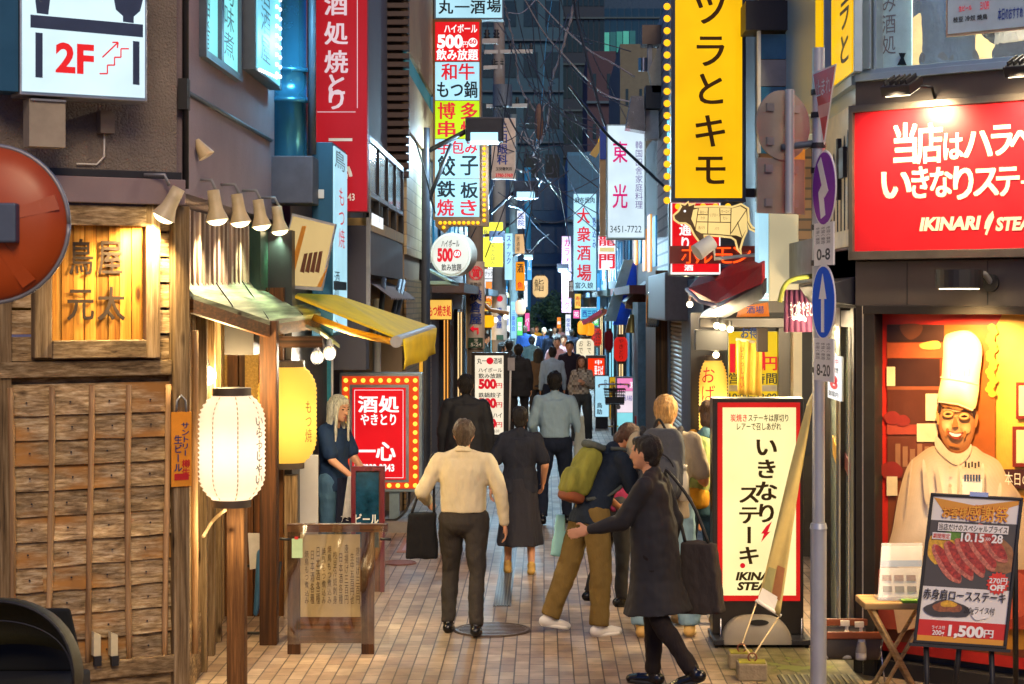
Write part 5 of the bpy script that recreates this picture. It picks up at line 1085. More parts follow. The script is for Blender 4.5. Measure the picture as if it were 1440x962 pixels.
# building behind the yellow sign (brown tile, blue glass) on the restaurant's alley side
bld = root('tiled_building', 'narrow tiled building with orange and blue pillars behind the yellow sign', 'building', (2.6, 17.6, 0))
m_tile = None
def tilemat(name, c1, c2, mort, w_=.2, h_=.1, ms_=.012, vx='X', vz='Z', rough=.5):
    if name in MATS: return MATS[name]
    m, t, b = _base(name); L = t.links.new; tc = t.nodes.new('ShaderNodeTexCoord'); sp = t.nodes.new('ShaderNodeSeparateXYZ'); cb = t.nodes.new('ShaderNodeCombineXYZ'); L(tc.outputs['Object'], sp.inputs[0]); L(sp.outputs[vx], cb.inputs['X']); L(sp.outputs[vz], cb.inputs['Y'])
    br = t.nodes.new('ShaderNodeTexBrick'); br.offset = 0; br.inputs['Scale'].default_value = 1; br.inputs['Brick Width'].default_value = w_; br.inputs['Row Height'].default_value = h_; br.inputs['Mortar Size'].default_value = ms_; br.inputs['Color1'].default_value = (*H(c1), 1); br.inputs['Color2'].default_value = (*H(c2), 1); br.inputs['Mortar'].default_value = (*H(mort), 1)
    L(cb.outputs[0], br.inputs['Vector']); L(br.outputs['Color'], b.inputs['Base Color']); b.inputs['Roughness'].default_value = rough
    bp = t.nodes.new('ShaderNodeBump'); bp.invert = True; bp.inputs['Strength'].default_value = .5; bp.inputs['Distance'].default_value = .01; L(br.outputs['Fac'], bp.inputs['Height']); L(bp.outputs[0], b.inputs['Normal'])
    MATS[name] = m; return m
mb = MB(); mb.box(2.2, 4.5, 17.9, 21, 2.9, 9, tilemat('brown tile', '#8a6a4c', '#6d5038', '#3c3430')); build('wall', mb, bld)
mb = MB(); mb.box(2.0, 2.25, 17.2, 17.6, 3.55, 9, tilemat('brown tile', '#8a6a4c', '#6d5038', '#3c3430')); build('tile_pier', mb, bld)
mb = MB(); fq = flat(16.9); mb.plate(fq, 1110, -150, 1132, 300, -.4, 0, pbr('orange render', '#b8762a', .8, var=.2, scale=20)); build('orange_pillar', mb, bld)
mb = MB(); mb.plate(fq, 1132.5, -150, 1150, 200, -.4, .02, m_blualu); mb.plate(fq, 1150.5, -150, 1156, 200, -.4, .0, m_bluegrey); build('blue_pillar', mb, bld)
mb = MB(); mb.plate(fq, 1068, 47, 1109, 82, -.1, -.05, pbr('blue glass', '#2f6a94', .15)); mb.plate(fq, 1068, 83, 1109, 120, -.1, -.05, m_grey); mb.plate(fq, 1048, 2, 1110, 43, -.4, .05, m_dark); mb.plate(fq, 1068, 121, 1109, 215, -.1, -.06, pbr('blue glass', '#2f6a94', .15)); mb.plate(fq, 1066, 40, 1070, 215, -.1, .0, m_white); build('glazing', mb, bld)
# cream box sign with cyan edge
fk = flat(16.6)
t_ = sign('box_sign', 'blank cream box sign with a cyan lit edge behind the traffic sign backs', 'sign', fk, (1081, 296, 1123, 423), .35, glow('soft cream face', '#efe0b4', .5), m_cream, [], .8)
mb = MB(); mb.plate(fk, 1067, 296, 1080.5, 423, -.3, .0, m_cyl); tag(build('lit_edge', mb, t_), 'cyan lit edge panel', None)
mb = MB()
for i in range(4):
    for j in range(2): mb.ell(fk.pt(1069.5+i*3.2, 414+j*5, .004), .008, md_, 6)
build('light_dots', mb, t_)
# purple awning with lamp
t_ = root('small_awning', 'small purple striped awning with yellow green top near the round lamp', 'awning', P(1115, 470, 15.3)); fa = flat(15.4); mlp = pbr('purple cloth', '#6b3450', .8, var=.25, scale=14)
mb = MB(); n_ = 24; vs = []
for j in range(2):
    for i in range(n_+1): f = i/n_; vs.append(fa.pt(1098-j*4+f*(42+j*6), 408+j*58, .25+.15*j+.015*math.sin(i*1.6)))
mb.add(vs, [(i, i+1, n_+2+i, n_+1+i) for i in range(n_)], mlp, True); ob = build('cloth', mb, t_); ob.modifiers.new('t', 'SOLIDIFY').thickness = .006
mb = MB(); mb.tube(catmull([fa.pt(1090, 425, .3), fa.pt(1096, 404, .3), fa.pt(1110, 393, .28), fa.pt(1142, 388, .25)]), .02, 8, pbr('lime edge', '#7d8030', .8)); mb.text(fa, 'もつ焼 やきとん', 1102, 423, 1138, 445, m_txw, .4, 'h', .0); build('valance', mb, t_)
c = P(1121, 455, 15.1); t_ = root('round_lamp', 'bright round warm lamp hanging under the purple awning', 'lamp', c)
dn = V((-.15, -.55, -.85)).normalized(); mb = MB(); mb.disc(c, dn, .095, glow('lamp disc', '#fff2cc', 8), 28, .01); build('lens', mb, t_); mb = MB(); mb.cyl(c-dn*.10, c-dn*.005, .05, .105, 24, m_white); build('shade', mb, t_)
lamp('round_light', 'SPOT', c+dn*.03, 170, (1, .76, .42), t_, .1, c+dn+V((-.35, 0, 0)), 160, .6)
# shop with the yellow poster
shop = root('corner_bar', 'small bar front with dark beams and posts behind the tall yellow lantern', 'shopfront', (2.2, 18.9, 0))
mb = MB(); fz = flat(18.8); mb.plate(fz, 972, 440, 1160, 640, -.2, -.05, m_dark); mb.box(1.95, 4.4, 18.9, 19.1, 0, 3, m_frm); build('wall', mb, shop)
mb = MB(); mb.plate(fz, 1093, 455, 1112, 700, -.05, .1, m_frm); mb.plate(fz, 1110, 440, 1122, 760, -.0, .3, m_cream); build('post', mb, shop)
mb = MB(); mb.plate(flat(17.6), 984, 447, 1112, 461, -.1, .0, m_frm); mb.plate(flat(17.7), 978, 464, 1024, 493, -.15, .0, pbr('black box', '#2b2a2a', .5)); mb.plate(flat(17.6), 1065, 461, 1080, 495, -.1, 0, pbr('brown flap', '#3c3028', .7)); build('beam', mb, shop, bevel=.006)
mb = MB(); mb.prism([P(984, 446, 18.6), P(1072, 400, 16.0), P(1072, 420, 16.0), P(1000, 458, 18.0)], (.05, .1, .06), pbr('black tarp', '#2f2f38', .4)); build('tarp_beam', mb, shop)
mb = MB(); mb.prism([P(1040, 432, 18.5), P(1080, 425, 18.2), P(1082, 445, 18.2), P(1036, 446, 18.5)], (0, .04, 0), pbr('orange strip', '#d9781c', .5)); mb.text(flat(18.1), '酒場', 1050, 430, 1074, 441, m_txb, 0, 'h', .02); build('lintel_panel', mb, shop)
t_ = root('red_awning', 'dark red folded cloth awning between the cow sign and the cream box sign', 'awning', P(1020, 425, 17.5)); mb = MB(); m_rcl = pbr('red canvas', '#a3121f', .75, var=.25, scale=5, bump=.3, bscale=12)
pts = [P(966, 407, 18.6), P(992, 380, 18.4), P(1072, 371, 16.4), P(1072, 400, 16.0), P(1006, 428, 17.6), P(978, 424, 18.5)]; mb.prism(pts, (.06, .25, .05), m_rcl); build('cloth', mb, t_, bevel=.02)
mb = MB(); mb.tube([P(966, 407, 18.5), P(984, 424, 17.9), P(1006, 430, 17.5)], .02, 8, pbr('grey seam', '#8a8494', .6)); build('rod', mb, t_)
t_ = sign('price_poster', 'yellow wall poster with big red 100 yen and opening hours', 'poster', Pl(fz.at(0, 0, .0), fz.u), (1024, 466, 1094, 562), .03, glow('lit poster yellow', '#f2cc1e', .7), m_white,
  [(m_txr, '100', 1026, 484, 1076, 521, 'h', .06), (m_txr, '円', 1074, 500, 1092, 521, 'h', .03), (m_txk, '営業時間', 1025, 524, 1092, 540, 'h', .03), (m_txk, '10:00~22:00', 1025, 553, 1092, 561, 'h', .03), (m_txb, 'お得', 1042, 460, 1066, 476, 'h', .04)], .5)
mb = MB(); mb.plate(fz, 1025, 541.5, 1093, 550, .012, .02, pbr('grey tape', '#a7a19a', .6)); build('tape', mb, t_)
t_ = root('cloth_strip', 'hanging yellow cloth strips with red specks before the yellow poster', 'cloth', P(1052, 560, 17.9)); mb = MB(); vs = []; n_ = 28; fcn = flat(17.9)
for j in range(9):
    for i in range(n_+1): f = i/n_; b_ = j/8; vs.append(fcn.pt(1037+f*34+(1-b_)*(f-.5)*2, 478+3*f+b_*76, .03*math.sin(f*19+b_*1.3)*(.4+.6*b_)))
mb.add(vs, [(j*(n_+1)+i, j*(n_+1)+i+1, (j+1)*(n_+1)+i+1, (j+1)*(n_+1)+i) for j in range(8) for i in range(n_)], pbr('yellow cloth', '#e6bd4a', .8, var=.1), True); ob = build('cloth', mb, t_); ob.modifiers.new('t', 'SOLIDIFY').thickness = .005
mb = MB(); mb.tube([fcn.pt(1035, 477, 0), fcn.pt(1073, 483, 0)], .015, 8, m_cream); mb.text(fcn, 'いらっしゃい', 1040, 486, 1046, 546, m_txr, .05, 'v', .0); build('rod', mb, t_)
lan = lantern('tall_lantern', 'tall cylindrical yellow lantern with thick red writing beside the curly haired person', P(1003, 573, 18.4), 19/S(18.4), 132/S(18.4), '#ffd86a', .95, [('おばんざい', -28, .42, -.5, .15)], None, None, 30, None, m_txr, inner=1.6)
for i, (px, py, Y, e) in enumerate(((1008, 458, 17.5, 4), (1016, 460, 17.5, 4), (1027, 463, 17.5, 4), (1007, 499, 17.9, 8), (970, 428, 18.6, 14))):
    c = P(px, py, Y); mb = MB(); mb.ell(c, .032, glow('bare bulb', '#fff0c0', 9), 12)
    t_ = root('bare_bulb', ['first small bare bulb in the trio under the dark beam', 'middle small bare bulb of the trio under the dark beam', 'last small bare bulb of the trio before the yellow poster', 'bare bulb shining on top of the tall yellow lantern', 'single glaring bulb on the post beside the red awning'][i], 'bulb', c, 'bare bulbs of the bar'); build('glass', mb, t_)
    mb = MB(); mb.cyl(c+V((0, 0, .025)), c+V((0, 0, .08)), .016, .016, 8, m_black); build('socket', mb, t_)
    lamp('bulb_glow', 'POINT', c-V((0, .05, .03)), e*.7, (1, .78, .45), t_, .04)
# ================================================================ left side beyond the tavern
t_ = sign('vertical_sign', 'long red vertical sign with pale lettering beside the blue duct', 'sign', flat(17.6), (443, -140, 517, 298), .12, glow('red acrylic', '#c21022', .6), pbr('red edge', '#8a3038', .5),  # face and lettering glow in place of light falling on the sign
  [(glow('pinkish white', '#e6ccd4', .75), s_, 456, y0, 490, y0+34, 'v', .03) for s_, y0 in (('酒', -11), ('処', 30), ('焼', 70), ('と', 102), ('り', 122))] + [(m_txw, '一', 462, 180, 496, 214, 'v', .04), (m_txw, '心', 462, 222, 496, 256, 'v', .04), (m_txw, '5232-2343', 455, 272, 499, 282, 'h', .02)], 1)
mb = MB(); f7 = Pl(flat(17.6).at(0, 0, .013), (1, 0, 0)); lw = glow('pinkish white', '#e6ccd4', .75)
for q in ((446, 157, 500, 158), (502, -100, 503, 152)): mb.plate(f7, *q, 0, .003, lw)
build('border_line', mb, t_)
# blue lit box sign on the wall (lit face towards the alley)
pX = planeX(-1.87); t_ = root('box_sign', 'narrow blue box sign with pale lit face before the red vertical sign', 'sign', P(470, 480, 16.9))
u0_, v0_, u1_, v1_ = 16.4, 2.3, 17.5, CH+(425-200)/S(16.4)
mb = MB(); mb.box(-2.06, -1.875, u0_, u1_, v0_, v1_, m_bluepaint); mb.box(-2.03, -1.95, u0_-.012, u0_, v1_-.5, v1_-.42, m_white); build('cabinet', mb, t_, bevel=.005)
mb = MB(); mb.box(-1.875, -1.86, u0_+.03, u1_-.03, v0_+.03, v1_-.03, m_cyl); build('face_panel', mb, t_)
mb = MB(); pF = planeX(-1.858); mb.text(pF, '鳥', 470, 212, 486, 240, m_txkl, 0, 'v', .0); mb.text(pF, 'もつ焼', 476, 262, 485, 350, m_txr, 0, 'v', .0); mb.text(pF, '酒処一心', 470, 380, 478, 470, m_txkl, 0, 'v', .0); mb.plate(pF, 469, 396, 487, 408, 0, .003, m_txkl); build('lettering', mb, t_)
# dark shop building with balcony
bl = root('balcony_building', 'dark grey shop building with railed balcony and brown side boards', 'building', (-2.2, 18.4, 0))
mb = MB(); mb.box(-4, -1.76, 18.3, 18.6, 1.93, 3.36, pbr('slate render', '#3c3d4c', .7, var=.1, scale=2)); mb.box(-4.5, -1.95, 18.6, 23, 3.0, 9, pbr('pale grey render', '#6e6a6a', .8, var=.12, scale=2)); mb.box(-4, -2.5, 18.6, 23, 0, 3.0, pbr('plum wall', '#3a3238', .7)); build('wall', mb, bl)
mb = MB(); mb.box(-2.2, -1.75, 18.32, 22.9, 2.88, 3.32, pbr('brown board', '#55504f', .6, var=.15, scale=2)); mb.box(-1.76, -1.72, 18.3, 18.36, 2.4, 3.7, m_grey); build('side_board', mb, bl)
mb = MB(); mb.box(-2.2, -1.74, 18.4, 22.9, 3.32, 3.44, pbr('yellow strip', '#b89a5c', .6, var=.2)); mb.box(-1.735, -1.73, 18.6, 19.9, 3.38, 3.5, m_whl); build('fascia', mb, bl)
mb = MB(); mb.box(-1.79, -1.73, 18.3, 22.8, 4.2, 4.26, m_grey); mb.box(-1.79, -1.73, 18.3, 22.8, 3.66, 3.71, m_grey)
for y in (18.3, 19.4, 20.5, 21.6, 22.7): mb.box(-1.79, -1.73, y, y+.06, 3.44, 4.26, m_dark)
build('railing', mb, bl)
mb = MB(); m_bg = pbr('railing glass', '#3f5878', .12, var=.5, scale=2)
for y in (18.36, 19.46, 20.56, 21.66): mb.box(-1.77, -1.75, y, y+1.04, 3.71, 4.2, m_bg)
build('railing_glass', mb, bl)
mb = MB(); n_ = 30; vs = []
for j in range(3):
    for i in range(n_+1): f = i/n_; vs.append(V((-1.95+.2*j*.9, 19.2+f*3.6, 2.86-.08*j-(.05+.03*(i % 2))*(j == 2))))
mb.add(vs, [(j*(n_+1)+i, j*(n_+1)+i+1, (j+1)*(n_+1)+i+1, (j+1)*(n_+1)+i) for j in range(2) for i in range(n_)], pbr('grey canopy cloth', '#77716f', .8, var=.2)); build('scalloped_canopy', mb, bl)
mb = MB()
for a, b_ in (((540, 392, 20), (533, 470, 19.6)), ((563, 395, 22), (551, 450, 20.5)), ((568, 396, 22.3), (557, 450, 20.8))): mb.tube([P(*a), P(*b_)], .03, 8, m_bluegrey)
mb.cyl(P(530, 420, 22.6), (P(530, 440, 22.6).x, 22.6, 0), .05, .05, 10, m_white); build('poles', mb, bl)
# yellow roller awning
t_ = root('roller_awning', 'yellow roller awning with silver tube reaching over the red bulb sign', 'awning', (-1.6, 18, 2.2))
m_yc = pbr('yellow canvas', '#dcbf1c', .75, var=.18, scale=3, bump=.2, bscale=30); a, b_, c_, d_ = P(404, 415, 15.6), P(474, 418, 16.4), P(606, 461, 18.0), P(558, 477, 15.6)
mb = MB(); mb.prism([a, b_, c_, d_], (0, 0, .02), m_yc); build('canvas', mb, t_)
mb = MB(); dv = (c_-d_).normalized()*.05; mb.cyl(d_-dv+V((0, 0, -.02)), c_+dv+V((0, 0, -.02)), .05, .05, 16, pbr('roller tube grey', '#a7a9ac', .55, .2)); build('roller_tube', mb, t_)
mb = MB(); n_ = 20; vs = []
for j in range(4):
    for i in range(n_+1): f = i/n_; p = d_.lerp(c_, f); vs.append(p+V((.05+.03*math.sin(f*9+j)*j/3, .03*j*math.sin(f*7), -.0-.085*j)))
mb.add(vs, [(j*(n_+1)+i, j*(n_+1)+i+1, (j+1)*(n_+1)+i+1, (j+1)*(n_+1)+i) for j in range(3) for i in range(n_)], m_yc, True); o_ = build('valance', mb, t_); o_.modifiers.new('t', 'SOLIDIFY').thickness = .008
mb = MB(); mb.tube([P(440, 446, 15.8), P(492, 466, 15.8), P(556, 482, 15.8)], .03, 8, pbr('ochre arm', '#b3852a', .5)); mb.prism([P(386, 410, 16.9), P(470, 412, 17.2), P(470, 420, 17.2), P(386, 418, 16.9)], (0, .2, 0), m_oldwoodx); build('arm', mb, t_)
# red sign with bulbs
Yr = 21.1; fr = flat(Yr); pc = fr.pt(535, 745); pc.z = 0
t_ = root('bulb_sign', 'red lit shop sign framed by glowing yellow bulbs on a grey post', 'sign', pc)
mfb = pbr('grey blue frame', '#8fa3ad', .4, .4); mb = MB(); mb.plate(fr, 477, 524, 594, 692, -.22, 0, mfb); build('cabinet', mb, t_, bevel=.01)
mb = MB(); mb.plate(fr, 481, 529, 589, 687, 0, .015, glow('lit orange border', '#e8481c', .8)); build('orange_border', mb, t_)
mb = MB(); mb.plate(fr, 492, 541, 575, 678, .015, .035, mfb); mb.plate(fr, 496, 545, 571, 674, .035, .05, m_redl); build('face_panel', mb, t_)
mb = MB(); o_ = .055
for s_, q, bo in (('酒', (505, 556, 531, 580), .05), ('処', (534, 556, 561, 580), .05), ('やきとり', (508, 581, 557, 598), .045), ('一', (502, 620, 528, 648), .06), ('心', (530, 620, 556, 648), .05), ('5232-2343', (509, 652, 555, 662), .035)): mb.text(fr, s_, *q, m_txwl, o_, 'h', bo)
mb.disc(fr.pt(505, 657, o_), (0, -1, 0), .035, m_txwl, 12, .003)
for q in ((499, 548, 567.5, 548.6), (499, 671, 567.5, 671.6), (499, 549, 499.6, 671), (567, 549, 567.6, 671)): mb.plate(fr, *q, .05, .054, m_txwl)
build('lettering', mb, t_)
xs_ = [486.5+i*12.2 for i in range(9)]; ys_ = [535+i*12.2 for i in range(13)]
bulbs(t_, [fr.pt(x, 535, .02) for x in xs_]+[fr.pt(x, 682.5, .02) for x in xs_]+[fr.pt(486.5, y, .02) for y in ys_[1:-1]]+[fr.pt(584, y, .02) for y in ys_[1:-1]], 3.3/S(Yr), m_bulby)
mb = MB(); mb.plate(fr, 547, 692, 561, 735, -.16, -.05, mfb); mb.box(pc.x-.35, pc.x+.45, Yr-.25, Yr+.25, 0, .12, pbr('stone plinth', '#8c8580', .8)); mb.tube(catmull([fr.pt(575, 692, -.1), fr.pt(574, 712, .05), fr.pt(560, 728, .1), fr.pt(543, 730, .1)]), .014, 6, m_black); build('post', mb, t_)
mb = MB()
# louvred and corrugated building
bc = root('corrugated_building', 'building with brown louvres and tan corrugated side wall behind the balcony', 'building', (-2.0, 23, 0))
mb = MB(); mb.box(-5, -1.75, 23.1, 28.4, 0, 9, pbr('tan render', '#8f7a62', .8, var=.12, scale=2)); build('wall', mb, bc)
mb = MB(); x0, x1 = (535-HX)/S(23), (575-HX)/S(23)
for k in range(46): z = 4.15+k*.105; mb.prism([(x0, 23.09, z), (x0, 23.0, z+.015), (x0, 23.0, z+.075), (x0, 23.09, z+.09)], (x1-x0, 0, 0), pbr('dark brown louvre', '#46383a', .6))
build('louvre_panel', mb, bc)
mb = MB(); mco = pbr('tan corrugated sheet', '#b08f66', .55, .1, .15, 2)
for z0, z1 in ((4.75, 5.45), (5.75, 8)):
    y = 23.05; 
    while y < 28.3: mb.cyl((-1.735, y+.06, z0), (-1.735, y+.06, z1), .055, .055, 8, mco); y += .13
build('corrugated_sheet', mb, bc)
mb = MB(); mb.box(-1.76, -1.73, 23.1, 28.3, 5.46, 5.74, glow('dim teal window', '#2c7f86', .35)); build('window_band', mb, bc)
mb = MB(); mb.box(-1.76, -1.715, 23.1, 28.3, 3.2, 4.72, tilemat('beige tile', '#b9a684', '#a9956f', '#7d705a', .3, .15, .006, 'Y')); mb.box(-1.77, -1.72, 23.1, 28.3, .0, 2.9, tilemat('brown brick tile', '#9a7a50', '#7c5f3c', '#5a4a36', .25, .07, .008, 'Y')); build('tile_wall', mb, bc)
mb = MB(); mb.box(-1.8, -1.3, 26.0, 28.2, 2.85, 2.9, pbr('pale green canopy', '#8fb0a4', .5)); mb.prism([(-1.75, 26, 3.1), (-1.3, 26, 2.86), (-1.3, 28.2, 2.86), (-1.75, 28.2, 3.1)], (0, 0, .03), pbr('pale green canopy', '#8fb0a4', .5)); build('canopy', mb, bc)
mb = MB(); mb.box(-1.74, -1.70, 25.5, 27.3, .9, 2.2, glow('amber lit panel', '#ffb63a', .75)); mb.box(-1.75, -1.72, 25.4, 25.5, .8, 2.4, m_dark); build('lit_panel', mb, bc)
t_ = sign('small_sign', 'small yellow lit sign with red characters under the pale green canopy', 'sign', flat(27.6), (601, 421, 636, 450), .15, glow('lit pale amber', '#ffc85a', .9), m_brown, [(m_txr, 'もつ焼き処', 603, 429, 634, 445, 'h', .04)], 1)
# street lamp
def street_lamp(label, x, Y, ztop, hx0, hx1, hy0, hy1, e, pole=True, arm_from=None, grp='street lamps along the alley'):
    s = S(Y); xw = (x-HX)/s; t_ = root('street_lamp', label, 'street lamp', (xw, Y, 0), grp)
    if pole: mb = MB(); mb.cyl((xw, Y, 0), (xw, Y, ztop), .085, .075, 16, pbr('dark lamp post', '#3a3d46', .45, .3)); build('pole', mb, t_)
    c = P((hx0+hx1)/2, (hy0+hy1)/2, Y); ww, hh = (hx1-hx0)/2/s, (hy1-hy0)/2/s
    mb = MB(); z0 = ztop-.35 if pole else c.z
    if arm_from: z0 = CH-(arm_from-HY)/s
    mb.tube([(xw, Y, z0), (c.x-ww*.5, Y, c.z+hh*.3)], .035, 8, m_dark)
    if pole: mb.tube([(xw, Y, z0-.8), (xw+(c.x-xw)*.45, Y, z0+(c.z-z0)*.4)], .03, 8, m_dark)
    build('arm', mb, t_)
    mb = MB(); mb.obox(c, V((ww, 0, 0)), V((0, .16, 0)), V((0, 0, hh)), pbr('lamp housing', '#2c2f3c', .4, .3)); build('housing', mb, t_, bevel=.02)
    mb = MB(); mb.obox(c+V((0, -.05, -hh-.012)), V((ww*.75, 0, 0)), V((0, .15, 0)), V((0, 0, .012)), glow('cool lamp glass', '#c8f1ff', 4)); mb.obox(c+V((0, -.168, -hh*.62)), V((ww*.72, 0, 0)), V((0, .006, 0)), V((0, 0, hh*.34)), glow('cool lamp front', '#a9e6ff', 1.6)); build('lens', mb, t_)
    lamp('street_light', 'POINT', c+V((0, -.08, -hh-.09)), e*2.6, (.5, .8, 1), t_, .12)
street_lamp('tall dark street lamp with box head beside the tower of menu signs', 597, 26, 5.05, 655, 708, 166, 200, 40)
street_lamp('box headed street lamp hanging in the tangle of cables past the eye clinic sign', 690, 42, 5.5, 722, 757, 255, 279, 150, False, 300)
street_lamp('street lamp in front of the yellow noodle sign', 676, 43, 4.4, 688, 710, 325, 339, 90, False, 332)
street_lamp('street lamp over the orange vertical sign far down the alley', 712, 58, 5.0, 735, 751, 351, 363, 150, False, 362)
street_lamp('small street lamp in front of the pink karaoke sign', 806, 60, 5.0, 783, 800, 371, 381, 150, False, 385)
# tower of menu signs
Yt_ = 28; ft = flat(Yt_); tw = root('menu_sign_tower', 'tall tower of lit red, pale blue and lime menu panels edged with bulbs', 'sign', ft.pt(645, 318))
mbz = pbr('bronze frame', '#6e4a26', .4, .4); mb = MB(); mb.plate(ft, 609, 27, 677, 309, -.3, 0, mbz); mb.plate(ft, 610, -40, 708, 27, -.3, -.0, m_bluegrey); build('cabinet', mb, tw)
m_lime = glow('lit lime face', '#c3e600', .85); mb = MB(); o_ = .016
panels = (('top', 613, -38, 706, 25, m_cyl), ('a', 612, 31, 674, 86, m_redl), ('b', 612, 87.5, 674, 141, m_cyl), ('c', 612, 142, 674, 195, m_lime), ('d', 612, 196, 674, 251, m_cyl), ('e', 612, 252, 674, 305, m_cyl))
for nm, x0, y0, x1, y1, mt in panels: mb = MB(); mb.plate(ft, x0, y0, x1, y1, 0, .012, mt); build('face_panel', mb, tw)
mb = MB(); dk = m_txkl
for s_, x0, y0, x1, y1, bo in (('丸', 617, 0, 637, 20, .03), ('一', 640, 0, 660, 20, .03), ('酒', 662, 0, 682, 20, .03), ('場', 685, -2, 704, 18, .03), ('もつ鍋', 615, 114, 671, 138, .03), ('餃', 616, 219, 640, 248, .03), ('子', 648, 217, 672, 247, .03), ('鉄', 615, 254, 640, 278, .03), ('板', 648, 256, 672, 279, .03)): mb.text(ft, s_, x0, y0, x1, y1, dk, o_, 'h', bo)
build('dark_lettering', mb, tw); mb = MB()
for s_, x0, y0, x1, y1, bo in (('和牛', 621, 89, 667, 113, .03), ('博', 616, 144, 640, 168, .03), ('多', 648, 144, 671, 168, .03), ('串', 616, 170, 640, 193, .03), ('焼', 648, 170, 671, 193, .03), ('手包み', 616, 198, 671, 217, .03), ('焼', 615, 280, 638, 304, .03), ('き', 648, 280, 670, 304, .03)): mb.text(ft, s_, x0, y0, x1, y1, m_txr, o_, 'h', bo)
build('red_lettering', mb, tw); mb = MB()
for s_, x0, y0, x1, y1, bo in (('ハイボール', 625, 34, 671, 47, .03), ('500', 615, 49, 651, 67, .05), ('円', 651, 58, 658, 67, .02), ('飲み放題', 614, 69, 672, 85, .035)): mb.text(ft, s_, x0, y0, x1, y1, m_txwl, o_, 'h', bo)
mb.disc(ft.pt(665, 60, .014), (0, -1, 0), 6.5/S(Yt_), m_txwl, 20, .003); build('white_lettering', mb, tw); mb = MB(); mb.text(ft, '60', 660, 55.5, 670, 62, m_txr, .02, 'h', .03); build('small_lettering', mb, tw)
mb = MB(); mb.plate(ft, 675.5, 197, 687, 318, -.3, .0, mbz); mb.plate(ft, 612, 309, 676, 318, -.3, 0, mbz); mb.shape(ft, [(612, 318), (632, 318), (625, 328)], -.3, 0, mbz); build('arrow_edge', mb, tw)
bulbs(tw, [ft.pt(681, 202+i*7.2, .02) for i in range(16)]+[ft.pt(672-i*6.6, 313.5, .02) for i in range(9)]+[ft.pt(624, 320, .02)], 2.6/S(Yt_), m_bulbo)
# round sign
Yo = 27; c = P(634, 358, Yo); t_ = root('round_sign', 'round white lit drum sign with red 500 yen', 'sign', c); nn = V((-.3, -.95, 0)).normalized(); rr_ = 30.5/S(Yo)
mb = MB(); mb.cyl(c, c-nn*.26, rr_, rr_, 40, pbr('drum white', '#d9d3c6', .35)); build('drum', mb, t_, bevel=.015)
mb = MB(); mb.disc(c, nn, rr_*.9, glow('lit soft white', '#f7f1e4', .62), 40, .012); build('face_panel', mb, t_)
q = Pl(c+nn*.012, V((.95, -.3, 0))); mb = MB()
for s_, x0, y0, x1, y1, m_, bo in (('ハイボール', 621, 337, 646, 348, m_txkl, .02), ('500', 615, 349, 637, 367, m_txr, .05), ('飲み放題', 621, 371, 649, 381, m_txkl, .02)): mb.text(q, s_, x0, y0, x1, y1, m_, .004, 'h', bo)
mb.disc(q.pt(643, 357, .002), nn, 6/S(Yo), m_txr, 18, .003); mb.text(q, '60', 639, 353, 647, 360, m_txwl, .008, 'h', .03); build('lettering', mb, t_)
mb = MB(); mb.tube([c-nn*.13+V((0, 0, 0)), V((-1.75, Yo+.2, c.z))], .04, 8, m_dark); build('bracket', mb, t_)
# eye clinic sign, utility poles
sign('hanging_sign', 'cream unlit hanging sign with navy characters among the cables', 'sign', flat(40), (691, 166, 725, 252), .15, pbr('clinic cream', '#d8c8b4', .5), m_white, [(m_txb, '三田眼科', 699, 172, 714, 232, 'v', .03), (m_txk, '玉突電気店', 697, 235, 720, 240), (m_txr, '3780-5969', 697, 244, 721, 249)], 1)
def util_pole(label, x, Y, r, top, arms=(), wrap=None, mat=None):
    s = S(Y); xw = (x-HX)/s; t_ = root('utility_pole', label, 'utility pole', (xw, Y, 0), 'utility poles along the alley')
    mb = MB(); mb.cyl((xw, Y, 0), (xw, Y, top), r, r*.75, 18, mat or pbr('concrete pole', '#7b736c', .85, var=.15, scale=4)); build('pole', mb, t_)
    for (ax0, ax1, ay) in arms:
        a, b_ = P(ax0, ay, Y), P(ax1, ay-1, Y); mb = MB(); mb.obox((a+b_)/2+V((0, -.1, 0)), (b_-a)/2, V((0, .05, 0)), V((0, 0, .05)), pbr('pale steel arm', '#9a9690', .5, .3)); build('cross_arm', mb, t_)
        mb = MB()
        for f in (.55, .75, .97): p = a.lerp(b_, f)+V((0, -.1, .05)); mb.lathe(p, [(.03, 0), (.07, .03), (.03, .06), (.07, .1), (.03, .13), (.05, .17), (0, .18)], 10, m_black)
        build('insulator', mb, t_)
    return t_
t_ = util_pole('concrete utility pole wrapped in a white advertising plate with blue characters', 668.5, 36, .17, 8.4, ((640, 700, 60),))
Yq = 36; c = V(((668.5-HX)/S(Yq), Yq, 0)); rp_ = .185
def cylplate(mb, c, r, z0, z1, mat, a0=-80, a1=80, n=20):
    vs = []
    for z in (z0, z1):
        for i in range(n+1): a = R(a0+(a1-a0)*i/n); vs.append(c+V((r*math.sin(a), -r*math.cos(a), z)))
    mb.add(vs, [(i, i+1, n+2+i, n+1+i) for i in range(n)], mat, True)
def zpx(py, Y): return CH-(py-HY)/S(Y)
mb = MB(); cylplate(mb, c, rp_, zpx(490, Yq), zpx(368, Yq), pbr('plate white', '#cfc6be', .5)); build('plate', mb, t_)
fq_ = Pl((0, Yq-rp_-.012, 0), (1, 0, 0)); mb = MB()
mb.text(fq_, '横倉屋', 660, 407, 678, 456, m_txb, 0, 'v', .03); mb.text(fq_, '家飾品', 661, 397, 677, 402, m_txk, 0, 'h', .02); mb.text(fq_, '質', 663, 377, 676, 391, m_txr, 0, 'v', .02); build('lettering', mb, t_)
mb = MB(); cc = fq_.pt(669.5, 384, .0)
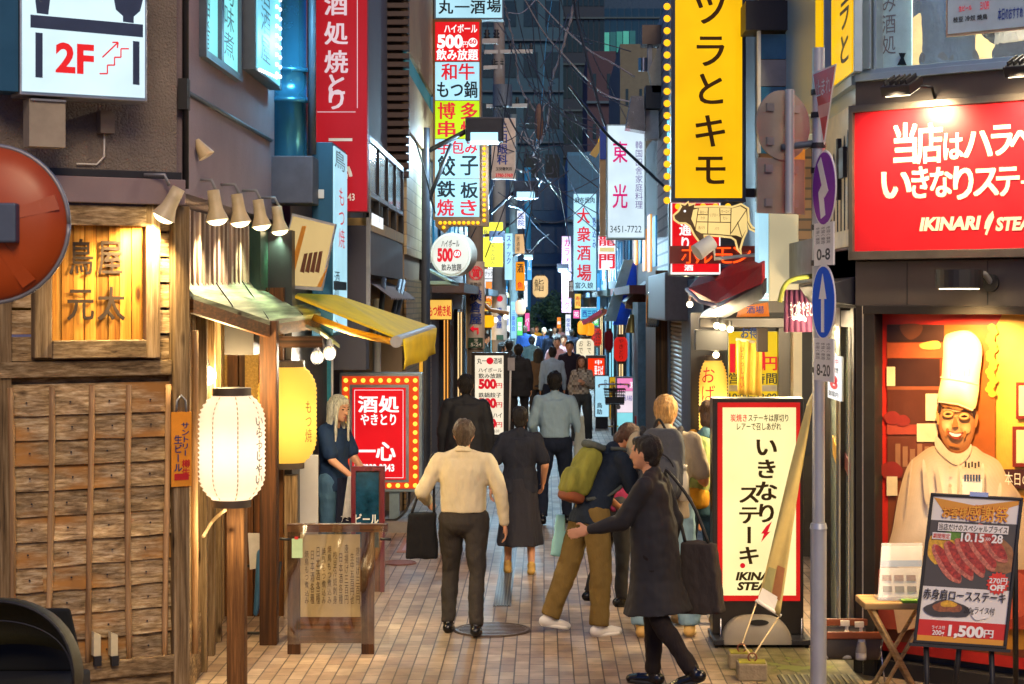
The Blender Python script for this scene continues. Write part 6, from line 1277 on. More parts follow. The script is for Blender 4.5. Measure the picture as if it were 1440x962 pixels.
for a0 in range(0, 360, 15): 
    a, b_ = R(a0), R(a0+11); r0, r1 = .11, .135; mb.prism([cc+V((r0*math.cos(a), 0, r0*math.sin(a))), cc+V((r1*math.cos(a), 0, r1*math.sin(a))), cc+V((r1*math.cos(b_), 0, r1*math.sin(b_))), cc+V((r0*math.cos(b_), 0, r0*math.sin(b_)))], (0, -.003, 0), m_txr)
mb.shape(fq_, [(661, 462), (666, 458), (666, 461), (673, 461), (673, 470), (671, 470), (671, 464), (666, 464), (666, 467)], 0, .004, m_txr); build('emblem', mb, t_)
mb = MB(); mb.plate(fq_, 658.5, 475, 679, 489, .0, .006, pbr('block plate green', '#1f4a38', .5)); mb.text(fq_, '5-24', 662, 482, 677, 487, m_txw, .01, 'h', .02); mb.text(fq_, '芝', 666, 476, 673, 482, m_txw, .01, 'v', .02); build('block_plate', mb, t_)
t_ = util_pole('utility pole with transformer and pale cross arms behind the cream hanging sign', 702, 50, .2, 10.2, ((680, 749, 74), (680, 706, 96), (684, 742, 150)))
c = V(((702-HX)/S(50), 50, 0)); mb = MB(); mb.cyl((c.x+.1, 49.6, zpx(152, 50)), (c.x+.1, 49.6, zpx(122, 50)), .26, .26, 18, pbr('transformer', '#4a5058', .5)); build('transformer', mb, t_)
mb = MB(); cylplate(mb, c, .215, zpx(478, 50), zpx(414, 50), pbr('plate white', '#cfc6be', .5)); build('plate', mb, t_)
fq_ = Pl((0, 50-.23, 0), (1, 0, 0)); mb = MB(); mb.text(fq_, '横倉屋', 698, 432, 706, 462, m_txb, 0, 'v', .03); mb.disc(fq_.pt(703, 420), (0, -1, 0), .08, m_txr, 14, .003); mb.plate(fq_, 698, 471, 708, 478, 0, .004, pbr('block plate green', '#1f4a38', .5)); build('lettering', mb, t_)
t_ = util_pole('distant blue grey utility pole just before the oval lantern', 722, 63, .17, 9, (), None, pbr('blue concrete', '#5a6e74', .8))
fq_ = Pl((0, 63-.2, 0), (1, 0, 0)); mb = MB(); mb.plate(fq_, 718.5, 424, 726, 476, 0, .01, pbr('plate blue grey', '#6b8c94', .5)); mb.text(fq_, '三慶商会', 719.5, 436, 725, 466, m_txb, .014, 'v', .02); build('plate', mb, t_)
# lit menu stand further down
Yg = 34; fg = flat(Yg); pc = fg.pt(690, 622); pc.z = 0
t_ = root('standing_sign', 'cream lit menu stand with red prices behind the man in black', 'sign', pc)
mb = MB(); mb.plate(fg, 663, 496, 716, 614, -.25, 0, m_black); mb.plate(fg, 666, 614, 713, 622, -.3, .1, m_dark); build('cabinet', mb, t_)
mb = MB(); mb.plate(fg, 668, 500, 708, 611, 0, .012, glow('lit ivory face', '#f6e9cf', .9)); build('face_panel', mb, t_); mb = MB()
for s_, x0, y0, x1, y1, m_, bo in (('丸一', 671, 503, 684, 512, m_txkl, .02), ('酒場', 694, 503, 706, 512, m_txkl, .02), ('ハイボール', 673, 517, 706, 524, m_txkl, .02), ('飲み放題', 673, 525, 705, 532, m_txkl, .02), ('500', 673, 533, 698, 546, m_txr, .06), ('円', 698, 538, 706, 546, m_txr, .03), ('鉄鍋餃子', 673, 552, 705, 559, m_txkl, .02), ('580', 673, 560, 698, 573, m_txr, .06), ('円', 698, 565, 706, 573, m_txr, .03), ('チューハイ', 673, 580, 706, 588, m_txkl, .02), ('380', 673, 589, 698, 601, m_txr, .06), ('円', 698, 593, 706, 601, m_txr, .03), ('6435-5530', 680, 604, 702, 608, m_txkl, .0)):
    mb.text(fg, s_, x0, y0, x1, y1, m_, .016, 'h', bo)
mb.disc(fg.pt(689, 507.5, .014), (0, -1, 0), .065, m_txr, 18, .003); build('lettering', mb, t_)
mb = MB(); mb.plate(fg, 714, 503, 724, 521, .02, .03, pbr('taped sheet', '#9a979a', .6)); mb.tube([fg.pt(718, 521, .0), fg.pt(716, 618, .0)], .02, 6, m_white); build('side_sheet', mb, t_)

# ---- lit signs farther along, left
sign('box_sign', 'yellow lit noodle sign with small dark characters past the tower of menu signs', 'sign', flat(46), (676, 312, 708, 376), .2, glow('lit strong yellow', '#f2de00', .8), m_dark, [(m_txkl, '長崎ちゃんぽん', 690, 333, 697, 372, 'v', .01), (m_txkl, '麺', 680, 322, 686, 334, 'v', .01)], .7)
sign('box_sign', 'white lit sign with black brush strokes below the yellow noodle sign', 'sign', flat(52), (676, 378, 695, 392), .2, m_whl, m_bluegrey, [(m_txkl, 'スナック', 678, 381, 693, 389)], .5)
sign('box_sign', 'white lit sign with black katakana just under the brush stroke sign', 'sign', flat(53), (676, 392, 696, 417), .2, m_whl, m_bluegrey, [(m_txkl, 'ソファー', 679, 403, 695, 410, 'h', .03)], .5)
sign('vertical_sign', 'white blue lit vertical sign with slanting blue brush characters', 'sign', flat(49), (709.5, 328, 721, 394), .2, m_cyl, m_bluegrey, [(m_txbl, 'スナック', 712, 330, 719, 372, 'v', .02)], .4)
sign('hanging_sign', 'beige lit square sign with reddish scribble next to the white blue vertical sign', 'sign', flat(55), (724, 329, 738, 357), .2, glow('lit beige', '#e9bd86', .8), m_dark, [(m_txbr, '居酒屋', 726, 332, 731, 354, 'v', .02)], .4)
sign('vertical_sign', 'orange lit vertical sign with a dark fish mark far along the alley', 'sign', flat(55.5), (725, 368, 738, 409), .2, glow('lit orange face', '#ff9d0c', .85), m_dark, [(m_txkl, '酒', 727, 370, 736, 384, 'v', .03), (m_txr, '魚', 727, 396, 736, 407, 'v', .02)], .4)
sign('vertical_sign', 'plain white lit vertical sign touching the distant blue pillar', 'sign', flat(66), (736.5, 395, 742, 432), .2, m_whl, m_bluegrey, [(m_txbl, 'バー', 737.5, 400, 741.5, 412, 'v', .02)], .3)
sign('small_sign', 'bright pale blue lit panel at the foot of the left shops, past the menu stand', 'sign', flat(57), (676, 420, 690, 470), .2, glow('lit aqua', '#7fe3f0', .8), m_bluegrey, [(m_txbl, 'カフェ', 680, 425, 686, 445, 'v', .02)], .3)
sign('small_sign', 'lit shop window strip glowing white between the two wrapped poles', 'sign', flat(60), (711, 430, 717, 480), .2, m_whl, m_bluegrey, [(m_txbl, '営業', 712.5, 448, 716, 458, 'v', .02)], .3)
lantern('paper_lantern', 'oval beige lantern sign with black character hanging at the far end', P(760, 403, 70), 10.5/S(70), 30/S(70), '#f0c88c', .85, [('鮨', -12, .3, -.2, .4)])
lantern('globe_lantern', 'pale pink globe lantern by the distant blue grey pole', P(732, 432, 60), 7/S(60), 20/S(60), '#f3c3a2', .85)
lantern('paper_lantern', 'small amber lantern under the warm spotlights near the wrapped pole', P(686, 452, 40), 9/S(40), 17/S(40), '#ffb818', 1.0)
for i, (px, py) in enumerate(((697, 450), (711, 446))):
    c = P(px, py, 41); t_ = root('spotlight', ['glaring warm spotlight on the wooden arm, just left of the second wrapped pole', 'glaring white spotlight on the wooden arm, just right of the second wrapped pole'][i], 'lamp', c, 'spotlights on the arm'); mb = MB(); mb.ell(c, .05, glow('spot glare', '#fff2d8', 9), 10); build('lens', mb, t_); mb = MB(); mb.cyl(c+V((-.05, 0, .04)), c+V((-.16, 0, .1)), .05, .03, 10, m_black); build('head', mb, t_)
mb = MB(); mb.tube([P(676, 424, 41), P(690, 436, 41), P(716, 441, 41)], .05, 8, pbr('timber arm', '#8a6440', .7)); solo('timber_arm', 'thin timber arm carrying two glaring spotlights', 'arm', mb)
# ---- far shopfront blocks
def block(label, x0, x1, y0, y1, h, mat, lit=(), seed=0, side='l'):
    t_ = root('far_building', label, 'building', ((x0+x1)/2, y0, 0)); mb = MB(); mb.box(x0, x1, y0, y1, 0, h, mat); build('wall', mb, t_)
    xf = x1 if side == 'l' else x0; sg = 1 if side == 'l' else -1; random.seed(seed)
    for (ya, yb, za, zb, mt) in lit:
        mb = MB(); a, b_ = sorted((xf, xf+sg*.04)); mb.box(a, b_, ya, yb, za, zb, mt); build('lit_front', mb, t_)
        mb = MB(); a, b_ = sorted((xf, xf+sg*.07))
        for q in ((ya-.06, ya, za-.06, zb+.06), (yb, yb+.06, za-.06, zb+.06), (ya, yb, zb, zb+.06), ((ya+yb)/2-.03, (ya+yb)/2+.03, za, zb)): mb.box(a, b_, q[0], q[1], q[2], q[3], m_dark)
        build('front_frame', mb, t_)
    for k_ in range(int((y1-y0)/1.7)):
        ya = y0+.4+k_*1.7; mt = random.choice((gC, gD, gD, gD, gE, gE)); mb = MB(); a, b_ = sorted((xf, xf+sg*.03)); z_ = 3.25+random.uniform(-.1, .2); mb.box(a, b_, ya, ya+random.uniform(.7, 1.2), z_, z_+random.uniform(.7, 1.1), mt); build('upper_window', mb, t_)
    mb = MB(); a, b_ = sorted((xf, xf+sg*.5)); mb.box(a, b_, y0+.3, y1-.3, 2.75, 2.9, pbr('awning tone %d' % seed, ['#5a3a2c', '#2f4a5a', '#6b5a3a', '#3a3f48', '#5a2a2a', '#2f3f3a'][seed % 6], .7)); build('awning', mb, t_)
    return t_
gA, gB, gC = glow('warm shopfront', '#ffd08a', 1.1), glow('cool shopfront', '#8fe0f5', 1.0), glow('amber shopfront', '#ffa840', 1.0)
gD, gE = glow('blue night window', '#2c86b8', .55), glow('dark night window', '#123a54', .5)
w1, w2, w3, w4 = pbr('far wall brown', '#574a48', .8), pbr('far wall slate', '#345468', .8), pbr('far wall beige', '#8a7c68', .8), pbr('far wall teal', '#24536a', .8)
block('brown shop building behind the wrapped utility pole', -6, -1.75, 28.6, 40, 5.2, w1, [(31, 33, .5, 2.3, gC), (36, 38.5, .4, 2.4, gA)], 0)
block('slate shop building below the yellow noodle sign', -6, -1.72, 40.2, 53, 5.8, w2, [(42, 45, .3, 2.4, gB), (47.5, 51, .3, 2.4, gA)], 1)
block('beige shop building beside the orange vertical sign', -6, -1.65, 53.2, 66, 5.0, w3, [(55, 58, .3, 2.4, gB), (60, 64, .3, 2.4, gB)], 2)
block('last shop building on the lantern side at the alley end', -6, -1.5, 66.2, 80, 4.6, w4, [(68, 71, .3, 2.4, gA), (73, 77, .3, 2.4, gB)], 3)
# ---- right side beyond the bar
bt = root('shuttered_building', 'building with tan roller shutter and grey tiled upper pier near the blond man', 'building', (2.2, 26, 0))
mb = MB(); mb.box(2.0, 5, 21.2, 32, 0, 5.4, pbr('grey render', '#6a6a6e', .8, var=.12, scale=2)); mb.box(1.96, 2.0, 28.2, 32, 2.9, 7.4, tilemat('small grey tile', '#9a958e', '#86817a', '#2c2c30', .2, .2, .02, 'Y')); build('wall', mb, bt)
mb = MB(); msl = pbr('shutter tan', '#a08a6c', .5, .2, .1, 2)
for k in range(36): mb.cyl((1.985, 26.0, .05+k*.065), (1.985, 28.5, .05+k*.065), .034, .034, 8, msl)
build('roller_shutter', mb, bt)
mb = MB(); mb.box(1.93, 2.0, 25.4, 25.95, 0, 2.9, m_bluegrey); mb.box(1.93, 2.0, 28.5, 28.9, 0, 2.9, m_bluegrey); mb.box(1.9, 2.0, 22, 25.4, .0, 2.9, pbr('navy door', '#2b3344', .5)); build('door_posts', mb, bt)
mb = MB(); mb.box(1.75, 2.0, 29.0, 31.8, 0, 3.1, m_brown); build('timber_pier', mb, bt)
mb = MB(); mb.box(1.6, 2.0, 24.5, 28.4, 2.35, 3.0, pbr('grey box', '#77767a', .5, .2)); build('air_box', mb, bt, bevel=.02)
t_ = root('duct_bundle', 'bundle of curved silver ducts bending down beside the grey box', 'duct', P(930, 455, 28.5))
for i in range(4):
    mb = MB(); mb.tube(catmull([P(952, 386+i*3, 28), P(938-i*1, 389+i*3, 28.2), P(927-i*2.6, 400+i*3, 28.4), P(923-i*2.8, 420, 28.6), P(922-i*2.8, 458, 28.8)], 6), .06, 10, m_steel); build('pipe', mb, t_)
block('grey brown building behind the pale blue vertical sign', 2.0, 6, 32.2, 42, 5.6, w1, [(33, 35, .4, 2.3, gC)], 4, 'r')
block('teal building behind the tall pale blue sign with red characters', 1.95, 6, 42.2, 56, 5.6, w4, [(44, 47, .3, 2.4, gA), (50, 54, .3, 2.4, gB)], 5, 'r')
block('slate building behind the pink karaoke sign', 1.9, 6, 56.2, 68, 5.4, w2, [(58, 61, .3, 2.4, gA), (63, 66, .3, 2.4, gB)], 1, 'r')
block('last building on the karaoke sign side at the alley end', 1.7, 6, 68.2, 80, 4.4, w3, [(70, 74, .3, 2.4, gB)], 2, 'r')
fT = flat(33); t_ = sign('vertical_sign', 'pale blue lit vertical sign with two large magenta characters', 'sign', fT, (853, 175, 908, 337), .3, [(glow('lit icy face', '#d9eefa', .95), 855, 177, 906, 334)], pbr('pale cabinet', '#a9b9b4', .4), [(m_txm, '東', 861, 198, 883, 230, 'v', .02), (m_txm, '光', 861, 258, 883, 294, 'v', .02), (glow('lit violet film', '#7a5aa8', .6), '韓国田舎家庭料理', 893, 198, 904, 294, 'v', .0), (m_txkl, '3451-7722', 858, 317, 902, 327, 'h', .0)], 1)
mb = MB(); mb.plate(fT, 843.5, 190, 852, 332, -.3, -.05, pbr('tan side', '#a8875a', .6)); mb.plate(fT, 844, 178, 852.5, 224, -.2, -.02, pbr('blue side', '#1f3f9a', .5)); build('side_panel', mb, t_)
sign('vertical_sign', 'tall pale blue lit vertical sign with four red brush characters', 'sign', flat(50), (806, 272, 839, 409), .3, m_cyl, m_bluegrey, [(m_txr, '大', 811, 292, 830, 315, 'v', .03), (m_txr, '衆', 811, 318, 831, 341, 'v', .03), (m_txr, '酒', 811, 344, 831, 367, 'v', .03), (m_txr, '場', 811, 371, 832, 396, 'v', .03), (m_txkl, '富久娘', 809, 397, 834, 406, 'h', .02), (m_txkl, '麻布焼肉', 808, 277, 836, 286, 'h', .02), (m_txbl, '煮込み', 833, 305, 838, 350, 'v', .02)], .8)
sign('box_sign', 'white lit sign with two big red characters tucked behind the magenta lettered sign', 'sign', flat(46), (841, 331, 866, 380), .25, m_whl, m_bluegrey, [(m_txr, '龍', 842, 331, 864, 346, 'h', .04), (m_txr, '門', 843, 356, 864, 378, 'h', .04)], .6)
mb = MB(); mb.plate(flat(45.6), 843, 348, 864, 354, -.1, 0, pbr('tan tube', '#c99a54', .5)); solo('crossing_tube', 'tan tube crossing the white sign with two red characters', 'arm', mb)
sign('vertical_sign', 'white lit vertical sign with magenta katakana, the far one in a pink frame', 'sign', flat(61), (790, 332, 803, 440), .25, glow('lit lilac', '#d8d4f4', .9), pbr('pink frame', '#b06a8c', .5), [(glow('lit deep pink', '#d8127a', .8), 'カラオケスナック', 793, 335, 802, 436, 'v', .03)], .8)
sign('small_sign', 'brown sign with pale characters squeezed between the pink framed and pale blue signs', 'sign', flat(56), (799.5, 394, 807, 420), .2, pbr('dark brown board', '#4a3324', .6), m_brown, [(m_txw, '焼鳥', 800.5, 396, 806, 410, 'v', .02)], .3)
sign('box_sign', 'cyan outlined lit sign with blocky blue characters above the orange lanterns', 'sign', flat(54), (816, 432, 842, 463), .2, glow('lit sky blue', '#62c9ee', .85), m_whl, [(m_txbl, '西三田', 819, 436, 839, 446, 'h', .03), (m_txbl, '二丁目', 819, 449, 839, 460, 'h', .03)], 1)
sign('box_sign', 'red orange lit sign with white characters beside the woman in plaid', 'sign', flat(38.5), (824, 500, 852, 532), .25, [(glow('lit vermilion', '#ff3a0c', .95), 827, 504, 850, 529)], pbr('grey brown frame', '#6a5a50', .5), [(m_txwl, '中', 837, 506, 846, 513, 'h', .03), (m_txwl, '華そば', 836, 514, 848, 528, 'h', .03)])
sign('standing_sign', 'white lit standing sign with blue characters behind the bicycle', 'sign', flat(38), (836, 528, 857, 587), .3, m_cyl, m_dark, [(m_txkl, '鳥', 839, 566, 847, 574, 'v', .03), (m_txkl, '助', 839, 575, 847, 583, 'v', .03), (m_txkl, 'ななし', 849, 533, 854, 556, 'v', .02)], 1, loc=(P(846, 587, 38).x, 38.0, 0))
mb = MB(); mb.plate(flat(38), 838, 587, 855, 612, -.25, -.05, m_dark); build('base', mb, [o for o in sc.objects if o.get('label', '').startswith('white lit standing sign with blue')][0])
t_ = sign('standing_sign', 'wide lit menu sign fading from pink to white behind the bicycle', 'sign', flat(37.2), (866, 530, 915, 614), .3, [(glow('lit rose', '#f48cc0', .9), 868, 532, 913, 550), (glow('lit blush white', '#f6e4ee', .95), 868, 550.5, 913, 580), (glow('lit sea', '#8fe4ee', .9), 868, 580.5, 913, 612)], m_grey, [(m_txwl, '京東', 886, 536, 908, 546, 'h', .05), (m_txbl, 'ラーメン', 871, 538, 884, 543, 'h', .02), (m_txbl, '酒場めし', 873, 556, 905, 564, 'h', .0)], loc=(P(890, 614, 37.2).x, 37.2, 0))
sign('side_sign', 'narrow mustard panel between the white and pink standing signs', 'sign', flat(37.8), (857, 530, 866, 590), .1, glow('lit mustard', '#d9a81c', .7), m_dark, [(m_txkl, '鶏飯', 859, 536, 864, 556, 'v', .02)], .5)
t_ = sign('cube_stool', 'black cube with a red ring mark next to the pink standing sign', 'stool', flat(35.6), (905, 560, 926, 588), .35, pbr('black cloth', '#17171c', .8), m_black, [(m_txr, '8', 911, 566, 919, 582, 'h', .0)], .3)
t_ = sign('low_board', 'red low board with a white round face behind the blond man', 'sign', flat(33), (893, 585, 975, 616), .08, pbr('red board low', '#c21c22', .4), m_red_t, [(m_txw, 'ハイ', 952, 592, 972, 608, 'h', .05)], .5)
mb = MB(); mb.disc(flat(33).pt(908, 595, .014), (0, -1, 0), .12, m_txw, 24, .004); mb.tube([flat(33).pt(904, 594, .02), flat(33).pt(907, 592, .02)], .006, 4, m_txb); mb.tube([flat(33).pt(910, 592, .02), flat(33).pt(913, 594, .02)], .006, 4, m_txb); build('round_face', mb, t_)
for a in (898, 968): mb = MB(); p = flat(33).pt(a, 616, -.04); mb.tube([p, (p.x, p.y, 0)], .03, 6, m_black); build('leg', mb, t_)
mb = MB(); mb.box(P(908, 588, 35.6).x-.06, P(924, 588, 35.6).x, 35.62, 36, 0, P(908, 588, 35.6).z, m_dark); solo('crate', 'dark crate carrying the black cube', 'crate', mb)
# lanterns right
for px, py, r, h, lab in ((820, 461, 7.5, 19, 'first orange globe lantern of the pair by the cyan outlined sign'), (828, 463, 7.5, 18, 'second orange globe lantern of the pair, nearer the red lantern cluster')):
    lantern('globe_lantern', lab, P(px, py, 44+.6*(px > 824)), r/S(44), h/S(44), '#ff9a1a', 1.0, None, 'orange globe lanterns')
lantern('paper_lantern', 'dim red lantern with dark characters behind the orange globes', P(839, 474, 46), 7/S(46), 24/S(46), '#d8281c', .55, [('酒', 0, .22, -.2, .2)])
lantern('paper_lantern', 'wide cream lantern with black brush writing behind the woman in plaid', P(823, 492, 40), 12/S(40), 31/S(40), '#f6e6c2', .95, [('おでん', 24, .22, -.24, .11), ('おでん', -30, .22, -.24, .11)])
lantern('paper_lantern', 'bright red lantern with white edged black characters under the blue tarp', P(873, 491, 34), 9.2/S(34), 34/S(34), '#e02820', .7, [('やきとり', 0, .2, -.2, .1)])
lantern('paper_lantern', 'unlit dark maroon lantern touching the bright red lantern', P(856, 479, 36), 6/S(36), 27/S(36), '#6b1020', .25)  # paper given a faint glow although this lantern is unlit
# roofs, tarp, bell lamp, plants
t_ = root('eave_roof', 'small brown tiled eave under the blue tarp', 'roof', P(898, 433, 35)); mb = MB(); mb.prism([P(880, 424, 35), P(918, 390, 35), P(921, 395, 35), P(921, 403, 35), P(886, 430, 35)], (0, 2.0, 0), pbr('dark roof tile', '#43302c', .6, var=.3, scale=14)); build('tiles', mb, t_); mb = MB(); mb.plate(flat(35.3), 888, 415, 922, 435, -1.6, 0, m_brown); mb.plate(flat(35.2), 880, 425, 888, 434, -.3, 0, m_oldwoodx); build('beam', mb, t_)
t_ = root('tarp', 'bright blue tarp beside a slanting pale blue panel', 'tarp', P(880, 455, 40)); mb = MB(); mb.prism([P(884, 365, 40), P(905, 380, 40), P(886, 440, 40), P(884, 457, 40), P(862, 457, 40)], (0, .3, 0), pbr('tarp blue', '#0f4fd8', .5)); build('sheet', mb, t_); mb = MB(); mb.prism([P(877, 365, 39.7), P(891, 365, 39.7), P(866, 452, 39.7), P(849, 452, 39.7)], (0, .1, 0), pbr('pale blue sheet', '#8fbccc', .3, .1)); build('panel', mb, t_)
mb = MB(); mb.prism([P(818, 452, 43), P(845, 435, 43), P(846, 441, 43), P(820, 457, 43)], (.2, 2, 0), pbr('crimson cloth', '#8a1c30', .7)); solo('red_awning', 'narrow crimson awning above the orange globe lanterns', 'awning', mb)
c = P(889, 468, 34); t_ = root('bell_lamp', 'golden bell shaped lamp hanging by the timber pier', 'lamp', c); mb = MB(); mb.lathe(c, [(.13, 0), (.12, .08), (.09, .18), (.07, .26), (.04, .33), (0, .34)], 18, pbr('brass', '#b3873c', .35, .6)); build('shade', mb, t_); mb = MB(); mb.disc(c+V((0, 0, .01)), (0, 0, -1), .11, glow('bell glow', '#ffe2a0', 3), 16, .01); build('bulb', mb, t_)
c = P(903, 460, 34); t_ = root('pagoda_lamp', 'small black pagoda shaped lamp beside the golden bell lamp', 'lamp', c); mb = MB(); mb.lathe(c, [(.05, 0), (.09, .02), (.09, .16), (.15, .18), (.06, .25), (.02, .32)], 6, m_black, False); build('body', mb, t_)
mb = MB(); mb.box(1.65, 1.98, 32.5, 34.4, 0, 2.6, pbr('blue grey stone', '#5f7884', .8, var=.3, scale=6, bump=.5)); solo('stone_wall', 'blue grey stone wall piece behind the green bottle and flowers', 'wall', mb)
c = P(918, 562, 33); t_ = root('flower_bottle', 'green bottle with pink flowers on a shelf by the timber pier', 'bottle vase', c); mb = MB(); mb.lathe(c, [(0, 0), (.05, 0), (.05, .22), (.018, .3), (.018, .38), (0, .38)], 14, pbr('green bottle glass', '#3f9a2c', .15)); build('bottle', mb, t_)
mb = MB(); random.seed(9)
for i in range(14): p = c+V((random.uniform(-.12, .12), random.uniform(-.08, .08), .42+random.uniform(0, .35))); mb.ell(p, random.uniform(.025, .045), pbr('pink petals', '#c8246c', .7) if i % 2 else pbr('leaf green', '#3f6f2a', .8), 7); mb.tube([c+V((0, 0, .36)), p], .005, 4, pbr('leaf green', '#3f6f2a', .8))
build('flowers', mb, t_); mb = MB(); mb.box(c.x-.22, c.x+.16, 32.8, 33.25, c.z-.06, c.z, m_brown); mb.box(c.x-.02, c.x+.1, 32.9, 33.1, 0, c.z-.06, m_brown); build('shelf', mb, t_)
t_ = root('hanging_flag', 'small tilted gold paper flag hanging from a cable', 'flag', P(838, 222, 34)); mb = MB(); mb.prism([P(843, 197, 34), P(850, 202, 34), P(838, 222, 34), P(829, 217, 34)], (0, .06, 0), pbr('gold paper', '#c8a050', .5)); mb.prism([P(842, 195, 34), P(851, 200, 34), P(849, 204, 34), P(841, 199, 34)], (0, .07, 0), m_yell); build('paper', mb, t_)
t_ = root('vent_hood', 'grey metal vent hood with silver cap high on the tiled pier', 'vent', P(920, 190, 31)); mb = MB(); mb.prism([P(880, 180, 31), P(888, 135, 31), P(905, 135, 31), P(908, 185, 31)], (0, .5, 0), pbr('hood steel', '#8c8a88', .25, .8)); mb.plate(flat(31), 908, 120, 930, 152, -.5, 0, m_dark); mb.plate(flat(31.2), 908, 155, 926, 195, -.4, 0, m_grey); mb.cyl(P(905, 100, 31.3), P(905, 82, 31.3), .09, .09, 14, m_steel); mb.plate(flat(31), 903, 35, 942, 62, -.5, 0, pbr('brown hood', '#4f4038', .5)); mb.plate(flat(31.1), 911, 62, 917, 100, -.2, 0, m_grey); mb.prism([P(912, 100, 31), P(930, 58, 31), P(945, 58, 31), P(945, 130, 31), P(918, 130, 31)], (0, .2, 0), pbr('cream side', '#a89a84', .6)); build('hood', mb, t_)
# ---- more lit signs crowding the far walls
mp_, mo2, mg2, mc2, mt2 = glow('lit pink face', '#ff5fa8', .9), glow('lit tangerine', '#ff8a1c', .9), glow('lit green face', '#5fd86a', .8), glow('lit azure face', '#4fb4ff', .9), glow('lit gold face', '#ffd45a', .9)
for lab, Y, rc, mt, tx, q in (
 ('green lit vertical sign far along the left wall below the orange one', 59, (727, 446, 735, 472), mg2, '薬局', m_txwl), ('tangerine lit vertical sign squeezed behind the first wrapped pole', 47, (683, 396, 692, 430), mo2, '焼肉', m_txwl), ('azure lit strip sign right behind the wrapped poles', 64, (708, 402, 714, 428), mc2, 'カラオケ', m_txwl),
 ('pink lit strip sign at the far left wall end', 68, (738, 440, 745, 466), mp_, 'バー', m_txwl), ('gold lit little square sign above the amber lantern', 45, (676, 424, 690, 438), mt2, '麺', m_txr), ('white lit strip sign under the karaoke sign', 63, (795, 442, 803, 472), m_whl, '喫茶店', m_txbl),
 ('gold lit vertical sign below the tall pale blue sign', 52, (808, 413, 817, 434), mt2, '寿司', m_txr), ('azure lit vertical strip next to the tall pale blue sign', 51, (839, 384, 844, 436), mc2, 'ホテル', m_txwl), ('pink lit square sign deep under the tan tube', 58, (806, 436, 815, 448), mp_, '花', m_txwl), ('green lit tiny sign on the right wall by the orange globes', 49, (834, 446, 842, 458), mg2, '茶', m_txwl),
 ('tangerine lit long strip along the far right wall', 66, (783, 446, 789, 462), mo2, '鮨', m_txwl), ('white lit square sign high on the left wall past the eye clinic sign', 62, (727, 296, 739, 322), m_whl, '医院', m_txbl), ('azure lit tall sign behind the beige square sign', 69, (741, 350, 748, 394), mc2, 'ビール', m_txwl)):
    k_ = len(tx); w_ = rc[2]-rc[0]; h_ = rc[3]-rc[1]; v_ = h_ > w_*1.3; e_ = min(w_*.8, h_/k_*.95) if v_ else w_*.8; cx_ = (rc[0]+rc[2])/2; cy_ = (rc[1]+rc[3])/2
    sign('box_sign', lab, 'sign', flat(Y), rc, .2, mt, m_dark, [(q, tx, cx_-e_/2, cy_-e_*k_/2, cx_+e_/2, cy_+e_*k_/2, 'v', .02)] if v_ else [(q, tx, rc[0]+1, cy_-e_/2, rc[2]-1, cy_+e_/2, 'h', .02)], .4)
# ---- bicycle seen from the front
Yb = 35.0; fbk = flat(Yb); cx = (864-HX)/S(Yb); t_ = root('bicycle', 'black city bicycle with a wire front basket parked facing the street', 'bicycle', (cx, Yb, 0))
def wheel(y, nm):
    mb = MB(); rw = .33; pts = [V((cx+.02*(y-Yb)*0, y+rw*math.cos(a), rw+.012+rw*math.sin(a))) for a in [i*math.pi/14 for i in range(29)]]; mb.tube(pts, .022, 8, m_black, False); ob = build('wheel', mb, t_)
    mb = MB(); mb.tube([V((cx, y+.3*math.cos(a), .342+.3*math.sin(a))) for a in [i*math.pi/14 for i in range(29)]], .01, 6, m_steel, False)
    for i in range(10): a = i*math.pi/5; mb.tube([V((cx, y, .342)), V((cx, y+.3*math.cos(a), .342+.3*math.sin(a)))], .003, 4, m_steel)
    build('rim', mb, ob)
wheel(Yb, 'f'); wheel(Yb+1.08, 'r')
mb = MB(); 
for q in ([(cx, Yb, .34), (cx, Yb+.16, .85), (cx, Yb+.2, .98)], [(cx, Yb+.14, .78), (cx, Yb+.5, .32), (cx, Yb+.62, .3)], [(cx, Yb+.62, .3), (cx, Yb+.74, .85)], [(cx, Yb+.62, .3), (cx, Yb+1.08, .34)], [(cx, Yb+.72, .75), (cx, Yb+1.08, .34)]): mb.tube([V(p) for p in q], .018, 8, m_black)
build('frame', mb, t_)
mb = MB(); mb.tube(catmull([(cx-.28, Yb+.34, .98), (cx-.27, Yb+.2, 1.03), (cx-.08, Yb+.16, 1.04), (cx+.08, Yb+.16, 1.04), (cx+.27, Yb+.2, 1.03), (cx+.28, Yb+.34, .98)]), .016, 8, m_steel); build('handlebar', mb, t_)
mb = MB(); x0, x1, y0, y1, z0, z1 = cx-.2, cx+.2, Yb-.28, Yb+.06, .68, .96
for k in range(6): z = z0+k*(z1-z0)/5; g_ = .03*(1-k/5); mb.tube([V(p) for p in ((x0+g_, y0+g_, z), (x1-g_, y0+g_, z), (x1-g_, y1-g_, z), (x0+g_, y1-g_, z), (x0+g_, y0+g_, z))], .006 if k < 5 else .011, 5, m_black)
for k in range(11): x = x0+.03+(x1-x0-.06)*k/10; mb.tube([V((x, y0+.03, z0)), V((x+(x-cx)*.15, y0, z1))], .005, 4, m_black); mb.tube([V((x, y1-.03, z0)), V((x, y1, z1))], .005, 4, m_black)
mb.box(x0+.03, x1-.03, y0+.03, y1-.03, z0-.01, z0+.005, m_black); mb.box(x0+.02, x1-.02, y0+.012, y0+.03, z0+.02, z0+.14, m_dark); build('basket', mb, t_)
mb = MB(); mb.ell((cx, Yb+.8, .9), (.09, .14, .04), m_black, 12); build('saddle', mb, t_)
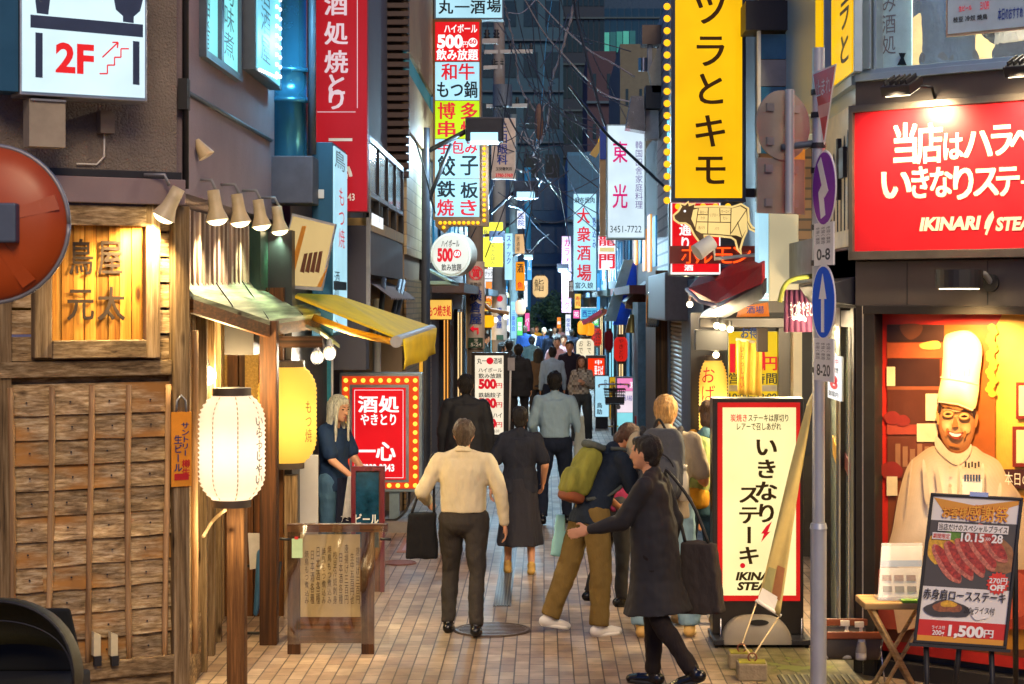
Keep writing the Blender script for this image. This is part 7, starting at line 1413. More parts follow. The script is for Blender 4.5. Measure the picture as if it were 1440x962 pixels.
mb = MB(); mb.cyl((cx+.07, Yb-.02, .62), (cx+.07, Yb-.1, .62), .04, .045, 12, m_steel); build('headlight', mb, t_)
for sx_ in (-1, 1): mb = MB(); mb.box(cx+sx_*.05-.05, cx+sx_*.05+.05, Yb+.5, Yb+.6, .2, .225, pbr('pedal', '#b89a4a', .5)); build('pedal', mb, t_)

# ================================================================ city behind the alley
def tower(label, x0, x1, Y, ztop_px, mat, rows, cols, win, wh=.5, seed=1, lit=.12, ww=.65, depth=12, zb=0, setoff=.02):
    fx = flat(Y); a, b_ = P(x0, ztop_px, Y), P(x1, ztop_px, Y); t_ = root('tower_block', label, 'building', ((a.x+b_.x)/2, Y, 0)); mb = MB(); mb.box(a.x, b_.x, Y, Y+depth, zb, a.z, mat); build('wall', mb, t_)
    random.seed(seed); cw_, rh_ = (b_.x-a.x)/cols, (a.z-zb)/rows; proto = {}
    def rep(nm, m_, x, z, sx, sy, sz):
        if nm not in proto:
            q = MB(); q.box(x, x+sx, Y-sy, Y, z, z+sz, m_); proto[nm] = (build(nm, q, t_), x, z); return
        o, x0_, z0_ = proto[nm]; c = o.copy(); link(c); c.parent = t_; c.location = (x-x0_, 0, z-z0_)
    for r in range(rows):
        rep('ledge', pbr('ledge '+mat.name, (.04, .09, .13), .7), a.x-.05, zb+r*rh_-.12, b_.x-a.x+.1, .25, .12)
        for c in range(cols):
            lt_ = random.random() < lit; rep('lit_window' if lt_ else 'window', gl_ if lt_ else win, a.x+c*cw_+cw_*(1-ww)/2, zb+r*rh_+rh_*.25, cw_*ww, setoff*2, rh_*wh)
gl_ = glow('dim lit office', '#58c9b4', .45); mwn = pbr('night glass', '#16303c', .1, var=.3)
tower('teal grey apartment tower above the cables behind the hanging sign', 640, 792, 110, -160, pbr('tower teal grey', '#2c5468', .8, var=.1, scale=.4), 9, 5, mwn, .5, 4, .04)
tower('dark central office tower with thin ribs', 790, 850, 125, -170, pbr('tower dark', '#16304a', .7), 10, 8, mwn, .7, 5, .0, .8)
tower('glass office block with rows of tall panes and one turquoise lit storey', 796, 960, 140, -200, pbr('tower glass', '#1c4260', .3, .2), 6, 16, pbr('curtain glass', '#22465c', .08, .3, .3, .5), .86, 6, .0, .9)
t_ = root('lit_storey', 'lit strip of office windows glowing turquoise in the glass block', 'windows', P(850, 75, 139)); mb = MB(); random.seed(2)
for i in range(9): mb.plate(flat(139.5), 812+i*9.2, 42-i*.6+6, 820+i*9.2, 72+i*.2, -.2, .0, glow('office turquoise %d' % (i % 3), ['#3f9c94', '#56c2b2', '#2c7078'][i % 3], .5))
build('panes', mb, t_)
tower('brown windowless block under the lit office strip', 826, 866, 95, 72, pbr('tower brown', '#403540', .8), 6, 2, mwn, .3, 7, .0, .25)
tower('pale blue low block with panelled front at the alley end', 798, 868, 92, 214, pbr('low block blue', '#3a7396', .7), 3, 4, pbr('low block panel', '#2f6484', .5), .7, 8, 0, .9)
tower('olive grey block beside the vent hood', 872, 930, 70, 62, pbr('block olive', '#5c5b4c', .7), 4, 3, mwn, .2, 9, 0, .2)
tower('deep blue building closing the end of the alley behind the trees', 690, 800, 100, 250, pbr('end block blue', '#17486c', .7), 4, 6, pbr('end block panel', '#143f60', .4), .6, 10, .05, .8)
mb = MB(); mb.cyl((P(742, 425, 88).x, 88, 0), (P(742, 425, 88).x, 88, 9), .16, .16, 12, pbr('blue pillar', '#2c8fc0', .4)); solo('blue_pillar', 'slim bright blue pillar beside the oval lantern', 'pillar', mb)
# trees
m_bark = pbr('bark', '#3c2c20', .9)
def leafmat(n, c): return pbr(n, c, .6, var=.5, scale=1.5)
lm1, lm2 = leafmat('leaf dark', (.03, .09, .05)), leafmat('leaf bright', (.06, .16, .09))
def tree(label, x, Y, h, r, n, seed, zc):
    random.seed(seed); t_ = root('street_tree', label, 'tree', (x, Y, 0)); mb = MB(); mb.tube([(x, Y, 0), (x+.05, Y, h*.4), (x-.05, Y+.1, h*.7)], [.14, .1, .05], 8, m_bark)
    for i in range(6): a = i*1.05; mb.tube([(x, Y, h*.4+.1*i), (x+r*.6*math.cos(a), Y+r*.6*math.sin(a), zc+.2*math.sin(i*2))], [.06, .02], 6, m_bark)
    build('trunk', mb, t_); mb = MB(); cl = [(V((random.gauss(0, r*.45), random.gauss(0, r*.45), random.gauss(0, r*.4))), random.uniform(.25, .5)*r) for _ in range(14)]
    for i in range(n):
        c, cr = random.choice(cl); d = V((random.gauss(0, 1), random.gauss(0, 1), random.gauss(0, 1))).normalized()*cr*random.random()**.4; p = V((x, Y, zc))+c+d
        a = V((random.gauss(0, 1), random.gauss(0, 1), random.gauss(0, 1))).normalized(); b_ = a.orthogonal().normalized(); s1, s2 = random.uniform(.06, .11), random.uniform(.03, .05)
        mb.add([p-a*s1, p-b_*s2, p+a*s1, p+b_*s2], [(0, 1, 2, 3)], lm1 if random.random() < .55 else lm2)
    build('crown', mb, t_)
tree('leafy dark green tree beneath the oval lantern at the alley end', .45, 82, 4, 1.35, 5200, 3, 1.95)
tree('smaller dark tree at the left end behind the globe lantern', -1.15, 84, 3.4, .8, 2200, 5, 1.8)
tree('dark shrub-like tree at the right end below the karaoke sign', 1.35, 84, 3.2, .8, 2200, 8, 1.9)

# ================================================================ overhead cables
CB = [((809, -20), (809, 0), (792, 65), (777, 110), (774, 131), (769, 178), (748, 222)), ((740, -15), (755, 0), (792, 39), (832, 73), (860, 88), (892, 108)), ((730, -15), (738, 0), (764, 45), (787, 71), (826, 112), (860, 137), (932, 150)),
      ((706, -15), (708, 0), (715, 28), (725, 75), (732, 122), (755, 159)), ((720, -15), (723, 0), (736, 56), (747, 105), (759, 150)), ((776, -15), (776, 0), (768, 56), (761, 150), (752, 215)), ((806, -15), (809, 17), (822, 69), (835, 120), (848, 168), (862, 200)),
      ((812, -10), (817, 32), (841, 94), (860, 127), (907, 215), (945, 258)), ((800, 120), (850, 185), (880, 212), (910, 240), (940, 268)), ((770, 160), (805, 200), (857, 255), (926, 326), (945, 345)), ((760, 160), (777, 200), (805, 262), (830, 303), (870, 350)),
      ((744, 280), (748, 300), (760, 318)), ((715, 290), (734, 296), (754, 319), (786, 349)), ((715, 18), (734, 18), (753, 0), (765, -15)), ((695, 150), (740, 235), (790, 270), (842, 250)), ((700, 270), (760, 310), (800, 306), (850, 258)), ((565, 240), (597, 225), (660, 212), (720, 195), (745, 165)),
      ((540, 95), (585, 200), (612, 300)), ((700, 150), (730, 220), (745, 258)), ((720, 60), (760, 140), (850, 195)), ((690, 20), (745, 90), (780, 118)), ((742, 210), (735, 245), (742, 262)), ((752, 205), (765, 240), (758, 262)), ((735, 320), (742, 355), (760, 338), (772, 330)), ((698, 205), (735, 215), (775, 205), (830, 204)), ((760, 95), (785, 55), (800, 20)), ((700, 330), (735, 300), (760, 270), (800, 240))]
random.seed(77)
for _ in range(26):
    x0_ = random.uniform(690, 800); y0_ = random.uniform(-40, 170); x1_ = x0_+random.uniform(-70, 190); y1_ = y0_+random.uniform(70, 230); CB.append(((x0_, y0_), (x0_*.6+x1_*.4, y0_*.5+y1_*.5+random.uniform(5, 30)), (x1_, y1_)))
labs = {0: 'thick twisted pale cable dropping steeply from above to the cable knot', 1: 'pale grey cable running down to the vent hood brackets', 2: 'pale grey cable crossing below the vent hood cable', 3: 'twisted rusty cable bundle curving into the cable knot', 6: 'thick brownish cable falling behind the magenta lettered sign', 8: 'thick dark blue cable sagging in front of the magenta lettered sign'}
for i, pts in enumerate(CB):
    Y0 = 24 if i in (8, 17) else random.uniform(34, 42); r = .03 if i in (0, 6, 8) else (.017 if i in (1, 2, 3) else .011); p3 = [P(x, y, Y0+k*.5) for k, (x, y) in enumerate(pts)]
    if i == 8: r = .022
    mb = MB(); pp = catmull(p3, 6)
    mt = pbr('pale cable', '#8f8b8e', .5) if i in (0, 1, 2, 3, 13) else (pbr('blue cable', '#4f9cc8', .4) if i in (5,) else (pbr('slate cable', '#3a4250', .6) if i in (6, 9) else pbr('dark cable', '#333b48', .5)))
    if i in (0, 3):
        q = [p+V((.03*math.cos(k*.9), 0, .03*math.sin(k*.9))) for k, p in enumerate(catmull(p3, 14))]; mb.tube(pp, r*.8, 6, mt); mb.tube(q, r*.6, 5, mt)
    else: mb.tube(pp, r, 5, mt)
    solo('overhead_cable', labs.get(i, 'thin overhead cable strung high across the alley'), 'cable', mb, None, 'overhead cables')
random.seed(12); t_ = root('cable_knot', 'rusty tangled knot of cable joints hanging above the second street lamp', 'cable joint', P(757, 160, 40)); mb = MB()
for i in range(26):
    p = P(random.uniform(738, 768), random.uniform(155, 250), 40); q = p+V((random.gauss(0, .18), random.gauss(0, .1), random.gauss(0, .3))); m2_ = (p+q)/2+V((random.gauss(0, .12), 0, random.gauss(0, .12))); mb.tube(catmull([p, m2_, q], 5), .012, 4, pbr('slate cable', '#3a4250', .6) if i % 3 else pbr('pale cable', '#8f8b8e', .5))
build('wires', mb, t_); mb = MB(); mb.ell(P(758, 172, 40), (.1, .1, .42), pbr('rusty joint', '#6a5040', .7, var=.4, scale=20), 10); build('joint', mb, t_)
# ---- round red mirror back near the camera, stroller hood
Yn = 7.1; c = P(-15, 315, Yn); t_ = root('traffic_mirror', 'back of a round orange red traffic mirror at the edge of the street', 'traffic mirror', (c.x-.25, Yn, 0))
m_om = pbr('orange mirror back', '#b0480f', .4, var=.12, scale=3); mb = MB(); M_ = Matrix.Rotation(R(90), 3, 'X'); mb.lathe(c, [(0, .07), (.12, .065), (.22, .045), (.285, .015), (.3, -.01), (.3, -.03)], 44, m_om, True, M_)
for k in range(5): a = k*2*math.pi/5+.3; d = V((math.cos(a), 0, math.sin(a))); e = V((-d.z, 0, d.x)); mb.prism([c+d*.1-e*.018+V((0, -.068, 0)), c+d*.1+e*.018+V((0, -.068, 0)), c+d*.28+e*.03+V((0, -.024, 0)), c+d*.28-e*.03+V((0, -.024, 0))], (0, -.006, 0), m_om)
build('mirror_back', mb, t_)
mb = MB(); mb.tube([c+V((.302*math.cos(a), .01, .302*math.sin(a))) for a in [i*math.pi/24 for i in range(49)]], .01, 6, m_grey); build('rim', mb, t_)
mb = MB(); mb.obox(c+V((.06, -.09, 0)), V((.075, 0, 0)), V((0, .03, 0)), V((0, 0, .075)), m_bluegrey); mb.tube([c+V((-.03, -.1, 0)), c+V((-.3, -.08, .02))], .03, 8, m_grey); mb.cyl((c.x-.25, Yn-.08, 0), (c.x-.25, Yn-.08, c.z+.2), .038, .038, 14, pbr('orange pole', '#b8431c', .5)); build('bracket', mb, t_, bevel=.008)
mb = MB(); mb.obox(c+V((.005, -.075, -.2)), V((.02, 0, 0)), V((0, .003, 0)), V((0, 0, .05)), m_txw); build('sticker', mb, t_)
Yv = 9.0; s_ = S(Yv); c = V(((20-HX)/s_, Yv, CH-(962-HY)/s_)); zt0 = CH-(836-HY)/s_
t_ = root('baby_stroller', 'dark olive baby stroller with a curved hood at the street corner', 'stroller', (c.x, Yv, 0)); mho = pbr('olive hood cloth', '#3c3a1e', .6, var=.2, scale=6, bump=.3, bscale=200); mb = MB(); vs = []; nn, mm_ = 24, 8
for j in range(mm_+1):
    th = R(-10+j*100/mm_)
    for i in range(nn+1):
        a = math.pi*i/nn; ww, hh = .36, .44; r = abs(math.sin(a))**.7; x = c.x-math.cos(a)*ww; rr = hh*r; vs.append(V((x, Yv-.15+.32*math.sin(th)*(.4+.6*r)-.1, zt0-hh+.02+rr*math.cos(th*.75)+(.0 if j else 0))))
mb.add(vs, [(j*(nn+1)+i, j*(nn+1)+i+1, (j+1)*(nn+1)+i+1, (j+1)*(nn+1)+i) for j in range(mm_) for i in range(nn)], mho, True); o_ = build('hood', mb, t_); o_.modifiers.new('t', 'SOLIDIFY').thickness = .008
mb = MB(); mb.tube(vs[:nn+1], .008, 6, m_black); mb.tube([v+V((0, -.004, -.09*math.sin(math.pi*i/nn))) for i, v in enumerate(vs[:nn+1])], .004, 5, m_dark); build('hood_edge', mb, t_)
mb = MB(); mb.box(c.x-.3, c.x+.3, Yv-.1, Yv+.3, .35, zt0-.42, pbr('seat cloth', '#1b1c18', .9)); mb.prism([(c.x-.28, Yv+.26, zt0-.42), (c.x+.28, Yv+.26, zt0-.42), (c.x+.22, Yv+.22, zt0-.1), (c.x-.22, Yv+.22, zt0-.1)], (0, -.03, 0), pbr('seat cloth', '#1b1c18', .9)); build('seat', mb, t_, bevel=.03)
for a in (-.3, .3):
    for b_ in (-.35, .4):
        mb = MB(); mb.tube([V((c.x+a, Yv+b_+.12*math.cos(k*math.pi/10), .13+.12*math.sin(k*math.pi/10))) for k in range(21)], .022, 8, m_black); mb.cyl((c.x+a-.01, Yv+b_, .13), (c.x+a+.01, Yv+b_, .13), .06, .06, 12, m_grey); build('wheel', mb, t_)
    mb = MB(); mb.tube([(c.x+a, Yv-.35, .13), (c.x+a*.9, Yv+.05, .6), (c.x+a*.8, Yv+.3, .78)], .014, 8, m_black); build('frame_tube', mb, t_)
# ================================================================ people
def remesh(mb, voxel, smooth=3, mat=None):
    """fuse overlapping closed shapes into one continuous skin"""
    me = bpy.data.meshes.new('fuse'); me.from_pydata([tuple(v) for v in mb.v], [], mb.f); me.update()
    o = link(bpy.data.objects.new('fuse', me)); r = o.modifiers.new('r', 'REMESH'); r.mode = 'VOXEL'; r.voxel_size = voxel
    s = o.modifiers.new('s', 'SMOOTH'); s.factor = .5; s.iterations = smooth
    dg = bpy.context.evaluated_depsgraph_get(); out = bpy.data.meshes.new_from_object(o.evaluated_get(dg))
    bpy.data.objects.remove(o); bpy.data.meshes.remove(me); return out
def wrinkle(me, amp, sc_=(9, 9, 5), seed=0.0):
    n = len(me.vertices); co = np.empty(n*3, np.float32); me.vertices.foreach_get('co', co); no = np.empty(n*3, np.float32); me.vertices.foreach_get('normal', no); co = co.reshape(-1, 3); no = no.reshape(-1, 3)
    d = np.array([mnoise.noise((x*sc_[0]+seed, y*sc_[1], z*sc_[2]+x*3)) + .5*mnoise.noise((x*sc_[0]*2.3, y*sc_[1]*2.3+seed, z*sc_[2]*3)) for x, y, z in co.tolist()], np.float32)
    co += no*(d[:, None]*amp); me.vertices.foreach_set('co', co.ravel()); me.update()
def put(me, name, parent, mat, T, s):
    """mesh built in the figure's own frame -> child of its root"""
    me.name = name; me.transform(T); me.materials.clear(); me.materials.append(mat); me.polygons.foreach_set('use_smooth', [True]*len(me.polygons)); o = link(bpy.data.objects.new(name, me)); o.parent = parent; return o
def cloth(name, col, var=.12): return pbr(name, col, .85, 0, var, 7, .55, 15, .035, (1, 1, .45), spec=.2)
m_skin = pbr('skin', '#c48e6c', .55, var=.06, scale=10); m_skin2 = pbr('skin tanned', '#b87c54', .55, var=.06, scale=10); m_eye = pbr('eye dark', '#1a1210', .2); m_lip = pbr('lips', '#a3524a', .5); m_eyew = pbr('eye white', '#d8d0c8', .3)
def hairmat(n, c): return pbr(n, c, .45, 0, .6, 14, .9, 70, .01, (6, 6, 1), spec=.4)
m_hblack = hairmat('black hair', '#1a1512'); m_hgrey = hairmat('grey brown hair', '#4c3d30'); m_hblond = hairmat('blond hair', '#b98a4c'); m_hash = hairmat('ash blond hair', '#c9c2ac'); m_hbrown = hairmat('brown hair', '#4a2f22'); m_hcurl = hairmat('curly brown hair', '#4f3626')
Z3 = V((0, 0, 0))
def person(label, px, foot_py=None, Y=None, h=1.7, face=0, lean=0, bow=0, headp=0, heady=0, legs=((8, 10), (-8, 10)), arms=(((.12, .0, -1), (.05, .15, -1)), ((-.12, .0, -1), (-.05, .15, -1))), top=None, topstyle='shirt', bottom=None, botstyle='trousers', shoes=None, hair=None, hairstyle='short', skin=None, vox=.0105, build_=1.0, face_on=False, group=None, z0=0.0, bare_feet=False, women=False, curl=.5, seed=1, bot_extra=None, sole=None, xw=None):
    if Y is None: Y = 2.6*F/(foot_py-HY)
    x = (px-HX)/S(Y) if xw is None else xw
    skin = skin or m_skin; s = h/1.72; rt = root('person', label, 'person', (x, Y, z0), group)
    bw = build_; sh = (.168 if not women else .15)*bw; hipw = .095
    hip = V((0, 0, .93)); Rl = Matrix.Rotation(R(-lean), 3, 'X'); Rb = Matrix.Rotation(R(-lean-bow), 3, 'X')
    def up(v, f=1.0):                     # torso frame, bending progressively
        v = V(v); z = v.z-.93; M = Matrix.Rotation(R(-(lean+bow*min(1, max(0, z/.3)))), 3, 'X'); return hip + M @ V((v.x, v.y, z))
    def U(*a): return up(a)
    J = {}
    for i, sd in enumerate((1, -1)):
        th, kn = legs[i][:2]; ab = legs[i][2] if len(legs[i]) > 2 else 3
        h0 = hip+V((sd*hipw, 0, -.01)); d = V((sd*math.sin(R(ab)), math.sin(R(th)), -math.cos(R(th)))).normalized(); k_ = h0+d*.43
        d2 = V((sd*math.sin(R(ab))*.3, math.sin(R(th-kn)), -math.cos(R(th-kn)))).normalized(); an = k_+d2*.41
        J['h', i], J['k', i], J['a', i], J['sd', i] = h0, k_, an, d2
    low = min(J['a', 0].z, J['a', 1].z); dz = .085-low
    def sft(v): return v+V((0, 0, dz))
    for i in (0, 1):
        for k_ in 'hka': J[k_, i] = sft(J[k_, i])
    hip = sft(hip)
    for i, sd in enumerate((1, -1)):
        a0 = U(sd*sh, -.005, 1.39); M = Matrix.Rotation(R(-(lean+bow)*.0), 3, 'X'); ua, fa = [V(q).normalized() for q in arms[i]]
        e_ = a0+ua*.285; w_ = e_+fa*.245; J['s', i], J['e', i], J['w', i], J['fd', i] = a0, e_, w_, fa
    hM = Rb @ Matrix.Rotation(R(-heady), 3, 'Z') @ Matrix.Rotation(R(-headp), 3, 'X'); nb = U(0, -.005, 1.44); hc = nb+Rb @ V((0, .015, .05))+hM @ V((0, .02, .115))
    HM = hM.to_4x4()
    def hd(v): return hc+hM @ V(v)
    T = Matrix.Rotation(R(-face), 4, 'Z') @ Matrix.Scale(s, 4)
    fine = vox < .013
    # body
    b = MB(); E = lambda c, r, n=12, M=None: b.ell(c, r, None, n, M); Cp = lambda a, c, ra, rb, xs=1.0: b.cyl(a, c, ra, rb, 12, None, True, True, xs, True)
    E(U(0, 0, .95), (.14*bw, .095*bw, .11)); E(U(0, 0, 1.1), (.12*bw, .085*bw, .16), 12, Rl); E(U(0, .0, 1.26), (.135*bw, .085*bw, .16), 12, Rb)
    Cp(U(-sh*.8, 0, 1.375), U(sh*.8, 0, 1.375), .048*bw, .048*bw); Cp(U(0, 0, 1.40), hd((0, -.015, -.06)), .05, .05)
    E(hc, (.077, .098, .113), 16, hM); E(hd((0, .035, -.055)), (.056, .06, .062), 12, hM)
    b.cyl(hd((0, .088, .012)), hd((0, .108, -.028)), .009, .015, 8, None, True, True, 1, True)
    if fine: E(hd((0, .086, -.065)), (.022, .012, .01), 8, hM); E(hd((0, .075, -.095)), (.028, .02, .018), 8, hM); E(hd((.03, .082, .03)), (.022, .012, .007), 8, hM); E(hd((-.03, .082, .03)), (.022, .012, .007), 8, hM)
    for sd in (1, -1): E(hd((sd*.074, -.005, -.008)), (.012, .024, .034), 8, hM)
    for i, sd in enumerate((1, -1)):
        Cp(J['s', i], J['e', i], .046*bw, .038*bw); Cp(J['e', i], J['w', i], .038*bw, .026)
        d = J['fd', i]; w_ = J['w', i]; lat = d.cross(V((1, 0, 0)) if abs(d.x) < .8 else V((0, 1, 0))).normalized(); pn = V((-sd, 0, 0)); pn = (pn-d*pn.dot(d)); pn = pn.normalized() if pn.length > .1 else lat.cross(d).normalized(); lat = d.cross(pn).normalized()
        if lat.y < 0: lat = -lat
        Mh = Matrix((lat, pn, d)).transposed(); E(w_+d*.05, (.038, .017, .055), 10, Mh)
        for f_, (off, ln) in enumerate(((-.03, .062), (-.011, .074), (.009, .078), (.029, .07))):
            p0 = w_+d*.085+lat*off; p1 = p0+(d*math.cos(curl*.6)+pn*math.sin(curl*.6)).normalized()*ln*.52; p2 = p1+(d*math.cos(curl*1.7)+pn*math.sin(curl*1.7)).normalized()*ln*.5; r_ = .0082
            b.cyl(p0, p1, r_+.0008, r_, 8, None, True, True, 1, True); b.cyl(p1, p2, r_, r_*.85, 8, None, True, True, 1, True)
        p0 = w_+d*.025+lat*.03; p1 = p0+(d*.7+lat*.6+pn*.3).normalized()*.042; b.cyl(p0, p1, .012, .0105, 8, None, True, True, 1, True); b.cyl(p1, p1+(d*.9+lat*.1+pn*.4).normalized()*.032, .0105, .008, 8, None, True, True, 1, True)
        Cp(J['h', i], J['k', i], .074*bw, .046); m_ = J['k', i].lerp(J['a', i], .35)+V((0, -.006, 0)); Cp(J['k', i], m_, .045, .046); Cp(m_, J['a', i], .045, .033)
        fd = V((0, 1, 0)); tilt = 0
        if J['a', i].z > .12: tilt = min(60, (J['a', i].z-.085)*260)
        fd = V((0, math.cos(R(tilt)), -math.sin(R(tilt)))); fu = V((0, math.sin(R(tilt)), math.cos(R(tilt)))); J['ft', i], J['fu', i] = fd, fu
        Cp(J['a', i]-fu*.035-fd*.03, J['a', i]-fu*.055+fd*.13, .034, .026)
    mbody = remesh(b, vox*(.78 if fine else 1), 2); ob = put(mbody, 'body', rt, skin, T, s)
    # top
    cl = MB(); E = lambda c, r, n=14, M=None: cl.ell(c, r, None, n, M); Cp = lambda a, c, ra, rb, xs=1.0, rd=True: cl.cyl(a, c, ra, rb, 14, None, True, True, xs, rd)
    long_ = topstyle in ('shirt', 'jacket', 'knit'); k = .02 if topstyle != 'jacket' else .032
    tz = [(1.40, .165, .085), (1.33, .178, .108), (1.22, .172, .114), (1.10, .160, .112), (.98, .163, .115)]
    hemz = {'shirt': .93, 'tee': .84, 'jacket': .74, 'knit': .84, 'coat': .52}[topstyle]; lg = .03*(topstyle in ('coat', 'jacket')); tz = [(z, a_+lg*(z < 1.15), c_+lg*(z < 1.15)) for z, a_, c_ in tz]
    if hemz < .9: lg = .03*(topstyle in ('coat', 'jacket')); tz.append(((.98+hemz)/2, .172+lg, .126+lg)); tz.append((hemz, .178+lg+.05*(topstyle == 'coat'), .13+lg+.05*(topstyle == 'coat')))
    if women: tz[3] = (1.10, .142, .103)
    tz = [(z, (rx-.015)*bw+k*.75, (ry-.01)*bw+k*.75) for z, rx, ry in tz]
    vs, n_ = [], 24
    for z, rx, ry in tz: vs += [U(rx*math.copysign(abs(math.cos(q))**.85, math.cos(q)), ry*math.copysign(abs(math.sin(q))**.85, math.sin(q)), z) for q in [2*math.pi*j/n_ for j in range(n_)]]
    cl.add(vs, [(r*n_+(j+1) % n_, r*n_+j, (r+1)*n_+j, (r+1)*n_+(j+1) % n_) for r in range(len(tz)-1) for j in range(n_)]+[tuple(range(n_)), tuple(range(len(vs)-1, len(vs)-n_-1, -1))], None)
    Cp(U(-sh*.85, 0, 1.375), U(sh*.85, 0, 1.375), .06*bw+k*.4, .06*bw+k*.4)
    for sd in (1, -1): Cp(U(sd*.02, -.01, 1.445), U(sd*sh*.8, -.005, 1.385), .056, .056*bw+k*.3)
    if women: E(U(0, .07, 1.24), (.12, .06, .07), 12, Rb)
    Cp(U(0, -.012, 1.43), U(0, -.012, 1.465)+V((0, 0, 0)), .068, .062)
    for i, sd in enumerate((1, -1)):
        kr = .014 if topstyle != 'jacket' else .022
        if long_ or topstyle == 'coat': Cp(J['s', i], J['e', i], .05*bw+kr, .042*bw+kr); Cp(J['e', i], J['e', i].lerp(J['w', i], .93), .042*bw+kr, .03+kr*.7)
        elif topstyle == 'half': pass
        else: Cp(J['s', i], J['s', i].lerp(J['e', i], .78), .052*bw+kr, .054*bw+kr)
    mt = remesh(cl, vox*1.05, 3); wrinkle(mt, .011, (8, 8, 6), seed); put(mt, 'jacket' if topstyle in ('jacket', 'coat') else ('dress_top' if topstyle == 'dress' else 'shirt'), rt, top, T, s)
    # lower garment
    if bottom:
        cl = MB()
        E(U(0, 0, .95), (.158*bw+.012, .108*bw+.014, .115), 14, Rl); E(hip+V((0, -.01, -.03)), (.155*bw+.014, .115*bw+.012, .12))
        if botstyle == 'trousers' or botstyle == 'wide':
            wd = .0 if botstyle == 'trousers' else .022
            for i in (0, 1):
                Cp(J['h', i], J['k', i], .09*bw+.012, .07+wd*.8); Cp(J['k', i], J['a', i]+V((0, -.005, -.005)), .07+wd*.8, .056+wd, 1, False); cl.ell(J['k', i], (.068+wd*.8,)*3, None, 10)
        else:
            zb = {'skirt': .30, 'short_skirt': .55}.get(botstyle, .3); yo = (J['a', 0].y+J['a', 1].y)/2; vs, n_ = [], 40; rows = 9
            for r in range(rows+1):
                f0 = r/rows; z = (hip.z+.06)*(1-f0)+zb*f0
                for j in range(n_): q = 2*math.pi*j/n_; fl = 1+.07*f0*math.sin(q*7+seed)+.04*f0*math.sin(q*3); vs.append(V(((.15*bw+.07*f0)*fl*math.cos(q), yo*f0*.6+(.12*bw+.09*f0)*fl*math.sin(q), z)))
            cl.add(vs, [(r*n_+(j+1) % n_, r*n_+j, (r+1)*n_+j, (r+1)*n_+(j+1) % n_) for r in range(rows) for j in range(n_)]+[tuple(range(n_)), tuple(range(len(vs)-1, len(vs)-n_-1, -1))], None)
        mt = remesh(cl, vox*1.1, 3); wrinkle(mt, .008 if 'skirt' in botstyle else .011, (9, 9, 7) if botstyle != 'skirt' else (18, 18, 1.5), seed+3); put(mt, 'skirt' if 'skirt' in botstyle else 'trousers', rt, bottom, T, s)
    # shoes
    for i in (0, 1):
        sh_ = MB(); fd, fu = J['ft', i], J['fu', i]; a_ = J['a', i]; c0 = a_-fu*.045
        sh_.cyl(c0-fd*.045, c0+fd*.10-fu*.006, .043, .037, 12, None, True, True, 1, True); sh_.cyl(c0+fd*.10-fu*.006, c0+fd*.165-fu*.012, .04, .03, 12, None, True, True, 1, True); sh_.cyl(a_+fu*.015-fd*.01, c0-fd*.01, .043, .042, 12, None, True, True, 1, True)
        me_ = remesh(sh_, max(.009, vox*.85), 2)
        if sum(1 for _ in me_.vertices): put(me_, 'shoe', rt, shoes or m_black, T, s)
        so_ = MB(); M_ = Matrix((V((1, 0, 0)), fd, fu)).transposed(); so_.prism([c0-fu*.04+M_ @ V((.045*math.cos(q)*(1.0 if math.sin(q) > 0 else .85), .06+.125*math.sin(q), 0)) for q in [j*math.pi/8 for j in range(16)]], fu*.026, None)
        me = bpy.data.meshes.new('sole'); me.from_pydata([tuple(v) for v in so_.v], [], so_.f); put(me, 'sole', rt, sole or (m_txw if sole is None and shoes and shoes.name.startswith('white') else m_black), T, s)
    # hair
    if hair:
        hm = MB(); E = lambda c, r, n=14: hm.ell(c, r, None, n, hM)
        E(hd((0, -.018, .022)), (.088, .104, .105)); E(hd((0, -.05, -.03)), (.07, .055, .08)); E(hd((0, .045, .075)), (.062, .045, .036))
        if hairstyle in ('long', 'bob'):
            lnn = .40 if hairstyle == 'long' else .2
            for q in range(-4, 5):
                a = q*.36; p = hd((.072*math.sin(a), -.02-.068*math.cos(a), .02)); e_ = p+Rb @ V((.03*math.sin(a), -.02, -lnn-.03*math.cos(q*2))); hm.cyl(p, e_, .034, .018, 10, None, True, True, 1, True)
            for sd in (1, -1): p = hd((sd*.075, .035, .03)); hm.cyl(p, p+Rb @ V((sd*.015, .0, -lnn*.8)), .024, .013, 10, None, True, True, 1, True)
        if hairstyle == 'curly':
            random.seed(4)
            for _ in range(70): d = V((random.gauss(0, 1), random.gauss(0, 1), abs(random.gauss(0, 1)))).normalized(); p = hd((.085*d.x, -.02+.1*d.y-.01, .02+.1*d.z)); hm.ell(p, random.uniform(.018, .03), None, 8) if (hM.inverted() @ (p-hc)).y < .06 else None
        mh = remesh(hm, min(vox, .011), 2); wrinkle(mh, .011 if hairstyle in ('short', 'curly') else .005, (55, 55, 12) if hairstyle in ('short', 'curly') else (70, 70, 6), seed); put(mh, 'hair', rt, hair, T, s)
    if face_on:
        for sd in (1, -1):
            ey = MB(); ey.ell(hd((sd*.03, .0845, .008)), (.014, .008, .0075), None, 10, hM); put(_mk(ey), 'eye', rt, m_eye, T, s)
            br_ = MB(); br_.cyl(hd((sd*.016, .092, .03)), hd((sd*.046, .084, .033)), .0042, .003, 6, None); put(_mk(br_), 'eyebrow', rt, m_hblack, T, s)
        mo = MB(); mo.ell(hd((0, .097, -.064)), (.021, .007, .0065), None, 10, hM); put(_mk(mo), 'mouth', rt, m_lip, T, s)
    J['T'] = Matrix.Translation((x, Y, z0)) @ T; J['U'] = U; J['hip'] = hip; J['hd'] = hd; J['root'] = rt; J['Rl'] = Rl
    return J
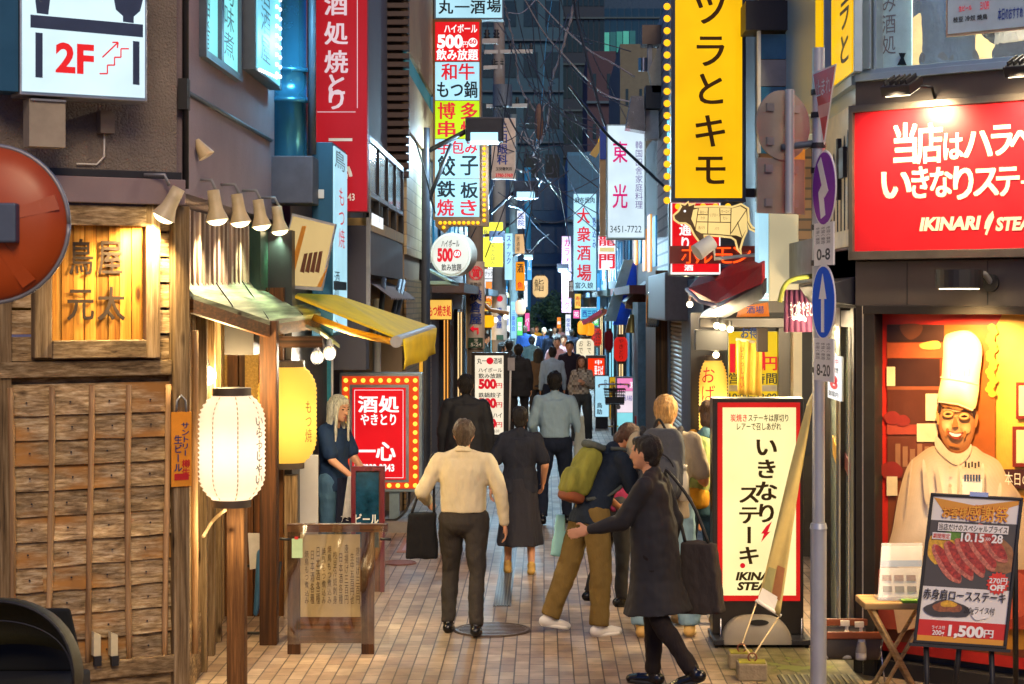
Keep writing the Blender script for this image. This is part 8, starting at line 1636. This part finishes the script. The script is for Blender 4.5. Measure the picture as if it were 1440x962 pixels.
def _mk(mb):
    me = bpy.data.meshes.new('bit'); me.from_pydata([tuple(v) for v in mb.v], [], mb.f); return me
def W(J, v): return J['T'] @ V(v)
def carried(name, label, cat, mb, J, mat=None, vox=None, wr=0, group=None):
    """a bag or pack carried by a figure: world object, built in the figure's frame"""
    me = remesh(mb, vox, 3) if vox else _mk(mb)
    if wr: wrinkle(me, wr)
    me.transform(J['T']); c = sum((v.co for v in me.vertices), V((0, 0, 0)))/max(1, len(me.vertices)); me.transform(Matrix.Translation(-c)); me.name = name
    me.materials.clear(); me.materials.append(mat); me.polygons.foreach_set('use_smooth', [True]*len(me.polygons)); o = link(bpy.data.objects.new(name, me)); o.location = c; tag(o, label, cat, group); return o
def sub(name, mb, J, parent, mat, smooth=True):
    me = _mk(mb); me.transform(J['T']); me.transform(Matrix.Translation(-worldloc(parent))); me.name = name; me.materials.append(mat); me.polygons.foreach_set('use_smooth', [smooth]*len(me.polygons)); o = link(bpy.data.objects.new(name, me)); o.parent = parent; return o
cream = cloth('cream shirt cloth', '#cbbf9f'); chark = cloth('charcoal trousers', '#37332f'); blk = cloth('black cloth', '#17161a'); navy = cloth('navy cloth', '#1b2233'); ltblue = cloth('light blue shirt', '#8ea6b4'); dkdress = cloth('dark dress cloth', '#22242e'); olive = cloth('olive trousers', '#6e5a30'); jeans = cloth('light jeans', '#7d9cab'); dkjeans = cloth('blue jeans', '#3d5a72'); tan = cloth('tan tee', '#a99a80'); tealc = cloth('teal tee', '#4a6c7a'); grey_c = cloth('grey slacks', '#3a4043'); maroon = cloth('maroon top', '#6b1c3c'); whitec = cloth('white cloth', '#c9ccce'); pinkc = cloth('pinkish shirt', '#c9a0a4'); bluec = cloth('royal blue cloth', '#1c3f7a'); dkblue = cloth('blue tee', '#1c2f4c'); teal2 = cloth('grey green coat', '#3f4f50')
w_sh = pbr('white sneakers', '#d9d6d0', .5, var=.05); y_sh = pbr('yellow tan sneakers', '#c9a25a', .6); bk_sh = pbr('black leather shoes', '#0f0f10', .22); gold_sh = pbr('gold slip-ons', '#a8843c', .5)
# 1 man in cream shirt, walking away
J = person('man in a cream shirt and dark trousers walking away, bag on his shoulder', 652, 889, h=1.69, face=4, legs=((-14, 6), (12, 24, 3)), arms=(((.42, -.1, -1), (.12, .1, -1)), ((-.42, -.1, -.75), (.05, .75, -.35))), top=cream, bottom=chark, shoes=bk_sh, hair=m_hgrey, build_=1.14, seed=2, heady=-4)
mb = MB(); U = J['U']; mb.tube([U(.066*math.cos(q), -.012+.062*math.sin(q), 1.468-.012*math.sin(q)) for q in [i*math.pi/10 for i in range(21)]], .013, 8, None); sub('collar', mb, J, J['root'], cream); mb = MB(); mb.tube([U(0, .0, 1.40)]*1+[U(x, -.118, z) for x, z in ((0, 1.36), (0, 1.2), (0, 1.0))], .0025, 4, None)
mb = MB(); mb.prism([V((-.47, -.02, .58)), V((-.22, .02, .58)), V((-.23, .02, .95)), V((-.45, -.02, .95))], (0, .12, 0), None); bag = carried('shoulder_bag', 'soft black bag hanging at the cream shirted man', 'bag', mb, J, cloth('bag black', '#1a1a1c'), .014, .008)
mb = MB(); mb.tube(catmull([(-.43, .04, .93), (-.34, .06, 1.2), (-.24, -.0, 1.43), (-.25, .08, 1.2), (-.25, .08, .93)], 5), .012, 6, None); sub('strap', mb, J, bag, m_black)
# 2 man in black jacket
J = person('man in black jacket walking away in front of the cream lit menu stand', 655, None, 20.5, h=1.80, face=0, legs=((6, 8), (-6, 10)), arms=(((.22, -.05, -1), (.1, .12, -1)), ((-.22, .05, -1), (-.05, .2, -1))), top=blk, topstyle='jacket', bottom=blk, shoes=bk_sh, hair=m_hblack, build_=1.08, seed=5)
# 3 woman in dark dress
J = person('short haired woman in a dark navy dress and gold slip-on shoes walking away', 731, 806, h=1.6, face=2, legs=((-4, 8), (8, 16)), arms=(((.35, -.15, -1), (-.1, .6, -.8)), ((-.4, .0, -1), (-.1, .15, -1))), top=dkdress, topstyle='tee', bottom=cloth('charcoal dress cloth', '#2a2930'), botstyle='skirt', shoes=gold_sh, sole=m_txw, hair=m_hblack, women=True, build_=1.12, seed=8)
# 4 light blue shirt man with tote
J = person('man in light blue shirt and dark trousers walking away with a pale tote', 780, 736, h=1.79, face=-2, legs=((10, 12, 5), (-10, 10, 5)), arms=(((.3, -.08, -1), (.1, .12, -1)), ((-.25, .1, -1), (.1, .7, -.6))), top=ltblue, bottom=navy, shoes=bk_sh, hair=m_hblack, build_=1.08, seed=11)
mb = MB(); mb.prism([V((.2, -.06, .62)), V((.36, -.1, .66)), V((.33, -.08, 1.22)), V((.24, -.05, 1.2))], (.0, .06, .0), None); tote = carried('tote_bag', 'pale cloth tote bag under the arm of the light blue shirted man', 'bag', mb, J, cloth('pale tote cloth', '#9aa09a'), .016, .006)
# 5 woman in plaid
m, t, b_ = _base('plaid cloth'); L = t.links.new; tc = t.nodes.new('ShaderNodeTexCoord'); ck = t.nodes.new('ShaderNodeTexChecker'); ck.inputs['Scale'].default_value = 11; ck.inputs[1].default_value = (.36, .31, .22, 1); ck.inputs[2].default_value = (.13, .12, .1, 1); ck2 = t.nodes.new('ShaderNodeTexChecker'); ck2.inputs['Scale'].default_value = 22; ck2.inputs[1].default_value = (.55, .5, .42, 1); ck2.inputs[2].default_value = (.16, .13, .1, 1); mx = t.nodes.new('ShaderNodeMix'); mx.data_type = 'RGBA'; mx.inputs[0].default_value = .45; L(tc.outputs['Object'], ck.inputs[0]); L(tc.outputs['Object'], ck2.inputs[0]); L(ck.outputs[0], mx.inputs[6]); L(ck2.outputs[0], mx.inputs[7]); L(mx.outputs[2], b_.inputs['Base Color']); b_.inputs['Roughness'].default_value = .9; m_plaid = m
J = person('long haired woman in beige plaid shirt walking towards the street', 818, None, 33.8, h=1.62, face=184, legs=((8, 8), (-8, 14)), arms=(((.25, .0, -1), (-.1, .1, -1)), ((-.2, .05, -1), (.55, .65, .35))), top=m_plaid, topstyle='shirt', bottom=grey_c, botstyle='wide', shoes=w_sh, hair=m_hbrown, hairstyle='long', women=True, face_on=True, vox=.012, seed=14, headp=-4)
# 6 leaning man with green backpack
J = person('tattooed man in navy tee and olive trousers bending forward', 830, 890, h=1.74, face=62, lean=11, bow=13, headp=28, legs=((2, 4, 6), (-16, 6, 6)), arms=(((.15, .35, -1), (-.2, .8, -.35)), ((-.3, .1, -1), (-.05, .75, -.55))), top=cloth('navy tee cloth', '#1c2634'), topstyle='tee', bottom=olive, botstyle='wide', shoes=w_sh, hair=m_hbrown, build_=1.05, seed=17, skin=m_skin2)
U = J['U']
def pack(z0, z1, y, w_, d_): U = J['U']; a, c_ = U(0, y, z0), U(0, y, z1); up_ = (c_-a)/2; bk_ = up_.normalized().cross(V((1, 0, 0))); return (a+c_)/2, V((w_, 0, 0)), bk_*d_, up_
bp_ = MB(); bp_.puff(*pack(1.02, 1.4, -.185, .14, .075), p=.5); bp_.puff(*pack(1.03, 1.2, -.26, .11, .04), p=.5)
bk = carried('backpack', 'bulging olive green backpack on the bending man', 'backpack', bp_, J, cloth('olive pack cloth', '#7a7a34', .35), .013, .012)
mb = MB(); mb.puff(*pack(.98, 1.06, -.2, .125, .08), p=.6); sub('leather_bottom', mb, J, bk, pbr('brown suede', '#7a3f1e', .8)); mb = MB(); mb.puff(*pack(1.38, 1.45, -.185, .125, .075), p=.7); sub('grey_lid', mb, J, bk, cloth('grey pack cloth', '#4d5350'))
mb = MB()
for sx_ in (-.12, .12): mb.tube(catmull([U(sx_, -.1, 1.44), U(sx_*1.1, .05, 1.47), U(sx_*1.2, .13, 1.3), U(sx_*1.3, .03, 1.1), U(sx_, -.13, 1.02)], 5), .016, 6, None)
sub('strap', mb, J, bk, cloth('grey pack cloth', '#4d5350'))
mb = MB(); q = [V(J['hip'])+V(d) for d in ((-.17, -.2, -.02), (-.17, -.12, -.02), (-.19, -.1, -.36), (-.19, -.24, -.34))]; mb.prism(q, (-.03, 0, 0), None); carried('cloth_towel', 'pale turquoise cloth hanging from the green backpack', 'cloth', mb, J, cloth('turquoise cloth', '#8fc4c0'), .014, .006)
# 7 maroon person bending behind
J = person('dark haired person in a maroon top stooping behind the green backpack', 866, None, 15.9, h=1.62, face=75, lean=30, bow=28, headp=25, legs=((4, 6), (-10, 8)), arms=(((.1, .5, -1), (-.1, .7, -.6)), ((-.1, .5, -1), (.1, .7, -.6))), top=maroon, topstyle='tee', bottom=blk, shoes=bk_sh, hair=m_hbrown, hairstyle='bob', women=True, seed=19)
# 8 blond man with grey backpack
J = person('blond man in tan tee with a grey backpack, seen from behind', 934, 893, h=1.88, face=8, bow=10, legs=((2, 4, 9), (-3, 6, 6)), arms=(((.3, .0, -1), (.0, .9, -.2)), ((-.25, .1, -1), (.15, .9, -.3))), top=tan, topstyle='tee', bottom=jeans, botstyle='wide', shoes=y_sh, sole=pbr('cream sole', '#d8c9a0', .6), hair=m_hblond, build_=1.15, seed=23, heady=5, skin=m_skin2)
U = J['U']; bp_ = MB(); bp_.puff(*pack(.97, 1.46, -.22, .16, .1), p=.5); bp_.puff(*pack(1.0, 1.24, -.32, .125, .05), p=.5)
bk = carried('backpack', 'grey daypack with a bottle pocket on the blond man', 'backpack', bp_, J, cloth('slate pack cloth', '#4b4d52'), .014, .008)
mb = MB()
for sx_ in (-.15, .11): mb.tube(catmull([U(sx_, -.14, 1.42), U(sx_*1.05, -.02, 1.475), U(sx_*1.1, .12, 1.38), U(sx_*1.2, .12, 1.2), U(sx_*1.2, -.1, 1.0)], 5), .022, 6, None)
mb.tube(catmull([U(-.07, -.2, 1.45), U(-.03, -.22, 1.52), U(.02, -.2, 1.45)], 5), .01, 6, None); mb.tube(catmull([U(-.16, -.3, 1.05), U(-.14, -.36, 1.2), U(-.03, -.375, 1.27), U(.08, -.36, 1.2), U(.1, -.3, 1.05)], 5), .006, 6, None)
sub('strap', mb, J, bk, cloth('dark strap', '#2a2b30'))
mb = MB(); mb.lathe(U(.15, -.2, .98), [(0, 0), (.036, 0), (.036, .17), (.024, .2), (.022, .22), (.026, .22), (.026, .25), (0, .25)], 14, None); c = carried('water_bottle', 'cream water bottle in the side pocket of the grey daypack', 'bottle', mb, J, pbr('bottle cream', '#cfc7b4', .4))
# 9 curly haired person behind the sign
J = person('curly haired person in teal tee half hidden by the lit cream sign', 985, None, 15.0, h=1.80, face=30, bow=14, headp=10, legs=((4, 5), (-6, 6)), arms=(((.2, .2, -1), (-.1, .9, -.3)), ((-.25, .1, -1), (.1, .7, -.6))), top=tealc, topstyle='tee', bottom=dkjeans, shoes=pbr('beige sneakers', '#a3875c', .6), sole=pbr('cream sole', '#d8c9a0', .6), hair=m_hcurl, hairstyle='curly', seed=29)
U = J['U']; bp_ = MB(); bp_.puff(*pack(.95, 1.42, -.21, .15, .1), p=.5); bk = carried('backpack', 'green backpack with mustard bottom on the curly haired person', 'backpack', bp_, J, cloth('sage pack cloth', '#8c9a5c', .3), .014, .01); mb = MB(); mb.puff(*pack(.9, 1.05, -.215, .152, .105), p=.5); sub('mustard_base', mb, J, bk, cloth('mustard pack cloth', '#b8801c'))
mb = MB()
for sx_ in (-.11, .13): mb.tube(catmull([U(sx_, -.12, 1.42), U(sx_*1.05, -.0, 1.475), U(sx_*1.1, .12, 1.36), U(sx_*1.2, .1, 1.15), U(sx_*1.2, -.1, 1.0)], 5), .024, 6, None)
sub('strap', mb, J, bk, cloth('mustard pack cloth', '#b8801c'))
# 10 passer-by in black crossing
J = person('person in a long black coat striding across in front of everyone', 921, None, 12.45, h=1.70, face=-68, lean=3, legs=((6, 4), (-9, 26)), arms=(((.15, -.35, -1), (.1, .25, -1)), ((-.1, .5, -.85), (-.05, .95, -.25))), top=blk, topstyle='coat', bottom=cloth('black brown slacks', '#211c1c'), shoes=bk_sh, hair=m_hblack, hairstyle='short', build_=1.05, seed=31, curl=.2)
mb = MB(); mb.prism([V((.16, -.42, .5)), V((.16, -.1, .48)), V((.16, -.12, .98)), V((.16, -.36, .98))], (.14, 0, 0), None); bag = carried('shoulder_bag', 'large dark brown grey bag swinging behind the black coated passer-by', 'bag', mb, J, cloth('brown grey bag', '#393330'), .016, .01)
mb = MB(); mb.tube(catmull([(.22, -.32, .96), (.2, -.2, 1.25), (.17, -.02, 1.475), (.21, -.08, 1.25), (.22, -.15, .96)], 5), .012, 6, None); sub('strap', mb, J, bag, m_black)
# 11 blond woman with the menu board
J = person('ash blond woman in dark blue tee and apron holding a white board', 470, None, 17.2, h=1.74, face=118, headp=14, heady=10, legs=((3, 4), (-3, 4)), arms=(((.12, .4, -1), (-.2, .8, -.62)), ((-.05, .45, -1), (.28, .75, -.62))), top=dkblue, topstyle='tee', bottom=dkjeans, botstyle='trousers', shoes=w_sh, hair=m_hash, hairstyle='long', women=True, face_on=True, seed=37)
mb = MB(); mb.prism([V((-.15, .135, .97)), V((.15, .135, .97)), V((.2, .15, .48)), V((-.2, .15, .48))], (0, .012, 0), None); ap = sub('apron', mb, J, J['root'], cloth('indigo apron', '#191d33'), False)
qa = Pl(W(J, (0, .165, .7)), (J['T'].to_3x3() @ V((-1, 0, 0)))); mb = MB(); v, f = text_mesh('アミール', .03); mb.add([qa.at((x-2)*.075, y*.075-.13, .004) for x, y in v], f, m_txw); build('apron_lettering', mb, J['root'])
hb = W(J, (.05, .42, .80)); mb = MB(); u_ = V((.85, .45, 0)).normalized(); mb.obox(P(502, 698, 16.75), V((.1, .06, 0)), V((.025, 0, .185)), V((.004, -.007, 0)), pbr('white board', '#c7c2bc', .5)); solo('hand_board', 'blank white board held by the ash blond woman', 'board', mb, None, None, .003)
# 12 crowd farther along
cr = [
 ('man in dark suit walking away beside the menu stand', 729, 36.0, 1.78, 2, blk, 'jacket', blk, m_hblack, 'short', False, m_skin, False),
 ('man in pale blue shirt with dark straps walking away behind the plaid woman', 777, 36.5, 1.72, -3, cloth('pale blue shirt', '#94a9bc'), 'shirt', navy, m_hblack, 'short', False, m_skin, False),
 ('long haired woman in brown top walking away beside the pale blue shirt', 757, 38.0, 1.66, 4, cloth('brown top', '#5a4836'), 'knit', blk, m_hblack, 'long', True, m_skin, False),
 ('man in dark sweater facing the street behind the plaid woman', 801, 39.0, 1.80, 180, cloth('plum sweater', '#27202c'), 'knit', blk, m_hblack, 'short', False, m_skin, True),
 ('man in pinkish shirt facing the street next to the dark sweater', 783, 41.5, 1.82, 176, pinkc, 'shirt', navy, m_hblack, 'short', False, m_skin, True),
 ('man with only his face showing between the pinkish shirt and dark sweater', 792.5, 45, 1.80, 182, pinkc, 'shirt', navy, m_hbrown, 'short', False, m_skin, True),
 ('person in grey coat walking away just beyond the brown topped woman', 748, 47, 1.74, 0, teal2, 'jacket', navy, m_hblack, 'short', False, m_skin, False),
 ('person in royal blue jacket walking away below the globe lantern', 738, 60, 1.84, 0, bluec, 'jacket', navy, m_hgrey, 'short', False, m_skin, False),
 ('person in white shirt with dark backpack straps far along the alley', 749, 62, 1.74, 3, whitec, 'shirt', grey_c, m_hbrown, 'short', False, m_skin, False),
 ('person in navy top and beige trousers far along mid alley', 765, 61, 1.76, 180, cloth('deep navy top', '#16294a'), 'tee', cloth('beige trousers', '#a8926c'), m_hash, 'short', False, m_skin, False),
 ('person in dark clothes far along, touching the beige trousers', 774, 58, 1.74, 0, navy, 'jacket', navy, m_hblack, 'short', False, m_skin, False),
 ('person in mustard top at the far end by the white shirt', 755, 70, 1.7, 180, cloth('mustard top', '#c99a2c'), 'tee', navy, m_hbrown, 'short', True, m_skin, False),
 ('person in pale top facing the street at the far end', 780, 66, 1.74, 178, whitec, 'tee', navy, m_hblack, 'bob', True, m_skin, False),
 ('person in blue grey top at the far right end of the crowd', 797, 64, 1.72, 181, cloth('blue grey top', '#5b7490'), 'tee', navy, m_hblack, 'short', False, m_skin, False),
 ('person in dark coat at the far right under the cyan outlined sign', 804, 60, 1.72, 0, navy, 'jacket', blk, m_hblack, 'short', False, m_skin, False),
 ('person in pinkish top at the far end right of centre', 788, 70, 1.72, 180, pinkc, 'tee', navy, m_hbrown, 'bob', True, m_skin, False),
 ('dark haired person walking beside the dark suited man near the second pole', 716, 41, 1.76, 0, blk, 'jacket', blk, m_hblack, 'short', False, m_skin, False),
 ('person with face in profile between the menu stand and the second pole', 705, 42.5, 1.68, 90, blk, 'jacket', blk, m_hblack, 'bob', True, m_skin, False),
 ('person in teal jacket standing at the wall past the menu stand', 682, 48, 1.78, 90, teal2, 'jacket', navy, m_hblack, 'short', False, m_skin, False),
 ('person in grey tee walking far along near the second pole', 713, 56, 1.72, 0, cloth('grey tee', '#7d8a90'), 'tee', navy, m_hblack, 'short', False, m_skin, False)]
for i, (lab, px, Y, h, fc_, tp, ts, bt_, hr_, hs, wm, sk, fo) in enumerate(cr):
    J = person(lab, px, None, Y, h=h, face=fc_, legs=((7+i % 4*2, 10), (-8-i % 3*2, 12)), arms=(((.2, -.05+.1*(i % 3), -1), (.05, .25, -1)), ((-.2, .1-.1*(i % 3), -1), (-.05, .2, -1))), top=tp, topstyle=ts, bottom=bt_, shoes=bk_sh, hair=hr_, hairstyle=hs, women=wm, skin=sk, face_on=fo, vox=.0135 if Y < 43 else .019, group='crowd along the alley', seed=40+i)
# diners behind the upper window
for i, (lab, px, fc_, tp, ts, arm_) in enumerate((('diner in dark blue top behind the upper window glass', 1335, 20, cloth('deep blue top', '#1d3a5c'), 'knit', (((.3, .1, -1), (.2, .8, -.2)), ((-.6, .1, -.6), (-.9, .1, .15)))), ('diner in white shirt with a bent arm at the far side of the upper window', 1432, 60, whitec, 'shirt', (((.6, .2, -.7), (.3, .8, .3)), ((-.5, .2, -.7), (-.6, .3, .4)))))):
    pp = Pl(FR.at(0, 0, -.8), FR.u).pt(px, 90); J = person(lab, None, None, pp.y, h=1.75, face=fc_, legs=((80, 80), (80, 80)), arms=arm_, top=tp, topstyle=ts, bottom=navy, shoes=bk_sh, hair=m_hblack, seed=70+i, z0=3.78, xw=pp.x, build_=1.15)
